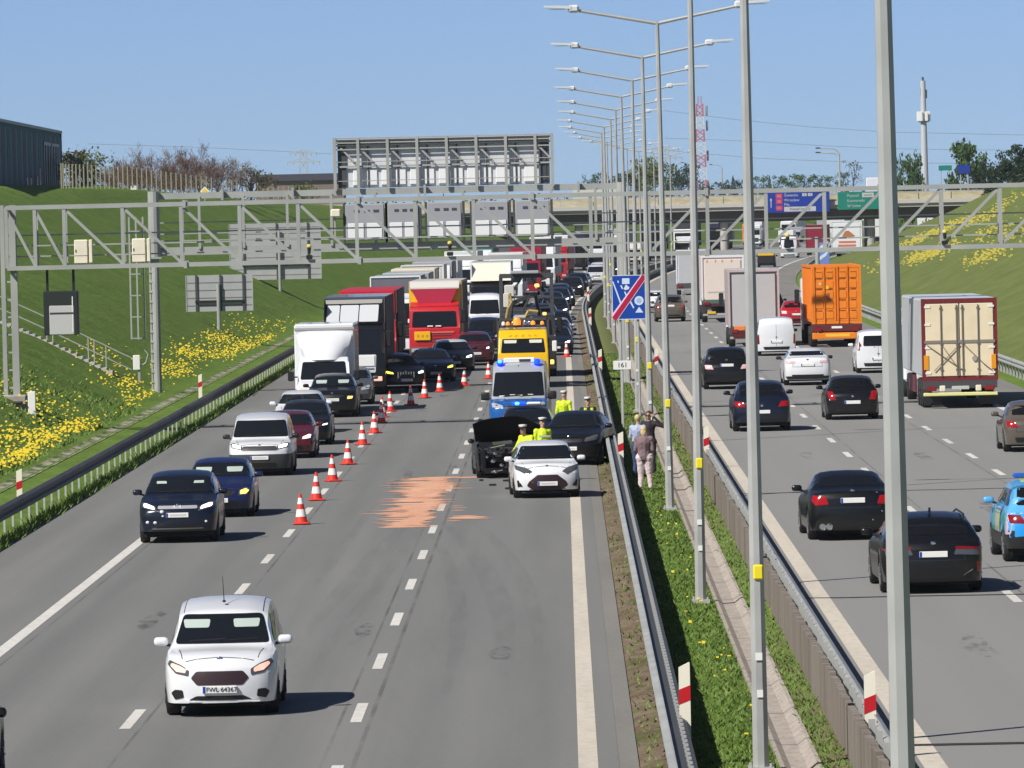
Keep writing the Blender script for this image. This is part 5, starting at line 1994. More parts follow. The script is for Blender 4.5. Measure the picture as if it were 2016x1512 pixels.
def tractor(t, pm, H=3.75, grille=BLACK, lower=None, defl=None, head=LAMP_CLEAR, visor=None, bumper=None, plate=True, screen_z=(1.85, 2.72), visor_dark=False, front=0.0, mirror=BLACK, lamp_l=None, lamp_r=None):
    """a cab seen from the front; returns its BVH"""
    zt = screen_z[1]
    prof_ = [(.10, .42), (.0, .60), (.0, 1.75), (.10, screen_z[0]), (.26, zt + .05), (.40, zt + .20), (2.25, zt + .32), (2.25, .75), (1.6, .75), (1.6, .42)]
    prof_ = [(y + front, z) for y, z in prof_]
    V, F, bvh = solid(prof_, 1.24, .09, lambda y, z: 1 - max(0, z - 1.9) * .035)
    m = MB(); m.add(V, F); m.build("cab", pm, t, True, 40)
    patch("windscreen", bvh, [(-1.10, screen_z[0] + .06), (1.10, screen_z[0] + .06), (1.04, zt - .02), (-1.04, zt - .02)], 'f', GLASS_B, t, .012, .2, .08)
    g = patch("grille", bvh, [(-.86, .92), (.86, .92), (.90, 1.66), (-.90, 1.66)], 'f', grille, t, .012, .2, .05)
    m = MB()
    for z in (1.05, 1.2, 1.35, 1.5):
        m.box(-.80, .80, front - .03, front + .03, z, z + .045)
    m.build("bars", DARKGREY if grille is not BLACK else STEEL_DARK, g)
    m = MB(); m.bbox(-1.22, 1.22, front - .07, front + .4, .34, .82, .05); m.build("bumper", bumper or pm, t, True, 40)
    for k, mm in ((1, lamp_r or head), (-1, lamp_l or head)):
        m = MB(); m.bbox(k * .95 - .19, k * .95 + .19, front - .095, front + .02, .56, .76, .03); m.build("headlight", mm, t)
        m = MB(); m.bbox(k * 1.42 - .12, k * 1.42 + .12, front + .28, front + .48, 1.95, 2.62, .05); q = m.build("mirror", mirror, t)
        m = MB(); m.beam((k * 1.16, front + .4, 2.62), (k * 1.42, front + .38, 2.6), .05); m.beam((k * 1.16, front + .4, 1.98), (k * 1.42, front + .38, 2.0), .05); m.build("mirror_arm", BLACK, q)
        patch("side_window", bvh, [(front + .45, 1.9), (front + 1.35, 1.9), (front + 1.35, 2.6), (front + .50, 2.6)], 'R' if k > 0 else 'L', GLASS, t, .01, .3, .06)
    if visor:
        m = MB(); m.extrude([(front + .02, zt + .03), (front - .16, zt - .08), (front - .16, zt + .02), (front + .2, zt + .14)], 'x', -1.12, 1.12); m.build("visor_daylight", visor, t)
    if H > zt + .4:
        pd = [(front + .45, zt + .22), (front + 1.0, H - .12), (front + 1.25, H), (front + 2.2, H), (front + 2.2, zt + .28)]
        V2, F2, b2 = solid(pd, 1.18, .08)
        m = MB(); m.add(V2, F2); m.build("roof_deflector", defl or pm, t, True, 40)
    if plate:
        m = MB(); m.bbox(-.26, .26, front - .085, front - .06, .44, .55, .006); m.build("number_plate", PLATE, t)
    m = MB(); m.box(-.5, .5, front + .6, front + 6.0, .55, .95); m.build("chassis", UNDER, t)
    big_wheels(t, (front + 1.35, front + 5.0))
    return bvh
def trailer(t, y0, L, pm, z0=1.15, z1=4.0, roofm=None, frontm=None, hw=1.275, frame=None, wheels=True, bev=.04):
    m = MB(); m.bbox(-hw, hw, y0, y0 + L, z0, z1, bev); m.build("trailer_body", pm, t)
    m = MB(); m.box(-hw + .01, hw - .01, y0 + .05, y0 + L - .05, z1 - .01, z1 + .012)
    m.build("roof_skin", roofm or P_WHITE, t)
    if frame:
        m = MB()
        for x in (-hw, hw):
            m.beam((x, y0 - .01, z0), (x, y0 - .01, z1), .07)
        m.beam((-hw, y0 - .01, z1), (hw, y0 - .01, z1), .08)
        m.build("front_frame", frame, t)
    m = MB(); m.box(-.45, .45, y0 + .5, y0 + L - .3, .75, z0); m.box(-hw, hw, y0 + 3, y0 + L - 4, .5, .9) if False else None; m.build("chassis", UNDER, t)
    m = MB()
    for k in (1, -1):
        m.box(k * (hw - .06) - .03, k * (hw - .06) + .03, y0 + 3.6, y0 + L - 5.0, .50, 1.05)
    m.build("side_guard", DARKGREY, t)
    if wheels:
        big_wheels(t, (y0 + L - 1.9, y0 + L - 3.2, y0 + L - 4.5))
GQ = "lorries queueing on the left carriageway"
# ---- white box truck, leftmost
def boxtruck():
    t = thing("box_truck", "white box truck with smooth cab-top fairing, leftmost in the queue beside the guard rail", "lorry", put(-9.05, 258.6), 0, GQ)
    pr = [(.0, .40), (-.02, .95), (.10, 1.12), (.55, 1.26), (1.15, 1.98), (1.45, 2.12), (2.2, 2.12), (2.2, .40)]
    V, F, bvh = solid(pr, .99, .08, lambda y, z: 1 - max(0, z - 1.2) * .07)
    m = MB(); m.add(V, F); m.build("cab", P_WHITE, t, True, 40)
    patch("windscreen", bvh, [(-.88, 1.30), (.88, 1.30), (.80, 1.95), (-.80, 1.95)], 'f', GLASS_B, t, .012, .15, .07)
    patch("grille", bvh, [(-.5, .70), (.5, .70), (.55, .95), (-.55, .95)], 'f', BLACK, t, .012, .15, .04)
    for k in (1, -1):
        patch("headlight", bvh, [(k * .60, .78), (k * .90, .80), (k * .90, 1.02), (k * .64, 1.0)], 'f', LAMP_WARM if k < 0 else LAMP_CLEAR, t, .012, .1, .03)
        m = MB(); m.bbox(k * 1.24 - .12, k * 1.24 + .12, .85, 1.0, 1.25, 1.62, .04); q = m.build("mirror", BLACK, t)
        m = MB(); m.beam((k * .92, .95, 1.4), (k * 1.2, .92, 1.4), .05); m.build("mirror_arm", BLACK, q)
        patch("side_window", bvh, [(1.0, 1.32), (1.9, 1.32), (1.9, 1.9), (1.35, 1.9)], 'R' if k > 0 else 'L', GLASS, t, .01, .3, .05)
    m = MB(); m.bbox(-.98, .98, -.08, .2, .35, .66, .05); m.build("bumper", DARKGREY, t)
    m = MB(); m.bbox(-1.14, 1.14, 2.25, 7.2, .85, 3.36, .06); m.build("cargo_box", P_WHITE, t)
    m = MB(); m.box(-1.13, 1.13, 2.22, 2.25, 3.13, 3.22); m.build("rain_trim", mat("trim_grey", (.38, .37, .38), .5), t)
    # fairing over the cab: wide at the top, narrower and hollow-cheeked below
    m = MB()
    vs, fs = [], []
    n, q = 8, 10
    for i in range(n + 1):
        f = i / n
        z = 2.02 + f * 1.08
        wd = .72 + .36 * f ** .7
        for j in range(q + 1):
            u = -1 + 2 * j / q
            vs.append((u * wd, 1.0 + f * 1.22 + .62 * abs(u) ** 3 * (1 - f) + .10 * u * u, z))
    for i in range(n):
        for j in range(q):
            a = i * (q + 1) + j
            fs.append((a, a + 1, a + q + 2, a + q + 1))
    k0 = len(vs)
    vs += [(x, 2.25, z) for x, y, z in vs]
    w_ = q + 1
    rim = list(range(w_)) + [i * w_ + q for i in range(1, n + 1)] + [n * w_ + j for j in range(q - 1, -1, -1)] + [i * w_ for i in range(n - 1, 0, -1)]
    for a, b in zip(rim, rim[1:] + rim[:1]):
        fs.append((a, b, b + k0, a + k0))
    m.add(vs, fs)
    m.build("roof_fairing", P_WHITE, t, True, 50)
    m = MB(); m.box(-.5, .5, 2, 7, .45, .85); m.build("chassis", UNDER, t)
    big_wheels(t, (1.0, 5.6), .36, 1.0, .24)
boxtruck()
# ---- black and silver lorry with chrome roof fairing
def chrome_lorry():
    t = thing("lorry", "black lorry with a silver ribbed roof fairing and grille behind the white box truck", "lorry", put(-8.62, 283.5), 0, GQ)
    SIL = mat("polished_silver", (.66, .68, .71), .3, .15)
    b = tractor(t, P_BLACK, 3.2, SIL, head=LAMP_CLEAR, screen_z=(1.70, 2.72), lamp_r=LAMP_WARM)
    pd = [(.30, 2.92), (.62, 3.25), (1.15, 3.80), (1.4, 3.95), (2.25, 4.0), (2.25, 2.9)]
    V, F, bv = solid(pd, 1.24, .06)
    m = MB(); m.add(V, F); m.build("roof_deflector", P_BLACK, t, True, 40)
    for x0, x1 in ((-1.14, -.62), (-.58, .16), (.20, .98)):
        q = patch("polished_panel", bv, [(x0, 3.0), (x1, 3.0), (x1 + .05, 3.68), (x0 + .05, 3.68)], 'f', SIL, t, .02, .12, .05)
    patch("polished_panel", bv, [(-1.15, 3.74), (1.15, 3.74), (1.18, 3.90), (-1.18, 3.90)], 'f', mat("warm_silver", (.66, .63, .56), .3, .5), t, .02, .12, .03)
    m = MB(); m.bbox(-.84, .84, -.05, .03, 1.18, 1.62, .02); m.build("light_panel", mat("white_sheet"), t)
    m = MB()
    for k in (1, -1):
        m.box(k * 1.20 - .02, k * 1.20 + .02, .5, 2.2, .9, 3.8)
    m.build("side_fairing", P_BLACK, t)
    trailer(t, 2.7, 13.4, mat("dark_curtain", (.05, .035, .045), .7), roofm=P_GREY)
chrome_lorry()
def red_lorry():
    t = thing("lorry", "red lorry whose flat roof and one corner show behind the black and silver lorry", "lorry", put(-8.62, 304), 0, GQ)
    RM = mat("lorry_red", (.50, .015, .025), .4)
    tractor(t, RM, 3.9, lower=RM)
    m = MB(); m.bbox(-1.25, 1.25, .1, 2.4, 2.95, 4.03, .06); m.build("high_roof", RM, t)
    trailer(t, 2.7, 13.4, mat("dark_curtain"), roofm=RM, z1=4.02)
red_lorry()
def grey_lorry():
    t = thing("lorry", "lorry with dark front board framed in white, seen above the red lorry", "lorry", put(-8.62, 353), 0, GQ)
    tractor(t, P_WHITE, 3.2)
    trailer(t, 2.7, 13.4, mat("dark_board", (.13, .13, .16), .6), roofm=P_WHITE, frame=P_WHITE, z1=4.05)
grey_lorry()
# ---- red and yellow lorry merging
def yellow_lorry():
    t = thing("lorry", "red and yellow lorry with a yellow plate and pale curtain trailer, in mid carriageway", "lorry", put(-6.27, 335.2), R(-.5), GQ)
    RM = mat("lorry_red")
    b = tractor(t, RM, 3.0, RM, visor=None, bumper=DARKGREY, screen_z=(1.72, 2.56), mirror=BLACK)
    YL = mat("lorry_yellow", (.80, .50, .02), .45)
    m = MB(); m.extrude([(-1.18, 2.66), (1.18, 2.66), (1.25, 3.66), (-1.25, 3.66)], 'y', 1.35, 2.3); m.build("roof_shell", YL, t)
    q = MB()
    pts = [(-.70, 2.76), (.70, 2.76), (1.12, 3.62), (-1.12, 3.62)]
    q.extrude(pts, 'y', 1.10, 1.36)
    q.build("roof_deflector", mat("deflector_crimson", (.42, .02, .06), .5), t)
    m = MB(); m.box(-.55, .62, 1.07, 1.11, 2.78, 2.86); m.box(-.3, .35, 1.07, 1.11, 2.86, 2.91); m.build("white_strip", WHITE, t)
    m = MB(); m.extrude([(1.12, 3.63), (1.12, 3.70), (1.75, 3.97), (2.6, 4.02), (2.6, 3.63)], 'x', -1.2, 1.2); m.build("roof_cap", mat("dusty_white", (.62, .60, .56), .6), t)
    m = MB(); m.bbox(-.98, -.20, -.10, -.03, 1.15, 1.58, .02); pl = m.build("warning_plate", mat("warning_orange", (.85, .45, .01), .45), t)
    m = MB()
    for x in (-.80, -.58, -.36):
        m.box(x - .05, x + .05, -.105, -.10, 1.30, 1.42)
    m.build("worn_lettering", mat("worn_ochre", (.5, .27, .01), .6), pl)
    m = MB(); m.box(-.15, .95, -.04, .02, 1.50, 1.56); m.build("pale_trim", mat("trim_salmon", (.65, .20, .16), .4), t)
    m = MB()
    for x in (-.35, .05):
        m.bbox(x, x + .28, .02, .06, 1.80, 1.86, .01)
    m.build("dashboard_papers", WHITE, t)
    CUR = mat("dusty_curtain", (.58, .53, .46), .75, vary=.25, vscale=.5)
    trailer(t, 2.75, 13.5, CUR, roofm=mat("dusty_roof", (.46, .45, .43), .7), hw=1.27, z1=3.98)
    m = MB()
    for k in (1, -1):
        m.box(k * 1.275 - .012, k * 1.275 + .012, 2.75, 4.6, 1.15, 3.98)
    m.build("yellow_corner", YL, t)
    m = MB()
    y = 5.2
    while y < 16:
        for k in (1, -1):
            m.box(k * 1.283 - .006, k * 1.283 + .006, y, y + .05, 1.2, 3.9)
        y += .65
    m.build("curtain_straps", mat("strap_grey", (.16, .15, .14), .7), t)
yellow_lorry()
# ---- lorries farther back in the queue
def simple_lorry(label, x, s, pm, tm, z1=4.0, roofm=None, defl=None, H=3.8, frame=None, screen=(1.8, 2.65)):
    t = thing("lorry", label, "lorry", put(x + off(s), s), -yaw_at(s), GQ)
    tractor(t, pm, H, defl=defl, screen_z=screen)
    trailer(t, 2.7, 13.4, tm, roofm=roofm, z1=z1, frame=frame)
    return t
CW = mat("curtain_white", (.66, .66, .66), .6)
CC = mat("curtain_cream", (.66, .60, .48), .6)
CGY = mat("curtain_grey", (.36, .36, .38), .6)
CBK = mat("curtain_black", (.03, .03, .035), .6)
CRD = mat("curtain_red", (.42, .012, .03), .5)
CGN = mat("curtain_green", (.01, .20, .13), .5)
simple_lorry("lorry with pale grey roof in the inner lane, just above the white framed board", -8.55, 374, P_GREY, CGY, roofm=P_WHITE)
simple_lorry("lorry with cream roof edge in the inner lane, on the bank's side", -8.6, 395, P_WHITE, CC, roofm=CC)
simple_lorry("lorry with white and cream trailer front behind the cream roofed one", -8.5, 416, P_WHITE, CC, roofm=P_WHITE, frame=P_WHITE)
simple_lorry("grey lorry with white exhaust stacks left of the big white deflector", -8.3, 438, P_WHITE, CGY, roofm=CGY)
simple_lorry("red and white lorry left of the big white deflector", -8.4, 462, P_RED, CW, roofm=P_WHITE)
def white_top():
    s = 428
    t = thing("lorry", "black lorry with a broad white roof deflector in the middle lane", "lorry", put(-4.45, s), 0, GQ)
    tractor(t, P_BLACK, 2.9, screen_z=(1.8, 2.5), mirror=WHITE)
    m = MB(); m.extrude([(.45, 2.85), (.95, 3.95), (2.4, 4.0), (2.4, 2.85)], 'x', -1.24, 1.24); m.build("roof_deflector", mat("deflector_ivory", (.78, .75, .64), .45), t)
    m = MB()
    for k in (1, -1):
        m.box(k * 1.22 - .05, k * 1.22 + .05, .55, 1.2, 2.9, 3.9)
    m.build("deflector_wing", P_WHITE, t)
    trailer(t, 2.7, 13.4, CBK, roofm=P_WHITE)
white_top()
car("large_van", "white high van squeezed between the yellow lorry's trailer and the recovery truck", "van", TYPES["pvan"], P_WHITE, put(-4.55, 398), 0, head=LAMP_CLEAR, mirror=WHITE, group=GQ)
simple_lorry("white lorry cab with dark windscreen behind the recovery truck's crane", -4.6, 498, P_WHITE, CW, H=3.8, roofm=P_WHITE)
simple_lorry("dark red lorry with blue windscreen band near the far end of the queue", -4.7, 560, paint("crimson", (.28, .01, .03)), CRD, roofm=CRD)
simple_lorry("bright red lorry roof below the gantry's lower chord", -5.2, 640, P_RED, CRD, roofm=CRD)
simple_lorry("green trailer lorry far back in the inner lane", -8.6, 560, P_WHITE, CGN, roofm=CGN)
simple_lorry("white lorry with slanted deflector left of the green trailer", -8.5, 520, P_WHITE, CW, roofm=P_WHITE)
simple_lorry("white lorry far back, just right of the green trailer", -4.8, 600, P_WHITE, CW, roofm=P_WHITE)
simple_lorry("grey lorry at the far end of the inner lane before the bend", -8.3, 600, P_GREY, CGY, roofm=CGY)
simple_lorry("white tanker-like lorry beyond the bright red one", -8.3, 680, P_WHITE, CW, roofm=P_WHITE)

# ---- yellow recovery truck
def recovery():
    t = thing("recovery_truck", "yellow recovery truck with orange roof beacons behind the police van", "recovery truck", put(-1.72, 288.5), 0, "vehicles at the crash scene")
    YP = P_YELLOW
    pr = [(.0, .45), (-.02, 1.05), (.06, 1.45), (.34, 2.12), (.62, 2.42), (2.0, 2.52), (2.0, .45)]
    V, F, bvh = solid(pr, 1.08, .08, lambda y, z: 1 - max(0, z - 1.3) * .06)
    m = MB(); m.add(V, F); m.build("cab", YP, t, True, 40)
    patch("windscreen", bvh, [(-.93, 1.48), (.93, 1.48), (.86, 2.06), (-.86, 2.06)], 'f', GLASS_B, t, .012, .15, .05)
    for k in (1, -1):
        patch("visor_daylight", bvh, [(k * .28, 1.88), (k * .78, 1.88), (k * .80, 2.01), (k * .26, 2.01)], 'f', mat("visor_pale", (.62, .64, .55), .5), t, .016, .1, .02)
        m = MB(); m.bbox(k * 1.32 - .10, k * 1.32 + .10, .4, .52, 1.5, 1.95, .03); q = m.build("mirror", BLACK if k < 0 else WHITE, t)
        m = MB(); m.beam((k * 1.0, .5, 1.7), (k * 1.3, .48, 1.7), .05); m.build("mirror_arm", BLACK, q)
        patch("headlight", bvh, [(k * .62, .72), (k * .95, .74), (k * .95, .98), (k * .66, .96)], 'f', LAMP_CLEAR, t, .012, .1, .03)
    patch("grille", bvh, [(-.5, .7), (.5, .7), (.55, 1.1), (-.55, 1.1)], 'f', BLACK, t, .012, .1, .03)
    for x in (-.52, -.28, 0, .28, .52):
        patch("chevron", bvh, [(x - .07, 2.15), (x + .03, 2.15), (x + .07, 2.22), (x - .03, 2.22)] if x <= 0 else [(x - .03, 2.15), (x + .07, 2.15), (x + .03, 2.22), (x - .07, 2.22)], 'f', mat("chevron_orange", (.62, .26, .01), .5), t, .012, .06, 0)
    m = MB(); m.beam((-.92, .9, 2.60), (.92, .9, 2.60), .07); m.build("light_rack", STEEL_DARK, t)
    bm_ = mat("beacon_orange", (.85, .25, .02), .25, emit=(1, .3, .05), es=.6)
    for x, r, mm in ((-.80, .085, WHITE), (-.62, .08, bm_), (-.24, .17, bm_), (.44, .09, bm_), (.82, .08, bm_), (.10, .10, CHROME), (.28, .09, CHROME), (-.42, .08, CHROME)):
        m = MB(); m.lathe([(r, 0), (r, r), (r * .7, r * 1.7), (0, r * 1.9)], (x, .9, 2.63), 12); m.build("beacon", mm, t, True, 50)
    # platform, crane and winch frame
    m = MB(); m.bbox(-1.12, 1.12, 2.2, 8.2, .85, 1.05, .03); m.build("platform", STEEL_DARK, t)
    m = MB()
    for x in (-1.05, 1.05):
        m.beam((x, 2.35, 1.0), (x, 2.35, 2.9), .10)
        m.beam((x, 2.35, 1.9), (x, 3.6, 1.05), .07)
    m.beam((-1.05, 2.35, 2.85), (1.05, 2.35, 2.85), .10)
    m.beam((-1.05, 2.35, 2.2), (1.05, 2.35, 2.2), .07)
    m.build("headboard", STEEL_DARK, t)
    m = MB()
    m.beam((-.55, 2.8, 1.0), (-.5, 2.8, 3.5), .2)
    m.beam((-.5, 2.8, 3.5), (.55, 3.2, 3.9), .16)
    m.beam((.55, 3.2, 3.9), (.70, 4.6, 3.0), .13)
    m.beam((-.3, 2.8, 2.6), (.3, 3.0, 3.75), .08)
    m.build("crane_arm", STEEL_DARK, t)
    m = MB()
    m.bbox(-.75, .75, 2.6, 3.3, 1.1, 1.75, .05); m.bbox(-.40, .45, 2.55, 3.1, 2.72, 3.02, .08)
    m.build("winch_box", STEEL, t)
    m = MB(); m.path([(-.7, 2.5, 2.9), (-.62, 2.5, 3.3), (-.45, 2.6, 3.6), (-.52, 2.6, 3.95)], .05); m.path([(.1, 2.5, 2.9), (.25, 2.5, 3.2), (.65, 2.5, 3.15)], .07); m.build("hoses", mat("hose_ochre", (.40, .30, .08), .6), t)
    m = MB(); m.bbox(-.80, -.55, 2.7, 2.9, 3.35, 3.95, .03); m.build("tool_locker", mat("dusty_white"), t)
    m = MB(); m.bbox(.85, 1.0, 2.3, 2.4, 3.0, 3.12, .02); m.build("work_lamp", LAMP_AMBER, t)
    big_wheels(t, (1.0, 6.2), .42, 1.08, .28)
recovery()
def crane_lorry():
    t = thing("crane_lorry", "dark loading-crane lorry with stacked frames standing behind the yellow recovery truck", "lorry", put(-1.60, 306), 0, "vehicles at the crash scene")
    DB = paint("soot", (.035, .032, .032))
    tractor(t, DB, 2.9, screen_z=(1.8, 2.55), head=LAMP_AMBER)
    m = MB()
    for x in (-1.15, 1.1):
        m.beam((x, .9, .9), (x, .9, 4.55), .16)
        m.beam((x, .95, 3.0), (x * .2, .95, 4.4), .10)
    m.beam((-1.2, .9, 4.5), (1.2, .9, 4.5), .20)
    m.beam((-1.1, .85, 3.55), (1.1, .85, 3.55), .10)
    m.build("load_frame", STEEL_DARK, t)
    m = MB(); m.bbox(-.70, .55, .55, 1.6, 4.58, 4.72, .03); m.build("folded_bonnet", P_SILVER, t)
    m = MB(); m.bbox(-1.0, -.55, .8, 1.3, 3.3, 4.1, .04); m.build("locker", mat("dusty_white"), t)
    m = MB(); m.bbox(.35, .55, .80, .9, 3.98, 4.12, .03); m.build("amber_lamp", LAMP_AMBER, t)
    m = MB(); m.bbox(-1.2, 1.2, 2.6, 9, 1.0, 3.0, .1); m.build("load_bed", CBK, t)
crane_lorry()

# ---- right carriageway lorries, seen from the rear
def rear_lights(t, y, z, hw, m=None):
    for k in (1, -1):
        b = MB(); b.bbox(k * (hw - .30) - .17, k * (hw - .30) + .17, y - .06, y + .02, z, z + .16, .02); b.build("tail_lamp", m or TAIL, t)
def lorry_rear(name, label, x, s, L, hw, z0, z1, cat="lorry"):
    t = thing(name, label, cat, (x + off(s), s, prof(s) + LIFT), -yaw_at(s), GR)
    # local y runs forward (away from the camera)
    return t
def front_unit(t, y, pm, wm=None):
    m = MB(); m.bbox(-1.24, 1.24, y, y + 2.2, .6, 3.3, .1); m.build("cab", pm, t)
    m = MB(); m.box(-.5, .5, y - 5, y + 2, .55, .95); m.build("chassis", UNDER, t)
    for k in (1, -1):
        m = MB(); m.bbox(k * 1.42 - .12, k * 1.42 + .12, y + 1.6, y + 1.75, 2.0, 2.7, .04); q = m.build("mirror", BLACK, t)
        m = MB(); m.beam((k * 1.2, y + 1.7, 2.6), (k * 1.4, y + 1.68, 2.6), .05); m.build("mirror_arm", BLACK, q)
    big_wheels(t, (y + .9, y - 2.4))
def reefer():
    hw = 1.30
    t = lorry_rear("reefer_lorry", "articulated refrigerator lorry with cream rear doors framed in dark red, farthest right", 13.62, 238.0, 13.6, hw, 0, 0)
    z0, z1, L = 1.12, 3.78, 13.6
    SIDE = mat("reefer_side", (.50, .525, .55), .45, vary=.08, vscale=.7)
    m = MB(); m.bbox(-hw, hw, .06, L, z0, z1, .04); m.build("trailer_body", SIDE, t)
    m = MB(); m.box(-hw + .03, hw - .03, .1, L - .1, z1 - .01, z1 + .015); m.build("roof_skin", mat("reefer_roof", (.55, .60, .66), .4), t)
    DR = mat("frame_dark_red", (.16, .018, .022), .45)
    m = MB()
    for k in (1, -1):
        m.box(k * (hw - .055) - .06, k * (hw - .055) + .06, -.01, .08, z0 - .12, z1 + .02)
    m.box(-hw, hw, -.008, .08, z1 - .14, z1 + .015)
    m.box(-hw, hw, -.008, .08, z0 - .16, z0 - .02)
    m.build("rear_frame", DR, t)
    CR = mat("reefer_cream", (.76, .655, .46), .45, vary=.07, vscale=1.5)
    for k in (1, -1):
        m = MB()
        m.bbox(.02 if k > 0 else -hw + .13, hw - .13 if k > 0 else -.02, -.03, .06, z0, z1 - .16, .015)
        d = m.build("rear_door", CR, t)
        m = MB()
        for x in (.10, .64):
            m.tube((k * x, -.06, z0 + .02), (k * x, -.06, z1 - .2), .022, n=6)
        for x in (.10, .64):
            for z in (z0 + .2, z0 + 1.1, z1 - .35):
                m.box(k * x - .05, k * x + .05, -.07, -.03, z, z + .06)
        m.build("locking_rod", mat("rod_grey", (.22, .20, .18), .5, .4), d)
        m = MB()
        for z in (z0 + .08, z0 + .95, z0 + 1.75, z1 - .30):
            m.box(k * (hw - .20) - .10, k * (hw - .20) + .10, -.05, -.03, z, z + .07)
        m.build("hinge", WHITE, d)
    m = MB(); m.box(-hw + .08, hw - .08, -.055, -.02, 2.26, 2.36); m.build("cross_bar", mat("bar_taupe", (.23, .20, .18), .5), t)
    m = MB()
    for a, b in (((-1.15, 2.22), (.05, 1.35)), ((-.62, 2.20), (-.12, 1.45)), ((.0, 2.22), (-.9, 1.30)), ((.15, 2.2), (.9, 1.45)), ((.85, 1.5), (1.1, 1.3))):
        m.beam((a[0], -.075, a[1]), (b[0], -.075, b[1]), .022)
    m.build("lashing_strap", mat("strap_brown", (.15, .11, .09), .8), t)
    m = MB(); m.lathe([(.09, -.08), (.09, -.05)], (.50, 0, 1.72), 12, 'y'); m.build("round_sticker", mat("sticker_grey", (.35, .33, .30), .6), t)
    for k in (1, -1):
        m = MB(); m.bbox(k * 1.16 - .085, k * 1.16 + .085, -.06, -.03, 1.35, 1.85, .01); m.build("orange_marker", mat("marker_orange", (.75, .30, .01), .4), t)
    m = MB(); m.box(-hw + .03, hw - .03, -.02, .3, z0 - .42, z0 - .16); m.build("rear_beam", STEEL_DARK, t)
    m = MB(); m.bbox(-hw + .02, hw - .02, -.05, .12, .44, .56, .02); m.build("under_run_bar", mat("bar_pale_yellow", (.72, .70, .30), .45), t)
    rear_lights(t, -.04, .62, hw)
    for k in (1, -1):
        m = MB(); m.bbox(k * .62 - .10, k * .62 + .10, -.05, .02, .60, .80, .02); m.build("lamp_bracket", CREAM, t)
    m = MB(); m.bbox(-.3, .3, -.05, .01, .66, .78, .01); m.build("number_plate", mat("plate_dusty", (.5, .5, .48), .6), t)
    m = MB()
    for k in (1, -1):
        m.box(k * .95 - .3, k * .95 + .3, .35, .38, .12, .5)
    m.build("mud_flap", BLACK, t)
    m = MB(); m.box(-.45, .45, .4, L - .4, .7, z0); m.build("chassis", UNDER, t)
    m = MB()
    for k in (1, -1):
        m.box(k * (hw - .05) - .03, k * (hw - .05) + .03, 5.6, 9.8, .45, 1.05)
    m.build("side_guard", mat("guard_maroon", (.13, .03, .04), .5), t)
    big_wheels(t, (1.9, 3.2, 4.5))
    front_unit(t, L + .8, P_WHITE)
reefer()
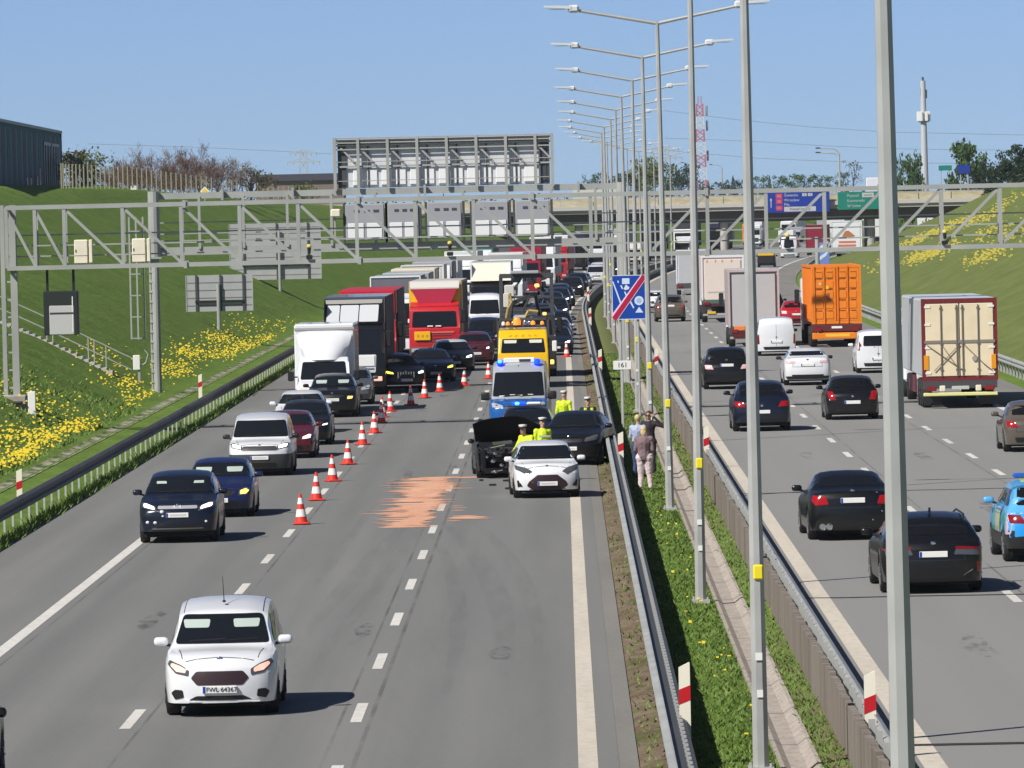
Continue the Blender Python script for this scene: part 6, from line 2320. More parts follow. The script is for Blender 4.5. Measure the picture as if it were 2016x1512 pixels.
def container():
    hw = 1.22
    t = lorry_rear("container_lorry", "lorry carrying a bright orange shipping container with closed ribbed doors", 13.30, 336.5, 12, hw, 0, 0)
    z0, z1, L = 1.15, 4.0, 12.19
    OR = P_ORANGE
    m = MB(); m.bbox(-hw + .03, hw - .03, .06, L, z0 + .05, z1 - .03, .03); m.build("container_body", OR, t)
    m = MB()
    y = .35
    while y < L - .3:
        for k in (1, -1):
            m.box(k * (hw - .015) - .022, k * (hw - .015) + .022, y, y + .14, z0 + .18, z1 - .18)
        y += .28
    m.build("wall_corrugation", OR, t)
    m = MB()
    for k in (1, -1):
        m.box(k * (hw - .05) - .05, k * (hw - .05) + .05, -.02, .12, z0, z1)
        m.box(k * (hw - .02) - .05, k * (hw - .02) + .02, .1, L, z1 - .12, z1)
    m.box(-hw, hw, -.018, .12, z1 - .13, z1 - .002); m.box(-hw, hw, -.018, .12, z0 + .002, z0 + .13)
    m.build("corner_frame", OR, t)
    for k in (1, -1):
        m = MB()
        x0, x1 = (.03, hw - .11) if k > 0 else (-hw + .11, -.03)
        m.box(x0, x1, -.005, .07, z0 + .14, z1 - .14)
        for i in range(5):
            z = z0 + .24 + i * .50
            for a, b in ((.10, .44), (.56, .90)):
                xa, xb = x0 + (x1 - x0) * a, x0 + (x1 - x0) * b
                m.bbox(xa, xb, -.028, .0, z, z + .36, .02)
        d = m.build("container_door", OR, t)
        m = MB()
        for x in (.20, .52):
            xx = x0 + (x1 - x0) * (x if k > 0 else 1 - x) if False else x0 + (x1 - x0) * (.06 if x == .20 else .50)
            m.tube((xx, -.05, z0 + .05), (xx, -.05, z1 - .05), .024, n=6)
        m.build("locking_bar", mat("bar_orange", (.62, .17, .015), .4), d)
        m = MB()
        for i, z in enumerate((z0 + .62, z0 + 1.15, z0 + 1.68, z0 + 2.2, z0 + 2.5)):
            for a in (.14, .62):
                xa = x0 + (x1 - x0) * a
                m.box(xa, xa + .27, -.033, -.028, z, z + .035)
        m.build("stencil_marks", mat("stencil_brown", (.22, .07, .012), .6), d)
    m = MB()
    m.lathe([(.07, -.036), (.07, -.03)], (-.78, 0, 3.1), 12, 'y')
    m.build("round_sticker", mat("sticker_peach", (.75, .5, .32), .5), t)
    m = MB(); m.box(-.50, -.36, -.038, -.03, 2.85, 3.0); m.build("sticker", mat("sticker_amber", (.85, .55, .02), .5), t)
    m = MB(); m.box(-.48, -.32, -.038, -.03, 2.35, 2.65); m.build("sticker", mat("sticker_rust", (.35, .12, .08), .5), t)
    m = MB(); m.bbox(-hw, hw, -.05, .4, z0 - .38, z0 - .02, .03); m.build("rear_beam", mat("beam_maroon", (.12, .02, .02), .5), t)
    m = MB(); m.bbox(-hw + .02, hw - .02, -.09, .1, .40, .72, .03); m.build("bumper", OR, t)
    m = MB(); m.box(-.55, .62, -.10, -.09, .52, .66); m.build("reflector_strip", mat("strip_amber", (.85, .52, .06), .4), t)
    rear_lights(t, -.08, .78, hw)
    m = MB(); m.bbox(-.26, .26, -.07, -.04, .92, 1.03, .006); m.build("number_plate", PLATE, t)
    m = MB(); m.box(-.45, .45, .4, L - .4, .7, z0); m.build("chassis", UNDER, t)
    big_wheels(t, (1.9, 3.2, 4.5))
    front_unit(t, L + .8, P_WHITE)
container()
def box_rear(label, x, s, body, door, frame, z0=1.0, z1=3.85, L=8.0, hw=1.26, lower=None, door_rim=True, bump=None, extra=None, lift=None):
    t = lorry_rear("box_lorry", label, x, s, L, hw, z0, z1)
    m = MB(); m.bbox(-hw, hw, .05, L, z0, z1, .04); m.build("cargo_box", body, t)
    m = MB(); m.box(-hw + .03, hw - .03, .1, L - .1, z1 - .01, z1 + .015); m.build("roof_skin", P_WHITE, t)
    m = MB()
    for k in (1, -1):
        m.box(k * (hw - .04) - .05, k * (hw - .04) + .05, -.01, .1, z0 - .05, z1 + .01)
    m.box(-hw, hw, -.008, .1, z1 - .12, z1 + .008)
    m.build("rear_frame", frame, t)
    if door_rim:
        m = MB()
        for k in (1, -1):
            m.box(k * (hw - .17) - .02, k * (hw - .17) + .02, -.012, .06, z0, z1 - .2)
        m.box(-hw + .17, hw - .17, -.012, .06, z1 - .235, z1 - .2)
        m.build("door_seal", mat("seal_dark", (.07, .055, .06), .7), t)
    m = MB(); m.bbox(-hw + .19, hw - .19, -.02, .07, z0, z1 - .24, .01); m.build("rear_door", door, t)
    m = MB(); m.bbox(-hw, hw, -.05, .3, z0 - .42, z0 - .03, .03); m.build("rear_beam", lower or STEEL_DARK, t)
    m = MB(); m.bbox(-hw + .05, hw - .05, -.04, .1, .40, .52, .02); m.build("under_run_bar", bump or STEEL_DULL, t)
    rear_lights(t, -.06, z0 - .30, hw)
    m = MB(); m.box(-.45, .45, .4, L, .55, z0); m.build("chassis", UNDER, t)
    big_wheels(t, (1.9, L - .5), .46)
    m = MB(); m.bbox(-1.2, 1.2, L + .1, L + 2.1, .6, 3.0, .1); m.build("cab", P_WHITE, t)
    for k in (1, -1):
        m = MB(); m.bbox(k * 1.4 - .12, k * 1.4 + .12, L + 1.6, L + 1.75, 1.9, 2.6, .04); m.build("mirror", BLACK, t)
    if extra:
        extra(t)
    return t
GDOOR = mat("grey_door", (.46, .47, .49), .5, vary=.03)
def gx(t):
    m = MB(); m.bbox(-1.0, -.45, -.10, -.04, .82, 1.05, .02); m.build("orange_board", mat("board_orange", (.75, .22, .06), .5), t)
    m = MB(); m.bbox(-1.05, -.35, -.08, -.03, .45, .80, .02); m.build("lamp_panel", mat("panel_dark_red", (.09, .01, .012), .5), t)
box_rear("grey box lorry with plain grey rear door and orange board, behind the third lamp post", 9.42, 341.5, mat("box_side_mauve", (.42, .37, .38), .6), GDOOR, mat("frame_mauve", (.50, .42, .42), .5), z0=1.02, z1=3.83, L=7.5, lower=STEEL_DARK, extra=gx)
def px(t):
    m = MB()
    for x in (-.95, -.45, -.05, .5):
        m.box(x, x + .08, -.03, -.02, 3.55, 3.7)
    m.build("top_marks", mat("mark_rose", (.55, .28, .27), .6), t)
    m = MB(); m.box(-.9, .2, -.026, -.02, 1.75, 1.83); m.build("print_line", mat("print_grey", (.42, .40, .40), .6), t)
    m = MB(); m.bbox(-1.2, 1.2, -.06, .0, 1.12, 1.35, .01); m.build("green_band", mat("band_green", (.08, .13, .10), .5), t)
    m = MB(); m.bbox(-.95, -.45, -.1, -.05, .52, .66, .01); m.build("number_plate", mat("plate_amber", (.75, .45, .03), .5), t)
box_rear("pale pink and white trailer lorry left of the grey box lorry", 9.45, 408, mat("trailer_pink", (.66, .55, .50), .6), mat("door_pink", (.72, .62, .56), .6), P_WHITE, z0=1.35, z1=3.95, L=12, door_rim=False, extra=px, lower=mat("lower_maroon", (.06, .015, .02), .6))
box_rear("white box lorry ahead, beyond the fourth lamp post", 9.0, 520, P_WHITE, GDOOR, P_WHITE, z0=.9, z1=3.4, L=6, door_rim=False)
def small_rear(name, label, x, s, S, pm, **kw):
    return car(name, label, kw.pop("cat", "van"), S, pm, (x + off(s), s + S["L"], prof(s) + LIFT), math.pi - yaw_at(s), rear=True, group=GR, **kw)
def ytop(t, bvh, S):
    m = MB(); m.bbox(-.80, .80, S["L"] - .08, S["L"] + .02, 1.15, 1.75, .04); m.build("yellow_hood", P_YELLOW, t)
    m = MB(); m.bbox(-.80, .80, S["L"] - .04, S["L"] + .05, .4, 1.1, .04); m.build("dark_tail", BLACK, t)
small_rear("pickup_van", "dark van with a yellow upper rear, in the middle lane before the underpass", 13.6, 700, T["bvan"], P_BLACK, extra=ytop)
small_rear("delivery_van", "white van with dark rear window approaching the underpass", 13.4, 790, T["pvan"], P_WHITE, rearglass=[(-.60, 1.25), (.60, 1.25), (.50, 2.1), (-.50, 2.1)], cat="van", tailp=[(.86, .9), (.95, .9), (.95, 1.5), (.86, 1.5)])
MRN = mat("lorry_maroon", (.22, .008, .030), .5)
box_rear("dark red box lorry right of the white van before the underpass", 15.2, 815, MRN, MRN, MRN, z0=.8, z1=3.6, L=9, hw=1.25, door_rim=False)
def lg(t):
    m = MB(); m.extrude([(-.55, 2.3), (-.2, 2.9), (.2, 3.0), (.7, 2.6), (1.0, 2.35), (.6, 2.2)], 'y', -.03, -.02); m.build("animal_print", mat("print_brown", (.42, .16, .07), .6), t)
    m = MB(); m.box(-.9, 1.05, -.03, -.02, 1.55, 1.8); m.box(-1.0, 1.05, -.03, -.02, 1.15, 1.4); m.build("red_stripe", mat("stripe_rust", (.55, .16, .09), .6), t)
box_rear("white lorry with a rust brown print on its rear, before the bridge's right abutment", 13.2, 800, P_WHITE, P_WHITE, P_WHITE, z0=.6, z1=3.7, L=9, hw=1.9, door_rim=False, extra=lg) if False else None
def logo_lorry():
    s = 790
    t = box_rear("white lorry with a rust brown print on its rear, before the bridge's right abutment", 19.6, s, P_WHITE, P_WHITE, P_WHITE, z0=.9, z1=4.1, L=9, hw=1.75, door_rim=False, extra=lg)
logo_lorry()

# ---- traffic on both carriageways farther round the bend and under the bridge
def far_lorry(label, lane, s, cabm, boxm, h=4.0, L=13.0, front=True, cat="lorry"):
    lift = 0 if front else LIFT
    t = thing("lorry" if cat == "lorry" else "delivery_van", label, cat, put(lane + off(s), s, lift), -yaw_at(s), "far traffic round the bend")
    hw = 1.25 if cat == "lorry" else 1.0
    y0, y1 = (0, 2.2) if front else (L, L + 2.2)
    ch = min(h - .3, 3.2) if cat == "lorry" else h * .8
    m = MB(); m.bbox(-hw, hw, y0, y1, .4, ch, .12); m.build("cab", cabm, t)
    m = MB(); m.bbox(-hw, hw, y1 + .3 if front else 0, y1 + .3 + L if front else L - .2, .95, h, .05); m.build("trailer_body", boxm, t)
    if front:
        m = MB(); m.bbox(-hw * .86, hw * .86, -.03, .05, ch * .55, ch * .84, .02); m.build("windscreen", GLASS_B, t)
        m = MB(); m.bbox(-hw * .7, hw * .7, -.03, .05, .75, 1.3, .02); m.build("grille", BLACK, t)
    else:
        rear_lights(t, -.02, .85, hw)
    m = MB(); m.box(-hw + .1, hw - .1, .3, L, .35, .95); m.build("chassis", UNDER, t)
    big_wheels(t, (1.0, L - 1.5) if front else (1.5, L + 1.2), .5, hw)
NVB = mat("curtain_navy", (.015, .02, .06), .6)
for lb, ln, s, cm, bmat, h, L, ct in [
    ("white trailer lorry on the bend, first of the far row", -8.3, 705, P_WHITE, CW, 4.0, 13, "lorry"), ("navy lorry with white roof line on the bend behind the lamp posts", -8.3, 738, P_BLACK, NVB, 4.0, 13, "lorry"),
    ("black curtain lorry in the middle of the far row", -8.3, 772, P_WHITE, CBK, 4.0, 13, "lorry"), ("pale lorry under the bridge's left pier", -8.3, 815, P_WHITE, CGY, 4.0, 13, "lorry"), ("dark lorry straight below the bridge deck", -8.3, 870, P_BLACK, NVB, 4.0, 13, "lorry"),
    ("white cabbed lorry beyond the bridge in the far row", -8.3, 925, P_WHITE, CBK, 4.0, 13, "lorry"), ("grey lorry beyond the bridge in the far row", -8.3, 980, P_GREY, CGY, 4.0, 13, "lorry"), ("orange cabbed lorry beyond the bridge", -8.3, 1035, P_ORANGE, CBK, 4.0, 13, "lorry"),
    ("white lorry far beyond the bridge, left of the dark red box lorry", -8.3, 1095, P_WHITE, CW, 4.0, 13, "lorry"), ("black lorry far beyond the bridge", -8.3, 1160, P_BLACK, CBK, 4.0, 13, "lorry"), ("last pale lorry visible under the bridge", -8.3, 1230, P_WHITE, CC, 4.0, 13, "lorry"),
    ("white van in the second row of the bend", -4.9, 722, P_WHITE, P_WHITE, 2.4, 5, "van"), ("black van in the second row of the bend", -4.9, 752, P_BLACK, P_BLACK, 2.2, 5, "van"), ("white van with pale yellow front in the second row", -4.9, 790, CC, P_WHITE, 2.5, 5, "van"),
    ("dark blue van below the bridge's left pier", -4.9, 830, P_NAVY, P_NAVY, 2.3, 5, "van"), ("white van emerging from under the bridge", -4.9, 880, P_WHITE, P_WHITE, 2.5, 5, "van"), ("black lorry in the second row beyond the bridge", -4.9, 940, P_BLACK, NVB, 3.8, 9, "lorry"),
    ("white lorry in the second row beyond the bridge", -4.9, 1000, P_WHITE, CW, 3.8, 9, "lorry"), ("silver van in the second row beyond the bridge", -4.9, 1070, P_SILVER, P_SILVER, 2.4, 5, "van"), ("white lorry at the far end of the second row", -4.9, 1140, P_WHITE, CW, 3.8, 9, "lorry")]:
    far_lorry(lb, ln, s, cm, bmat, h, L, True, ct)
for lb, ln, s, cm, bmat, h, L, ct in [("white trailer ahead of the dark red box lorry", 14.6, 880, P_WHITE, CW, 3.9, 12, "lorry"), ("black van ahead of the white van before the underpass", 10.2, 850, P_BLACK, P_BLACK, 2.2, 4.5, "van"), ("grey trailer under the blue sign's right end", 10.6, 930, P_WHITE, CGY, 3.9, 12, "lorry"),
    ("white lorry below the green sign, beyond the bridge", 14.6, 965, P_WHITE, CW, 3.9, 12, "lorry"), ("dark lorry below the green sign, beyond the bridge", 10.6, 1010, P_BLACK, CBK, 3.9, 12, "lorry"), ("white van next to the bridge's right pier", 6.8, 905, P_WHITE, P_WHITE, 2.5, 5, "van"), ("farthest white trailer on the right carriageway", 14.6, 1080, P_WHITE, CW, 3.9, 12, "lorry")]:
    far_lorry(lb, ln, s, cm, bmat, h, L, False, ct)
# ================================================================== PEOPLE
SKIN = mat("skin", (.48, .29, .21), .6)
HIVIS = mat("hi_vis_yellow", (.62, .80, .02), .6)
JEANS = mat("jeans", (.035, .065, .15), .85)
UNIFORM = mat("uniform_navy", (.012, .016, .026), .8)
SHOE = mat("shoe_black", (.015, .014, .014), .6)
def cone_between(bm_add, a, b, ra, rb, n=10):
    bm_add.tube(a, b, ra, rb, n)
    bm_add.ball(a, ra, n=n)
    bm_add.ball(b, rb, n=n)
def person(label, loc, rz, J, mats_, hair=None, cap=None, group=None, extra=None, h=1.0):
    """J: joints in metres (x right, y back, z up; the figure faces -y). One continuous remeshed body, coloured by region."""
    t = thing("person", label, "person", loc, rz, group)
    t.scale = (h, h, h)
    m = MB()
    seg = []
    bk = mats_.get("bulk", 1.1)
    def S(a, b, ra, rb, reg):
        if reg in ("top", "leg", "arm"):
            ra, rb = ra * bk, rb * bk * (1.12 if reg == "leg" else 1)
        cone_between(m, J[a], J[b], ra, rb)
        seg.append((Vector(J[a]), Vector(J[b]), reg, max(ra, rb)))
    S("pelvis", "waist", .150, .135, "top" if mats_.get("long") else "leg")
    S("waist", "chest", .135, .165, "top")
    for k in ("l", "r"):
        S("chest", "sh_" + k, .12, .075, "top")
        S("sh_" + k, "el_" + k, .062, .048, "top")
        S("el_" + k, "wr_" + k, .046, .032, "arm")
        S("pelvis", "hip_" + k, .13, .105, "leg")
        S("hip_" + k, "kn_" + k, .100, .064, "leg")
        S("kn_" + k, "an_" + k, .062, .045, "leg")
        S("an_" + k, "toe_" + k, .048, .038, "shoe")
        # palm, four fingers, a thumb from the palm's side
        w_, e_ = Vector(J["wr_" + k]), Vector(J["el_" + k])
        d = (w_ - e_).normalized()
        sd = d.cross(Vector((0, 1, 0)))
        sd = sd.normalized() if sd.length > .1 else Vector((1, 0, 0))
        p1 = w_ + d * .075
        cone_between(m, w_, p1, .030, .036, 8)
        seg.append((w_, p1, "skin", .03))
        cu = d.cross(sd).normalized()
        for i, (o_, ln) in enumerate(((-.030, .066), (-.010, .078), (.011, .074), (.030, .056))):
            b0 = p1 + sd * o_
            b1 = b0 + d * ln * .55 + cu * .006
            b2 = b1 + d * ln * .42 + cu * .018
            m.tube(b0, b1, .0105, .0100, 6); m.tube(b1, b2, .0100, .0085, 6)
            seg.append((b0, b2, "skin", .01))
        tb = w_ + d * .03 - sd * .03
        m.tube(tb, tb + d * .035 - sd * .028, .0125, .0105, 6)
        seg.append((tb, tb + d * .035 - sd * .028, "skin", .01))
    S("chest", "neck", .085, .056, "skin")
    hd = Vector(J["head"])
    S("neck", "head", .055, .065, "skin")
    seg[-2] = (seg[-2][0] + Vector((0, 0, .10)), seg[-2][1], "skin", .05)
    m.ball(tuple(hd + Vector((0, .008, .035))), .076, .094, .108, 14)
    m.ball(tuple(hd + Vector((0, -.040, -.055))), .045, .045, .040, 10)         # jaw and chin
    m.ball(tuple(hd + Vector((0, -.092, .000))), .014, .020, .024, 8)           # nose
    for k in (1, -1):
        m.ball(tuple(hd + Vector((k * .076, .012, .010))), .012, .022, .030, 8)  # ears
    seg.append((hd, hd + Vector((0, 0, .09)), "skin", .08))
    if mats_.get("skirt"):
        a, b = Vector(J["pelvis"]), (Vector(J["kn_l"]) + Vector(J["kn_r"])) / 2
        m.tube(a, b, .17, .2, 12)
        seg.append((a, b, "leg", .17))
    # fuse into one continuous surface
    me = bpy.data.meshes.new("body")
    me.from_pydata(m.v, [], m.f)
    tmp = bpy.data.objects.new("tmp", me)
    COL.objects.link(tmp)
    md = tmp.modifiers.new("r", 'REMESH')
    md.mode = 'VOXEL'
    md.voxel_size = .0125
    sm = tmp.modifiers.new("s", 'SMOOTH')
    sm.factor = .5
    sm.iterations = 3
    bpy.context.view_layer.update()
    nm = bpy.data.meshes.new_from_object(tmp.evaluated_get(bpy.context.evaluated_depsgraph_get()))
    bpy.data.objects.remove(tmp)
    order = ["skin", "top", "arm", "leg", "shoe", "vest"]
    nm.materials.clear()
    for q in order:
        nm.materials.append(mats_.get(q) or (mats_["top"] if q in ("arm", "vest") else SKIN))
    vest = mats_.get("vest") is not None
    idx = []
    cw, cc = Vector(J["waist"]), Vector(J["chest"])
    for p in nm.polygons:
        c = p.center
        best, bd = "skin", 9
        for a, b, reg, r in seg:
            ab = b - a
            tt = max(0, min(1, (c - a).dot(ab) / max(1e-6, ab.length_squared)))
            dd = (c - (a + ab * tt)).length - r
            if dd < bd:
                bd, best = dd, reg
        if best == "top" and vest:
            best = "vest"
        idx.append(order.index(best))
    # creases in the cloth
    from mathutils import noise as mn
    nrm = [v.normal.copy() for v in nm.vertices]
    for v, nv in zip(nm.vertices, nrm):
        if v.co.z < hd.z - .2:
            k = mn.noise(Vector((v.co.x * 9, v.co.y * 9, v.co.z * 14 + v.co.x * 6))) * .008 + mn.noise(v.co * 28) * .004
            v.co += nv * k
    nm.polygons.foreach_set("material_index", idx)
    nm.polygons.foreach_set("use_smooth", [True] * len(nm.polygons))
    b = bpy.data.objects.new("body", nm)
    link(b, t)
    # eyes and mouth
    e = MB()
    for k in (1, -1):
        e.ball(tuple(hd + Vector((k * .030, -.080, .028))), .012, .009, .007, 8)
    e.box(hd.x - .022, hd.x + .022, hd.y - .089, hd.y - .078, hd.z - .045, hd.z - .039)
    e.build("eyes", mat("eye_dark", (.05, .03, .025), .4), b)
    if hair:
        g = MB()
        g.ball(tuple(hd + Vector((0, .022, .060))), .086, .098, .096, 14)
        if mats_.get("longhair"):
            g.ball(tuple(hd + Vector((0, .06, -.02))), .088, .06, .12, 12)
        g.build("hair", hair, t, True, 60)
    if cap:
        g = MB()
        c0 = hd + Vector((0, .0, .085))
        g.lathe([(.092, 0), (.094, .035), (.118, .065), (.112, .085), (0, .098)], tuple(c0), 16)
        k = g.build("cap", mat("cap_white", (.80, .80, .80), .5), t, True, 60)
        g = MB()
        g.lathe([(.095, -.004), (.097, .03)], tuple(c0), 16)
        g.build("cap_band", UNIFORM, k)
        g = MB(); g.extrude([(-.075, -.075), (.075, -.075), (.055, -.150), (-.055, -.150)], 'z', -.008, .008)
        q = g.build("visor", BLACK, k)
        q.location = tuple(c0 + Vector((0, 0, .005)))
    if extra:
        extra(t, J)
    return t
def stand(**ov):
    J = dict(pelvis=(0, 0, .92), waist=(0, -.005, 1.08), chest=(0, .0, 1.30), neck=(0, -.005, 1.47), head=(0, -.02, 1.60),
             sh_l=(-.185, .0, 1.39), sh_r=(.185, .0, 1.39), el_l=(-.24, .03, 1.10), el_r=(.24, .03, 1.10), wr_l=(-.25, -.06, .87), wr_r=(.25, -.06, .87),
             hip_l=(-.095, 0, .88), hip_r=(.095, 0, .88), kn_l=(-.11, -.02, .48), kn_r=(.11, -.02, .48), an_l=(-.12, .02, .085), an_r=(.12, .02, .085), toe_l=(-.14, -.14, .045), toe_r=(.14, -.14, .045))
    J.update(ov)
    return J
GB = "bystanders on the grass median"
GO = "police officers at the crash scene"
# bystanders
person("person in a pale blue shirt and jeans with folded arms beside the delineator post", (1.98, 190.5, ground_z(1.98, 190.5)), R(150),
       stand(el_l=(-.25, .0, 1.12), wr_l=(-.02, -.17, 1.06), el_r=(.25, .0, 1.12), wr_r=(.04, -.18, 1.10)),
       dict(skin=SKIN, top=mat("shirt_pale_blue", (.36, .42, .58), .8), leg=JEANS, shoe=SHOE), hair=mat("hair_straw", (.55, .45, .22), .8), group=GB)
def sunglass(t, J):
    hd = Vector(J["head"])
    m = MB(); m.bbox(hd.x - .065, hd.x + .065, hd.y - .097, hd.y - .075, hd.z + .012, hd.z + .045, .008); m.build("sunglasses", BLACK, t)
person("person in a dark jacket and sunglasses raising a hand to the ear", (2.33, 193.6, ground_z(2.33, 193.6)), R(-20),
       stand(el_r=(.44, -.02, 1.30), wr_r=(.19, -.08, 1.56), wr_l=(-.22, -.12, .90)),
       dict(skin=SKIN, top=mat("jacket_dark_plum", (.022, .014, .022), .8), leg=mat("trousers_dark", (.02, .018, .022), .85), shoe=SHOE), hair=mat("hair_brown", (.06, .03, .018), .7), extra=sunglass, group=GB)
person("fair haired person in mauve blouse and pale pink trousers seen from behind", (2.05, 182.4, ground_z(2.05, 182.4)), R(168),
       stand(wr_l=(-.20, -.13, .98), wr_r=(.21, -.12, 1.00), kn_l=(-.12, -.03, .48), an_l=(-.16, -.02, .085), toe_l=(-.2, -.16, .045), hip_l=(-.11, 0, .88)),
       dict(skin=SKIN, top=mat("blouse_mauve", (.20, .135, .15), .9), leg=mat("trousers_pink", (.68, .56, .58), .9), shoe=mat("shoe_pale", (.7, .62, .6), .7), long=True, bulk=1.32, longhair=True, arm=mat("blouse_mauve")), hair=mat("hair_fair", (.58, .42, .20), .8), group=GB, h=.96)
# officers
def vest_x(t, J):
    c = Vector(J["chest"])
    m = MB(); m.bbox(c.x - .17, c.x + .17, c.y - .178, c.y - .168, c.z - .08, c.z - .03, .004); m.build("reflective_strip", mat("reflective_grey", (.62, .64, .62), .3), t)
person("police officer in a hi-vis jacket and white cap bending over the crashed car's engine bay", (-1.02, 188.6, prof(188)), R(-40),
       stand(pelvis=(0, .10, .90), waist=(0, .03, 1.06), chest=(0, -.10, 1.26), neck=(0, -.19, 1.41), head=(0, -.25, 1.53), sh_l=(-.185, -.11, 1.34), sh_r=(.185, -.11, 1.34), el_l=(-.25, -.22, 1.10), wr_l=(-.18, -.42, 1.02), el_r=(.25, -.22, 1.10), wr_r=(.18, -.40, .98), hip_l=(-.095, .08, .87), hip_r=(.095, .08, .87)),
       dict(skin=SKIN, top=HIVIS, leg=mat("hi_vis_trousers", (.50, .66, .03), .7), shoe=SHOE), cap=True, group=GO)
person("police officer in a hi-vis jacket and white cap standing behind the white hatchback's roof", (-.66, 192.2, prof(192)), R(20),
       stand(wr_l=(-.1, -.28, 1.05), wr_r=(.12, -.28, 1.05)), dict(skin=SKIN, top=HIVIS, leg=UNIFORM, shoe=SHOE), cap=True, group=GO, extra=vest_x)
person("police officer in a hi-vis vest seen from behind beside the police van", (-.05, 219.0, prof(219)), R(160), stand(), dict(skin=SKIN, top=HIVIS, leg=UNIFORM, shoe=SHOE, arm=HIVIS), cap=True, group=GO)
person("police officer in dark uniform with open hi-vis vest by the guard rail", (.68, 211.5, prof(211)), R(12),
       stand(wr_l=(-.12, -.2, 1.02), wr_r=(.14, -.2, 1.0)), dict(skin=SKIN, top=UNIFORM, leg=UNIFORM, shoe=SHOE), cap=True, group=GO,
       extra=lambda t, J: [(lambda m: m.build("vest_panel", HIVIS, t))(MB().bbox(k * .10 - .045, k * .10 + .045, -.185, .17, .98, 1.44, .02)) for k in (1, -1)])
# ================================================================== BRIDGE, BUILDINGS, MASTS
def bridge():
    s = 850.0
    t = thing("road_bridge", "concrete road bridge with sand coloured noise panels crossing far ahead", "bridge", (0, s, 0))
    C1 = mat("bridge_concrete", (.42, .40, .37), .85, vary=.12, vscale=.1)
    X0, X1 = -40, 110
    zb, zd = 7.75, 8.55
    m = MB(); m.box(X0, X1, 0, 12, zb, zd); m.build("deck", C1, t)
    m = MB()
    for yy in (1.3, 4.5, 7.7):  # dark beams added to stand for the shadowed space below the deck
        m.box(X0, X1, yy, yy + .9, 6.35, zb - .003)
    m.build("underdeck_shade", mat("underdeck_shade_brown", (.10, .085, .075), .85), t)
    m = MB(); m.box(X0, X1, -.25, 0.002, zd - .35, zd + .12); m.build("edge_beam", mat("edge_beam_pale", (.50, .48, .45), .8), t)
    q = MB()
    x = X0
    rr = random.Random(4)
    while x < X1:
        q.box(x + .05, x + 3.95, -.05, .05, zd + .1, 9.55)
        x += 4
    def L_panel():
        k = NT("noise_panel_sand", .8, .2)
        n = k.noise(k.mapping(k.pos(), (.5, .5, 1.6)), 1.0, 5, .7)
        k.color(k.mix(k.rng(n, .35, .65), (.42, .36, .22), (.60, .54, .40)))
        return k.m
    q.build("noise_panel", L_panel(), t)
    m = MB(); m.beam((X0, .0, 9.62), (X1, 0, 9.62), .1); m.build("hand_rail", STEEL_DULL, t)
    m = MB(); m.beam((X0, 12, 9.5), (X1, 12, 9.5), .1)
    x = X0
    while x < X1:
        m.beam((x, 12, zd), (x, 12, 9.5), .1); x += 2.5
    m.build("rear_rail", STEEL_DULL, t)
    o = off(s)
    for px_ in (-15.5, 2.4, 20.5):
        for yy in (2, 6, 10):
            m = MB(); m.tube((o + px_, yy, 1.5), (o + px_, yy, zb), .5, n=14); m.build("pier", C1, t)
    for px_, e in ((-32, -1), (36, 1)):
        m = MB(); m.box(min(o + px_, o + px_ + e * 6), max(o + px_, o + px_ + e * 6), -.5, 12.5, 0, zb - .003); m.build("abutment", C1, t)
bridge()
def sign_on_bridge(label, x0, x1, z0, z1, m0, lines, boxes, extra=None):
    s = 849.2
    t = thing("direction_sign", label, "road sign", ((x0 + x1) / 2, s, 0), 0)
    w_, h_ = (x1 - x0), (z1 - z0)
    m = MB(); m.bbox(-w_ / 2, w_ / 2, -.12, 0, z0, z1, .03); m.build("panel", m0, t)
    m = MB()
    for a in (-w_ * .3, w_ * .3):
        m.beam((a, .1, z0), (a, .1, z1), .15)
        m.beam((a, .1, z1 - .3), (a, .55, z1 - .3), .1)
    m.build("bracket", STEEL_DULL, t)
    SW = mat("sign_lettering_white", (.80, .84, .88), .5)
    for txt, x, z, sz in lines:
        text_mesh(txt, sz, SW, t, (-w_ / 2 + x, -.13, z0 + z), (R(90), 0, 0), "lettering", .005, 'LEFT')
    for x, z, bw, bh, mm, txt, tm, ts in boxes:
        m = MB(); m.bbox(-w_ / 2 + x, -w_ / 2 + x + bw, -.132, -.12, z0 + z, z0 + z + bh, .004); b = m.build("text_box", mm, t)
        if txt:
            text_mesh(txt, ts, tm, b, (-w_ / 2 + x + bw / 2, -.14, z0 + z + bh / 2), (R(90), 0, 0), "lettering", .004)
    return t
SGR = mat("sign_road_red", (.55, .04, .10), .5)
SWH = mat("sign_lettering_white")
SBK = mat("black_print")
BL2 = mat("sign_blue_far", (.004, .035, .30), .5)
GN2 = mat("sign_green_far", (.004, .20, .15), .5)
AR = 0
t = sign_on_bridge("blue motorway direction sign with red route numbers on the bridge", 25.4, 33.0, 7.35, 9.95, BL2, [("Świecko", 2.0, 2.15, .50), ("Wrocław", 2.0, 1.55, .50), ("Piła", 2.0, 1.0, .50)],
    [(1.0, 1.75, .80, .62, SGR, "A2", SWH, .40), (1.0, 1.10, .80, .60, SGR, "S5", SWH, .40), (1.0, .30, .80, .60, SGR, "S11", SWH, .36), (2.0, .15, 3.9, .58, SWH, "Poznań Ławica", SBK, .42), (4.25, 2.0, .55, .36, SWH, "2", SBK, .3), (4.95, 2.0, .55, .36, SWH, "5", SBK, .3)])
for x in (-3.4, 3.1):
    m = MB(); m.extrude([(x - .05, 8.0), (x + .05, 8.0), (x + .05, 8.9), (x + .16, 8.9), (x, 9.2), (x - .16, 8.9), (x - .05, 8.9)], 'y', -.135, -.12); m.build("arrow", SWH, t)
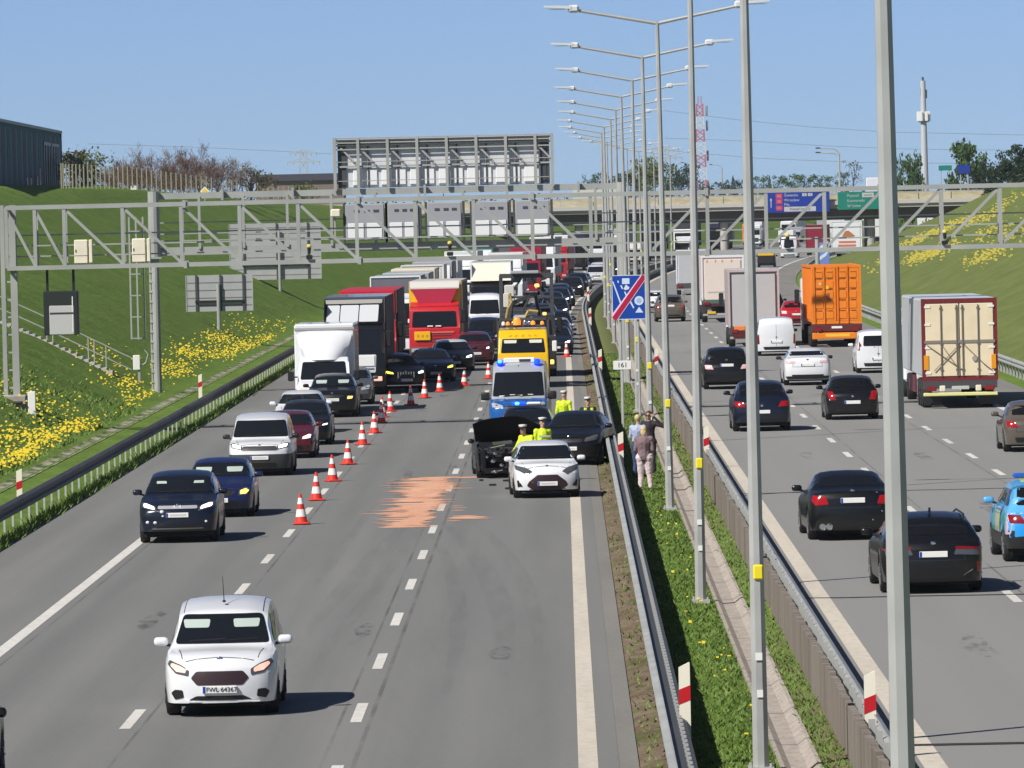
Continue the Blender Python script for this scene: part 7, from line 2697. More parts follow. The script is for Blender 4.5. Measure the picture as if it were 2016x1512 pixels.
t = sign_on_bridge("green direction sign right of the blue one on the bridge", 34.0, 40.6, 7.55, 9.75, GN2, [("Poznań", 1.15, 1.72, .50), ("Komorniki", 1.15, 1.10, .50), ("Stęszew", 1.15, .48, .50)], [(3.0, 1.50, 1.45, .55, SWH, "centrum", SBK, .30)])
m = MB(); m.extrude([(2.0, 7.8), (2.2, 7.8), (2.9, 8.6), (3.05, 8.45), (3.05, 8.95), (2.6, 8.95), (2.75, 8.8)], 'y', -.135, -.12); m.build("arrow", SWH, t)
def vehicle_on_bridge():
    t = thing("box_truck", "white truck crossing the far bridge, cut by the nearest lamp post", "lorry", (38.6, 853, 8.55))
    m = MB(); m.bbox(-.9, .85, 0, 2.3, .6, 2.9, .08); m.build("cargo_box", P_WHITE, t)
    m = MB(); m.bbox(.9, 2.5, .1, 2.2, .5, 2.3, .15); m.build("cab", P_WHITE, t)
    m = MB(); m.box(1.4, 2.52, .08, .12, 1.4, 2.0); m.build("side_window", GLASS, t)
    for x in (-.2, 1.8):
        m = MB(); m.lathe([(.1, -.05), (.5, -.05), (.5, .3), (.1, .3)], (x, .1, .5), 16, 'y'); m.build("wheel", RUBBER, t)
vehicle_on_bridge()

def glass_building():
    # its long glass front runs along the road; the near end lies beyond the left picture edge
    x1 = -40.9
    t = thing("office_building", "dark teal glass fronted building on top of the left bank", "building", (x1, 567, 0), R(.6))
    G1 = mat("facade_glass_teal", (.040, .105, .135), .6, spec=.12)
    G2 = mat("facade_panel_teal", (.032, .125, .130), .7, spec=.1)
    DK = mat("facade_dark", (.006, .012, .018), .4)
    zg, z1 = 8.6, 15.25
    m = MB(); m.box(-24, -.06, -110, 0, zg, z1); m.build("wall", G2, t)
    for k in range(30):
        m = MB()
        y = -.25 - k * 2.9
        m.bbox(-.06, .0, y - 2.62, y, zg + .9, z1 - .3, .02)
        m.build("facade_panel", (G1, G2, G1, mat("facade_panel_slate", (.055, .09, .12), .7, spec=.1))[(k * 5) % 4], t)
    m = MB(); m.box(-24.2, .10, -110, .10, z1, z1 + .22); m.build("roof_edge", mat("roof_edge_grey", (.22, .25, .28), .5), t)
    m = MB(); m.box(-.05, .06, -.3, .05, zg, z1 - .01); m.build("corner_post", DK, t)
    for y in (-3.5, -13.5):
        m = MB()
        m.box(.002, .06, y - 9.2, y - .3, z1 - 1.15, z1 - .92)
        for e in (-.3, -2.8, -6.0, -8.6):
            m.box(.002, .06, y + e - .8, y + e, zg + 1.4, z1 - 1.152)
        m.build("window_frame", DK, t)
    for y, a, b in ((-27, 2.0, 3.6), (-30.5, 1.5, 3.0), (-38, 1.5, 2.8), (-42, 1.5, 2.8)):
        m = MB(); m.bbox(.0, .04, y - 1.6, y, zg + a, zg + b, .01); m.build("window", mat("window_sky_blue", (.16, .24, .30), .1, spec=.9), t)
glass_building()
def chimney_mast():
    s = 2300.0
    t = thing("radio_mast", "red and white lattice mast far beyond the bridge", "mast", ((1388 - 1105) * s / 13600 - 1.0, s, 0))
    A, B = mat("mast_red", (.50, .12, .13), .7), mat("mast_white", (.62, .62, .66), .7)
    z0, z1 = 6.0, 44.0
    n = 9
    for i in range(n):
        a, b = z0 + (z1 - z0) * i / n, z0 + (z1 - z0) * (i + 1) / n
        m = MB()
        wa, wb = 2.1 - 1.1 * i / n, 2.1 - 1.1 * (i + 1) / n
        for sx in (-1, 1):
            for sy in (-1, 1):
                m.beam((sx * wa, sy * wa, a), (sx * wb, sy * wb, b), .42)
        h = (b - a) / 2
        for j in range(2):
            za, zb = a + h * j, a + h * (j + 1)
            for sy in (-1, 1):
                m.beam((-wa, sy * wa, za), (wb, sy * wb, zb), .3)
                m.beam((wa, sy * wa, za), (-wb, sy * wb, zb), .3)
        m.build("lattice_section", A if i % 2 == 0 else B, t)
    for z in (15, 25, 35, 40):
        m = MB()
        for sx in (-1, 1):
            m.bbox(sx * 2.3 - .35, sx * 2.3 + .35, -.4, .4, z, z + 3.4, .1)
        m.build("antenna_panel", mat("antenna_grey", (.30, .33, .38), .6), t)
    m = MB(); m.tube((-.5, 0, z1), (-.5, 0, z1 + 2.4), .15); m.tube((.5, 0, z1), (.5, 0, z1 + 2.6), .15); m.build("antenna", A, t)
chimney_mast()
def phone_mast():
    s = 1300.0
    t = thing("phone_mast", "slim grey mobile phone mast with white antenna drum at the right", "mast", ((1825 - 1105) * s / 13600 - .3, s, 0))
    m = MB(); m.tube((0, 0, 5), (0, 0, 31.5), .75, .48, 14); m.build("pole", mat("mast_grey", (.50, .52, .55), .5), t)
    m = MB()
    for k in range(6):
        a = k * math.pi / 3
        m.bbox(1.0 * math.cos(a) - .28, 1.0 * math.cos(a) + .28, 1.0 * math.sin(a) - .28, 1.0 * math.sin(a) + .28, 23.9, 25.7, .06)
    m.build("antenna_panel", WHITE, t)
    m = MB(); m.lathe([(1.0, 23.7), (1.0, 23.85)], (0, 0, 0), 14); m.build("platform", STEEL_DARK, t)
    m = MB(); m.bbox(-.5, -.1, -.2, .2, 28.6, 30.2, .05); m.bbox(.4, .75, -.2, .2, 28.2, 29.8, .05); m.tube((0, 0, 31), (0, 0, 32.2), .2); m.build("antenna", STEEL_DARK, t)
phone_mast()
PYL = mat("pylon_grey", (.40, .45, .48), .7)
def pylon(label, px_, ptop, pbot, s):
    k = s / 13600
    x = (px_ - 1105) * k + (ptop - 427) * .0227 * k
    zt = 7.5 + (427 - ptop + (px_ - 1105) * -.0227) * k
    t = thing("power_pylon", label, "pylon", (x, s, 0), 0, "power pylons on the skyline")
    h = zt
    m = MB()
    for sx in (-1, 1):
        m.beam((sx * 2.9, 0, 4), (sx * .9, 0, h), .38)
    n = 8
    for i in range(n):
        a, b = 4 + (h - 4) * i / n, 4 + (h - 4) * (i + 1) / n
        wa, wb = 2.9 - 2 * i / n, 2.9 - 2 * (i + 1) / n
        m.beam((-wa, 0, a), (wb, 0, b), .26)
        m.beam((wa, 0, a), (-wb, 0, b), .26)
    m.build("lattice_tower", PYL, t)
    for z, wd in ((h - 1.0, 4.6), (h - 4.0, 5.6)):
        m = MB(); m.beam((-wd, 0, z), (wd, 0, z), .4); m.beam((-wd, 0, z), (0, 0, z + 1.2), .25); m.beam((wd, 0, z), (0, 0, z + 1.2), .25)
        for sx in (-1, -.6, .6, 1):
            m.tube((sx * wd, 0, z - 1.1), (sx * wd, 0, z), .13)
        m.build("cross_arm", PYL, t)
pylon("pale lattice power pylon on the skyline left of the display board", 603, 296, 345, 2400)
pylon("pale lattice power pylon above the green trees left of the red mast", 1316, 288, 350, 2400)
def wire(label, pts, s, r=.085):
    k = s / 13600
    P_ = [((x - 1105) * k + (y - 427) * .0227 * k, s, 7.5 + (427 - y - (x - 1105) * .0227) * k) for x, y in pts]
    m = MB(); m.path(P_, r, 5)
    tag(m.build("power_line", mat("wire_grey", (.25, .30, .36), .7)), label, "power line", "overhead wires far behind the lamp posts")
wire("overhead wire, upper of the right hand set", [(1316, 218), (1460, 236), (1600, 250), (1750, 260), (2100, 268)], 2400)
wire("overhead wire, middle of the right hand set", [(1316, 272), (1480, 278), (1640, 288), (1800, 294), (2100, 297)], 2400)
wire("overhead wire, lower of the right hand set", [(1316, 296), (1500, 312), (1700, 320), (1900, 322), (2100, 322)], 2400)
wire("overhead wire left of the display board", [(180, 283), (400, 290), (603, 300), (660, 303)], 2400)
def far_lamp(label, px_, ptop, s, h, arm, double=True, sx=-1):
    k = s / 13600
    x = (px_ - 1105) * k - 90 * .0227 * k
    t = thing("street_lamp", label, "street lamp", (x, s, 0))
    zt = 7.5 + (427 - ptop - (px_ - 1105) * .0227) * k
    m = MB(); m.tube((0, 0, zt - h), (0, 0, zt - .6), .14, .11, 8); m.build("pole", STEEL_DULL, t)
    for e, dz in (((0, 0), (.1, -.55)) if double else ((0, 0),)):
        m = MB(); m.path([(0, 0, zt - .7 + dz * 0), (sx * .25, 0, zt - .2 + dz), (sx * .7, 0, zt + dz), (sx * arm, 0, zt + .12 + dz)], .08); a = m.build("arm", STEEL_DULL, t)
        m = MB(); m.bbox(sx * arm - .3, sx * arm + .3, -.15, .15, zt + .05 + dz, zt + .22 + dz, .04); m.build("lamp_head", STEEL_DARK, a)
far_lamp("curved twin armed street lamp on the far bridge", 1656, 293, 856, 6.0, 2.6)
far_lamp("thin curved street lamp right of the red mast", 1425, 325, 1400, 6, 2.2, False)
far_lamp("street lamp with T head left of the red mast", 1332, 322, 1300, 6, 1.5, False, 1)
def plain_sign(label, px_, y0, y1, wpx, s, m_, post=True):
    k = s / 13600
    x = (px_ - 1105) * k - 80 * .0227 * k
    za, zb = [7.5 + (427 - y - (px_ - 1105) * .0227) * k for y in (y1, y0)]
    t = thing("road_sign", label, "road sign", (x, s, 0))
    m = MB(); m.bbox(-wpx * k / 2, wpx * k / 2, -.1, 0, za, zb, .02); m.build("panel", m_, t)
    m = MB()
    for e in (-.3, .3):
        m.beam((e * wpx * k, .1, za - 3.2), (e * wpx * k, .1, zb - .1), .15)
    m.build("post", STEEL_DULL, t)
plain_sign("small green road sign far off above the right bank", 1864, 326, 336, 26, 1100, GN2)
plain_sign("small blue road sign before the round tree above the right bank", 1901, 325, 342, 24, 900, BL2)
def stripe_sign():
    s = 640.0
    k = s / 13600
    x = (1617 - 1105) * k + 75 * .0227 * k
    t = thing("road_sign", "blue and white slanted direction board standing behind the orange container", "road sign", (x, s, 0))
    z = lambda y: 7.5 + (427 - y - (1617 - 1105) * .0227) * k
    m = MB(); m.bbox(-.58, .58, -.06, 0, z(525), z(478), .02); m.build("panel", mat("sign_periwinkle", (.16, .24, .62), .5), t)
    m = MB()
    for a, b in ((.2, .55), (.62, .95)):
        za, zb = z(525) + (z(478) - z(525)) * a, z(525) + (z(478) - z(525)) * b
        m.extrude([(-.5, za), (.30, zb - .2), (.54, zb + .28), (-.30, za + .50)], 'y', -.075, -.06)
    m.build("white_stripe", SIGNWHITE, t)
    m = MB(); m.beam((0, .1, prof(s)), (0, .1, z(480)), .12); m.build("post", STEEL_DULL, t)
stripe_sign()
t = thing("sign_post", "single grey post on the right bank's foot, beyond the orange container", "post", (19.2 + off(585), 585, ground_z(19.2, 585)))
m = MB(); m.tube((0, 0, -.3), (0, 0, 3.6), .2, .18, 10); m.build("shaft", STEEL_DULL, t)
m = MB(); m.bbox(-.4, .4, -.4, .4, -.3, .12, .05); m.build("footing", CONC, t)
# small signs on the left crest
t = thing("road_sign", "small white plate on the left bank's crest before the fence", "road sign", (-34.6, 560, ground_z(-36, 560)))
m = MB(); m.bbox(-.24, .24, -.03, 0, .12, .45, .01); m.build("panel", WHITE, t)
m = MB(); m.tube((0, .03, -.5), (0, .03, .4), .04); m.build("post", STEEL_DULL, t)
t = thing("road_sign", "yellow diamond priority sign on the left bank's crest", "road sign", (-30.9 , 600, ground_z(-35.4, 600)))
m = MB(); m.extrude([(-.42, .55), (0, .13), (.42, .55), (0, .97)], 'y', -.04, 0); m.build("panel", WHITE, t)
m = MB(); m.extrude([(-.27, .55), (0, .28), (.27, .55), (0, .82)], 'y', -.05, -.04); m.build("yellow_field", mat("sign_yellow", (.85, .60, .04), .5), t)
m = MB(); m.tube((0, .03, -.5), (0, .03, .8), .04); m.build("post", STEEL_DULL, t)
# fence on the crest
def fence():
    t = thing("fence", "long fence of pale concrete posts on the crest of the left bank", "fence", (0, 0, 0))
    FP = mat("fence_post_pale", (.30, .285, .19), .9)
    mesh = None
    pts = []
    for i in range(52):
        f = i / 51
        s = 500 + 230 * f ** 1.25
        xx = -36.6
        pts.append((xx + off(s), s, ground_z(-37.6, s)))
    for p in pts:
        if mesh is None:
            m = MB(); m.bbox(-.055, .055, -.055, .055, -.4, 1.62, .015)
            o = m.build("post", FP, t)
            mesh = o.data
        else:
            o = bpy.data.objects.new("post", mesh)
            link(o, t)
        o.location = p
    m = MB()
    for a, b in zip(pts[:-1], pts[1:]):
        for z in (.1, .5, .9, 1.3, 1.55):
            m.beam((a[0], a[1], a[2] + z), (b[0], b[1], b[2] + z), .012)
    m.build("wire", STEEL_DULL, t)
fence()
t = thing("shed_row", "long low brown roofed shed left of the display board on the skyline", "building", (-48.5, 1100, 0))
m = MB(); m.box(0, 14, 0, 10, 6, 14.2); m.build("wall", mat("shed_wall", (.20, .15, .13), .8), t)
m = MB(); m.extrude([(-.5, 14.2), (5, 15.3), (10.5, 14.2)], 'x', -1, 15); m.build("roof", mat("shed_roof", (.035, .035, .05), .8), t)
t = thing("warehouse", "pale low warehouse right of the display board on the skyline", "building", (2, 1150, 0))
m = MB(); m.box(0, 9, 0, 10, 6, 12.6); m.build("wall", mat("warehouse_pale", (.58, .58, .56), .7), t)
m = MB(); m.box(-.2, 9.2, -.2, 10.2, 12.6, 12.9); m.build("roof", mat("warehouse_roof", (.45, .44, .44), .7), t)
# ================================================================== TREES, BUSHES, GRASS, FLOWERS
def L_leaf(name, a, b, tr=.25):
    q = NT(name, .75, .2)
    n = q.noise(q.pos(), .9, 3)
    rnd = q.n("ObjectInfo").outputs["Random"]
    q.color(q.mix(q.rng(n, .3, .7), a, b))
    set_in(q.b, ["Transmission Weight"], 0)
    return q.m
LEAF_G = L_leaf("leaf_green", (.030, .075, .018), (.075, .135, .030))
LEAF_D = L_leaf("leaf_dark_green", (.014, .035, .016), (.035, .065, .026))
LEAF_Y = L_leaf("leaf_yellow_green", (.085, .115, .025), (.15, .165, .045))
LEAF_O = L_leaf("leaf_olive", (.060, .070, .032), (.11, .115, .055))
TWIG = L_leaf("twig_purple_brown", (.10, .060, .052), (.19, .125, .105))
TWIG_G = L_leaf("twig_grey", (.20, .17, .155), (.30, .26, .235))
BARK = mat("bark", (.10, .08, .065), .9)
def tree_mesh(seed, h, wd, leaf, nl=1500, ls=.35, kind="leafy", trunk=.25, base=.3):
    rr = random.Random(seed)
    t = MB()
    t.tube((0, 0, -.6), (0, 0, h * .55), trunk * .5, trunk * .28, 7)
    tips = []
    for i in range(9 if kind != "bush" else 12):
        a = rr.uniform(0, 2 * math.pi)
        z0 = h * rr.uniform(base * .6, .5)
        z1 = h * rr.uniform(.55, .98)
        r = wd * .5 * rr.uniform(.25, .9) * (1.1 - abs(z1 / h - .6))
        p0, p1 = (0, 0, z0), (r * math.cos(a), r * math.sin(a), z1)
        md = (p1[0] * .45 + rr.uniform(-.2, .2), p1[1] * .45, z0 + (z1 - z0) * .55)
        t.tube(p0, md, trunk * .22, trunk * .14, 5)
        t.tube(md, p1, trunk * .14, trunk * .05, 5)
        tips.append(p1)
    c = MB()
    clumps = [(rr.gauss(0, .26) * wd, rr.gauss(0, .26) * wd, h * (base + (1 - base) * rr.random() ** .8), rr.uniform(.10, .22) * wd) for _ in range(16)] + [(p[0], p[1], p[2] * .96, wd * rr.uniform(.10, .2)) for p in tips]
    for i in range(nl):
        if kind == "conifer":
            f = rr.random() ** 1.3
            z = h * (.12 + .88 * f)
            r = wd * .5 * (1 - f) ** .8 * rr.uniform(.3, 1.0)
            a = rr.uniform(0, 2 * math.pi)
            p = Vector((r * math.cos(a), r * math.sin(a), z))
        else:
            cx, cy, cz_, cr = rr.choice(clumps)
            d = Vector((rr.gauss(0, 1), rr.gauss(0, 1), rr.gauss(0, .8)))
            d = d.normalized() * cr * rr.random() ** .4
            p = Vector((cx, cy, min(cz_, h))) + d
            if p.z < h * base * .5:
                continue
        s = ls * rr.uniform(.6, 1.3)
        u = Vector((rr.gauss(0, 1), rr.gauss(0, 1), rr.gauss(0, 1))).normalized()
        v = u.orthogonal().normalized()
        v.rotate(Matrix.Rotation(rr.uniform(0, 6.28), 3, u))
        w_ = u.cross(v)
        c.add([p - v * s * .5, p + w_ * s * .28, p + v * s * .5, p - w_ * s * .28], [(0, 1, 2, 3)])
    return t, c
def bare_mesh(seed, h, wd, n=60):
    rr = random.Random(seed)
    t, c = MB(), MB()
    def grow(p, d, ln, r, depth, mb):
        q = p + d * ln
        mb.tube(p, q, r, r * .6, 4, cap=False)
        if depth == 0:
            return
        for _ in range(3 if depth > 1 else 4):
            nd = (d + Vector((rr.gauss(0, .5), rr.gauss(0, .5), rr.gauss(.1, .3)))).normalized()
            grow(p + d * ln * rr.uniform(.45, 1), nd, ln * rr.uniform(.55, .8), max(.010, r * .55), depth - 1, c)
    for k in range(max(3, int(wd))):
        a = rr.uniform(0, 6.28)
        r0 = rr.uniform(0, wd * .3)
        grow(Vector((r0 * math.cos(a), r0 * math.sin(a), -.3)), Vector((math.cos(a) * .35, math.sin(a) * .35, 1)).normalized(), h * .42, .05, 4, t)
    tips = [Vector(q) for q in c.v[::4]]
    for _ in range(1300):
        p = rr.choice(tips) + Vector((rr.gauss(0, .12), rr.gauss(0, .12), rr.gauss(-.1, .15)))
        d = Vector((rr.gauss(0, .4), rr.gauss(0, .4), 1)).normalized() * rr.uniform(.12, .32)
        e = Vector((rr.gauss(0, 1), rr.gauss(0, 1), 0)).normalized() * .022
        c.add([p - e, p + e, p + d], [(0, 1, 2)])
    return t, c
TREES = {}
def plant(name, label, cat, key, make, trunk_m, crown_m, loc, sc=1.0, rz=0.0, group=None):
    if key not in TREES:
        t, c = make()
        a, b = t.build("trunk", trunk_m), c.build("crown", crown_m)
        TREES[key] = (a.data, b.data)
        bpy.data.objects.remove(a)
        bpy.data.objects.remove(b)
    root = thing(name, label, cat, loc, rz, group)
    root.scale = (sc, sc, sc) if not isinstance(sc, tuple) else sc
    for nm, d in zip(("trunk", "crown"), TREES[key]):
        link(bpy.data.objects.new(nm, d), root)
    return root
def at_px(px_, s, pz=None):
    k = s / 13600
    return (px_ - 1105) * k - 70 * .0227 * k
# bare purple-brown bushes behind the fence, left
BB = [(205, 3.0, 4.4), (236, 3.9, 4.8), (268, 4.6, 5.0), (296, 5.6, 5.0), (325, 4.4, 5.0), (352, 3.9, 5.0), (380, 4.2, 5.0), (404, 5.2, 5.0), (432, 4.0, 5.0), (458, 3.6, 5.0), (484, 2.9, 4.6), (250, 3.2, 5), (310, 3.5, 5), (366, 3.3, 5), (420, 3.3, 5), (280, 2.4, 5), (340, 2.4, 5), (395, 2.4, 5)]
for i, (px_, h, wd) in enumerate(BB):
    s = 640 + (i * 13) % 45
    x = at_px(px_, s)
    plant("bare_bush", "bare purple brown bush behind the concrete post fence", "bush", ("bare", i % 5), lambda i=i: bare_mesh(20 + i, 4.0, 4.0), BARK, TWIG if i not in (3, 7) else TWIG_G, (x, s, ground_z(-40, s)), (1.15, 1.15, h / 3.9), i * 1.3, "bare bushes behind the fence")
plant("leafy_bush", "fresh green bush right beside the glass building's corner", "bush", "fg", lambda: tree_mesh(3, 3.6, 3.4, None, 700, .30, "bush", base=.05), BARK, LEAF_O, (at_px(150, 640), 640, ground_z(-42, 640) - .2), 1.25)
plant("leafy_bush", "yellow green bush behind the first fence posts", "bush", "fg2", lambda: tree_mesh(4, 2.8, 4.2, None, 900, .28, "bush", base=.02), BARK, LEAF_Y, (at_px(172, 560), 560, ground_z(-39, 560) - .2))
plant("leafy_bush", "grey green bush at the right end of the purple brown bushes", "bush", "fg3", lambda: tree_mesh(5, 3.0, 4.0, None, 900, .26, "bush", base=.02), BARK, LEAF_O, (at_px(497, 670), 670, ground_z(-39, 670) - .2))
plant("leafy_bush", "low round yellow green bush left of the display board", "bush", "fg4", lambda: tree_mesh(6, 2.2, 4.2, None, 900, .26, "bush", base=.02), BARK, LEAF_Y, (at_px(602, 790), 790, ground_z(-37, 790) + .3))
plant("leafy_tree", "pale tree top just above the glass building's roof", "tree", "fgt", lambda: tree_mesh(8, 5, 3.0, None, 500, .28, "leafy"), BARK, LEAF_O, (at_px(2, 640), 640, ground_z(-48, 640) + .6), 1.0)
# trees beyond the bridge
FT = [(1228, 348, 60, "d"), (1252, 335, 55, "y"), (1272, 322, 60, "y"), (1292, 318, 62, "y"), (1316, 330, 50, "g"), (1338, 332, 46, "d"), (1358, 330, 40, "d"), (1210, 352, 36, "d"), (1190, 345, 30, "g"), (1172, 350, 26, "g"), (1450, 358, 30, "d"), (1480, 355, 30, "d"), (1505, 352, 34, "g"), (1540, 352, 40, "g"), (1570, 349, 44, "g"), (1600, 350, 44, "g"), (1630, 352, 40, "g"), (1518, 350, 16, "c"), (1446, 350, 18, "c"), (1682, 325, 34, "p"), (1660, 345, 30, "g"), (1395, 362, 40, "d"), (1425, 362, 40, "d")]
NM = dict(d=("dark green tree", LEAF_D), y=("olive yellow tree", LEAF_Y), g=("green tree", LEAF_G), c=("dark conifer", LEAF_D), p=("sparse pale tree", LEAF_O))
FLAB = ["leftmost of the dark trees above the bridge", "left shoulder of the olive clump above the bridge", "middle of the olive clump, behind the lamp posts", "tallest of the olive clump above the bridge", "right of the olive clump", "behind the T headed lamp", "just left of the red mast", "low and dark, left of the olive clump", "low, right of the pale warehouse", "low, above the pale warehouse",
        "short, right of the red mast", "short, between the mast and the fifth lamp post", "left end of the green hedge above the blue sign", "above the blue sign's left end", "above the blue sign's middle", "above the blue sign's right end", "left of the curved twin lamp", "pointed, before the green hedge", "pointed, right of the red mast", "airy, right of the curved twin lamp", "under the curved twin lamp", "low, behind the mast's foot", "low, right of the mast's foot"]
for i, (px_, ptop, wpx, kd) in enumerate(FT):
    s = 1250 + (i * 37) % 160
    k = s / 13600
    x = at_px(px_, s)
    zt = 7.5 + (427 - ptop - (px_ - 1105) * .0227) * k
    zg = 9.0
    h = zt - zg
    wd = wpx * k
    key = ("far", kd, i % 2)
    nm, lm = NM[kd]
    plant("conifer" if kd == "c" else "leafy_tree", "far %s, %s" % (nm, FLAB[i]), "tree", key, lambda kd=kd, i=i: tree_mesh(40 + i, 6, 5, None, 900 if kd != "p" else 260, .38, "conifer" if kd == "c" else "leafy", base=.02 if kd != "p" else .3), BARK, lm, (x, s, zg), (wd / 4.2, wd / 4.2, h / 5.6), i * 1.1, "trees beyond the far bridge")
# right bank top
RT = [(1790, 312, 48, 1000, "g", "dark green tree left of the phone mast on the right skyline"), (1912, 288, 70, 960, "g", "round leafy tree behind the blue sign on the right skyline"), (1945, 330, 40, 940, "d", "dark shrub right of the round leafy tree"),
      (1975, 320, 44, 760, "d", "dark pine below the tallest pine at the right edge"), (2004, 298, 60, 730, "d", "tallest dark pine at the right picture edge"), (2024, 322, 60, 700, "d", "dark pine cut by the right picture edge"), (1958, 340, 50, 730, "d", "low dark pine on the crest of the right bank"), (1992, 338, 50, 715, "d", "low bushy pine between the two dark pines")]
for i, (px_, ptop, wpx, s, kd, lb) in enumerate(RT):
    k = s / 13600
    x = at_px(px_, s)
    zt = 7.5 + (427 - ptop - (px_ - 1105) * .0227) * k
    zg = ground_z(x - off(s), s) - .3
    nm, lm = NM[kd]
    conif = kd == "d" and i > 2
    plant("pine_tree" if conif else "leafy_tree", lb, "tree", ("rt", i), lambda i=i, conif=conif: tree_mesh(70 + i, 6, 5, None, 2600, .42, "leafy", base=.05), BARK, lm, (x, s, zg), (wpx * k / (4.9 if conif else 4.2),) * 2 + ((zt - zg) / 5.7,), i * .9)
# a far wood that closes the horizon
def far_wood():
    rr = random.Random(9)
    c = MB()
    for i in range(9000):
        s = rr.uniform(1900, 2300)
        x = rr.uniform(-.10, .09) * s
        hump = 1.2 * math.sin(x * .035) + .8 * math.sin(x * .11 + 1)
        z = 8 + abs(rr.gauss(0, 1)) * 2.2 + max(0, hump) * rr.random()
        z = min(z, 14.5)
        sz = rr.uniform(.8, 1.8)
        u = Vector((rr.gauss(0, 1), rr.gauss(0, 1), rr.gauss(0, 1))).normalized()
        v = u.orthogonal().normalized()
        w_ = u.cross(v)
        p = Vector((x, s, z))
        c.add([p - v * sz * .5, p + w_ * sz * .4, p + v * sz * .5, p - w_ * sz * .4], [(0, 1, 2, 3)])
    c.build("far_wood", LEAF_D, kind="stuff")
far_wood()

# ---- grass blades, one object per stand of grass
def np_mesh(name, V, F, m, kind="stuff", uv=None):
    me = bpy.data.meshes.new(name)
    me.vertices.add(len(V))
    me.vertices.foreach_set("co", V.astype(np.float32).ravel())
    nf, k = F.shape
    me.loops.add(nf * k)
    me.loops.foreach_set("vertex_index", F.astype(np.int32).ravel())
    me.polygons.add(nf)
    me.polygons.foreach_set("loop_start", np.arange(0, nf * k, k, dtype=np.int32))
    me.polygons.foreach_set("loop_total", np.full(nf, k, dtype=np.int32))
    me.materials.append(m)
    if uv is not None:
        l = me.uv_layers.new(name="road")
        l.data.foreach_set("uv", uv[F.ravel()].astype(np.float32).ravel())
    me.update(calc_edges=True)
    me.validate()
    o = link(bpy.data.objects.new(name, me))
    o["kind"] = kind
    return o
NP = np.random.default_rng(5)
XA = np.linspace(-45, 45, 1801)
ZA = np.array([XSf(x) for x in XA])
def gz_np(x, s):
    z = np.interp(x, XA, ZA)
    cr = np.where(s < 560, 1.0, np.maximum(.70, 1 - (s - 560) / 290 * .30))
    z = np.where(z > .5, .5 + (z - .5) * cr, z)
    t = (s - 170) / 60
    p = np.where(t < 40, .18 * np.log1p(np.exp(np.minimum(t, 40))), .18 * t)
    return z + np.minimum(p, 4.2)
def off_np(s):
    return (np.maximum(0, s - 430) * .01) ** 2
def blades(name, x, s, h, w_, m, lean=.45):
    n = len(x)
    z = gz_np(x, s)
    xo = x + off_np(s)
    a = NP.uniform(0, 2 * np.pi, n)
    dx, dy = np.cos(a) * w_ / 2, np.sin(a) * w_ / 2
    lx, ly = NP.normal(0, lean, n) * h, NP.normal(0, lean, n) * h
    V = np.empty((n, 3, 3))
    V[:, 0] = np.stack([xo - dx, s - dy, z - .03], 1)
    V[:, 1] = np.stack([xo + dx, s + dy, z - .03], 1)
    V[:, 2] = np.stack([xo + lx, s + ly, z + h], 1)
    uv = np.repeat(np.stack([x, s], 1)[:, None, :], 3, 1).reshape(-1, 2)
    return np_mesh(name, V.reshape(-1, 3), np.arange(n * 3).reshape(n, 3), m, uv=uv)
def L_blade():
    q = NT("grass_blade", .7, .25)
    uv = q.uv()
    a = q.noise(q.mapping(uv, (.7, .25, 1)), 1.0, 5, .6)
    b = q.noise(q.mapping(uv, (37, 11, 1)), 1.0, 2)
    u = q.sep(uv)[0]
    c = q.mix(q.rng(a, .33, .67), (.092, .165, .030), (.150, .235, .050))
    c = q.mix(q.rng(b, .5, .72, 0, .7), c, (.22, .24, .08))
    c = q.mix(q.rng(u, 17.5, 20, 0, .6, True), c, (.13, .15, .05))
    q.color(c)
    return q.m
BLADE = L_blade()
n = 34000
s = 84 + (NP.random(n) ** 1.6) * 260
x = np.where(NP.random(n) < .82, NP.uniform(1.66, 2.74, n), NP.uniform(3.30, 3.66, n))
blades("median_grass", x, s, NP.uniform(.02, .065, n) * (1 + (NP.random(n) < .04) * 1.2), NP.uniform(.02, .045, n) * (1 + s / 220), BLADE, 1.1)
n = 2600
s = 84 + NP.random(n) ** 1.5 * 250
blades("verge_weeds", np.where(NP.random(n) < .5, NP.uniform(.95, 1.35, n), NP.uniform(3.25, 3.4, n)), s, NP.uniform(.02, .07, n), NP.uniform(.04, .09, n), BLADE, 1.2)
n = 9000
s = 150 + NP.random(n) * 120
x = -16.5 - NP.random(n) ** 1.4 * 5
blades("left_bank_grass", x, s, NP.uniform(.05, .15, n), NP.uniform(.05, .10, n), BLADE, .9)
# dark weeds along the left verge, against the asphalt
n = 9000
s = 145 + NP.random(n) ** 1.2 * 260
blades("verge_weeds", NP.uniform(-13.5, -13.1, n), s, NP.uniform(.1, .3, n), NP.uniform(.05, .12, n), BLADE, .5)
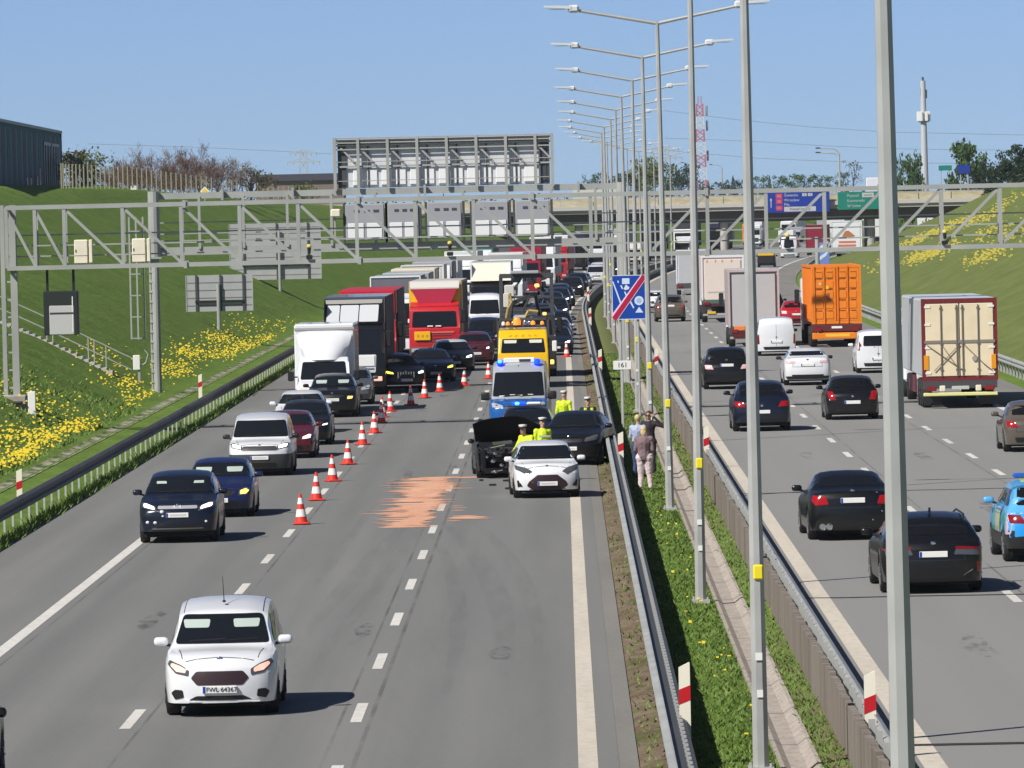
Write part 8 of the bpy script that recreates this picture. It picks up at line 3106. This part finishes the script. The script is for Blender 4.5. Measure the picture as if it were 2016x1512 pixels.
# ---- yellow flowers in drifts
FLOWER = mat("flower_yellow", (.64, .49, .018), .8)
BLOSSOM = mat("blossom_yellow", (.42, .36, .05), .9)
def flowers(name, x, s, size, lift=.18, m=None):
    n = len(x)
    z = gz_np(x, s) + NP.uniform(.05, lift * 2, n)
    xo = x + off_np(s)
    V = np.empty((n, 4, 3))
    tilt = NP.uniform(.2, .9, n)
    for k, (sx, sy) in enumerate(((-1, -1), (1, -1), (1, 1), (-1, 1))):
        V[:, k] = np.stack([xo + sx * size / 2, s + sy * size / 2 * (1 - tilt * .5), z + sy * size / 2 * tilt], 1)
    return np_mesh(name, V.reshape(-1, 3), np.arange(n * 4).reshape(n, 4), m or FLOWER)
def drift(cx, cs, rx, rs, n):
    a = NP.normal(0, .42, (n, 2))
    return cx + a[:, 0] * rx, cs + a[:, 1] * rs
D = [(-16.9, 200, .5, 10, 130), (-16.9, 214, .7, 10, 210), (-17.2, 228, .7, 10, 230), (-17.0, 242, .6, 9, 170), (-17.9, 222, .8, 10, 120), (-18.3, 244, .9, 12, 90), (-19.6, 246, 1.4, 14, 60), (-18.2, 283, 1.0, 12, 110), (-17.0, 275, .6, 12, 90), (-20.0, 296, 1.4, 16, 60),
     (-17.6, 312, .9, 14, 190), (-18.2, 336, 1.0, 16, 230), (-17.3, 352, .8, 16, 170), (-18.3, 368, .9, 16, 160), (-17.2, 372, .8, 14, 150), (-16.9, 392, .6, 16, 90), (-17.6, 420, .9, 25, 60), (-18.4, 400, 1.2, 25, 60)]
xs_, ss_ = zip(*[drift(a, b, c, d, n) for a, b, c, d, n in D])
xf, sf = np.concatenate(xs_), np.concatenate(ss_)
k_ = xf < -16.5
flowers("dandelions", xf[k_], sf[k_], NP.uniform(.04, .085, k_.sum()))
D = [(25.2, 481, 1.0, 10, 153), (24.6, 488, .8, 8, 102), (26.4, 481, .9, 7, 85), (25.8, 424, .8, 8, 102), (26.5, 428, .8, 8, 68), (27.1, 538, 1.3, 12, 136), (28.6, 534, 1.4, 12, 153), (29.7, 522, 1.2, 12, 119), (30.6, 504, 1.2, 12, 102), (32.6, 520, 1.3, 14, 68), (28.8, 462, 1.0, 9, 102), (26.0, 548, 1.0, 10, 102), (28.4, 440, 1.2, 12, 51), (23.5, 520, 1.6, 20, 42)]
xs_, ss_ = zip(*[drift(a, b, c, d, n) for a, b, c, d, n in D])
xg, sg = np.concatenate(xs_), np.concatenate(ss_)
xg, sg = xg + NP.normal(0, .45, len(xg)), sg + NP.normal(0, 6, len(xg))
flowers("gorse_blossom", xg, sg, NP.uniform(.07, .17, len(np.concatenate(xs_))), .16, BLOSSOM)
n = 45
flowers("median_dandelions", NP.uniform(1.95, 2.7, n), 86 + NP.random(n) ** 1.4 * 130, NP.uniform(.03, .06, n), .06)
# ================================================================== AIR
def air():
    m = MB()
    m.box(-1700, 1700, -60, 2650, -3, 58)
    q = bpy.data.materials.new("haze_air")
    q.use_nodes = True
    nt = q.node_tree
    nt.nodes.clear()
    out = nt.nodes.new("ShaderNodeOutputMaterial")
    v = nt.nodes.new("ShaderNodeVolumePrincipled")
    v.inputs["Color"].default_value = (.93, .96, 1.0, 1)
    v.inputs["Density"].default_value = .00009
    v.inputs["Anisotropy"].default_value = .3
    nt.links.new(v.outputs[0], out.inputs["Volume"])
    m.build("haze", q, kind="stuff")
air()
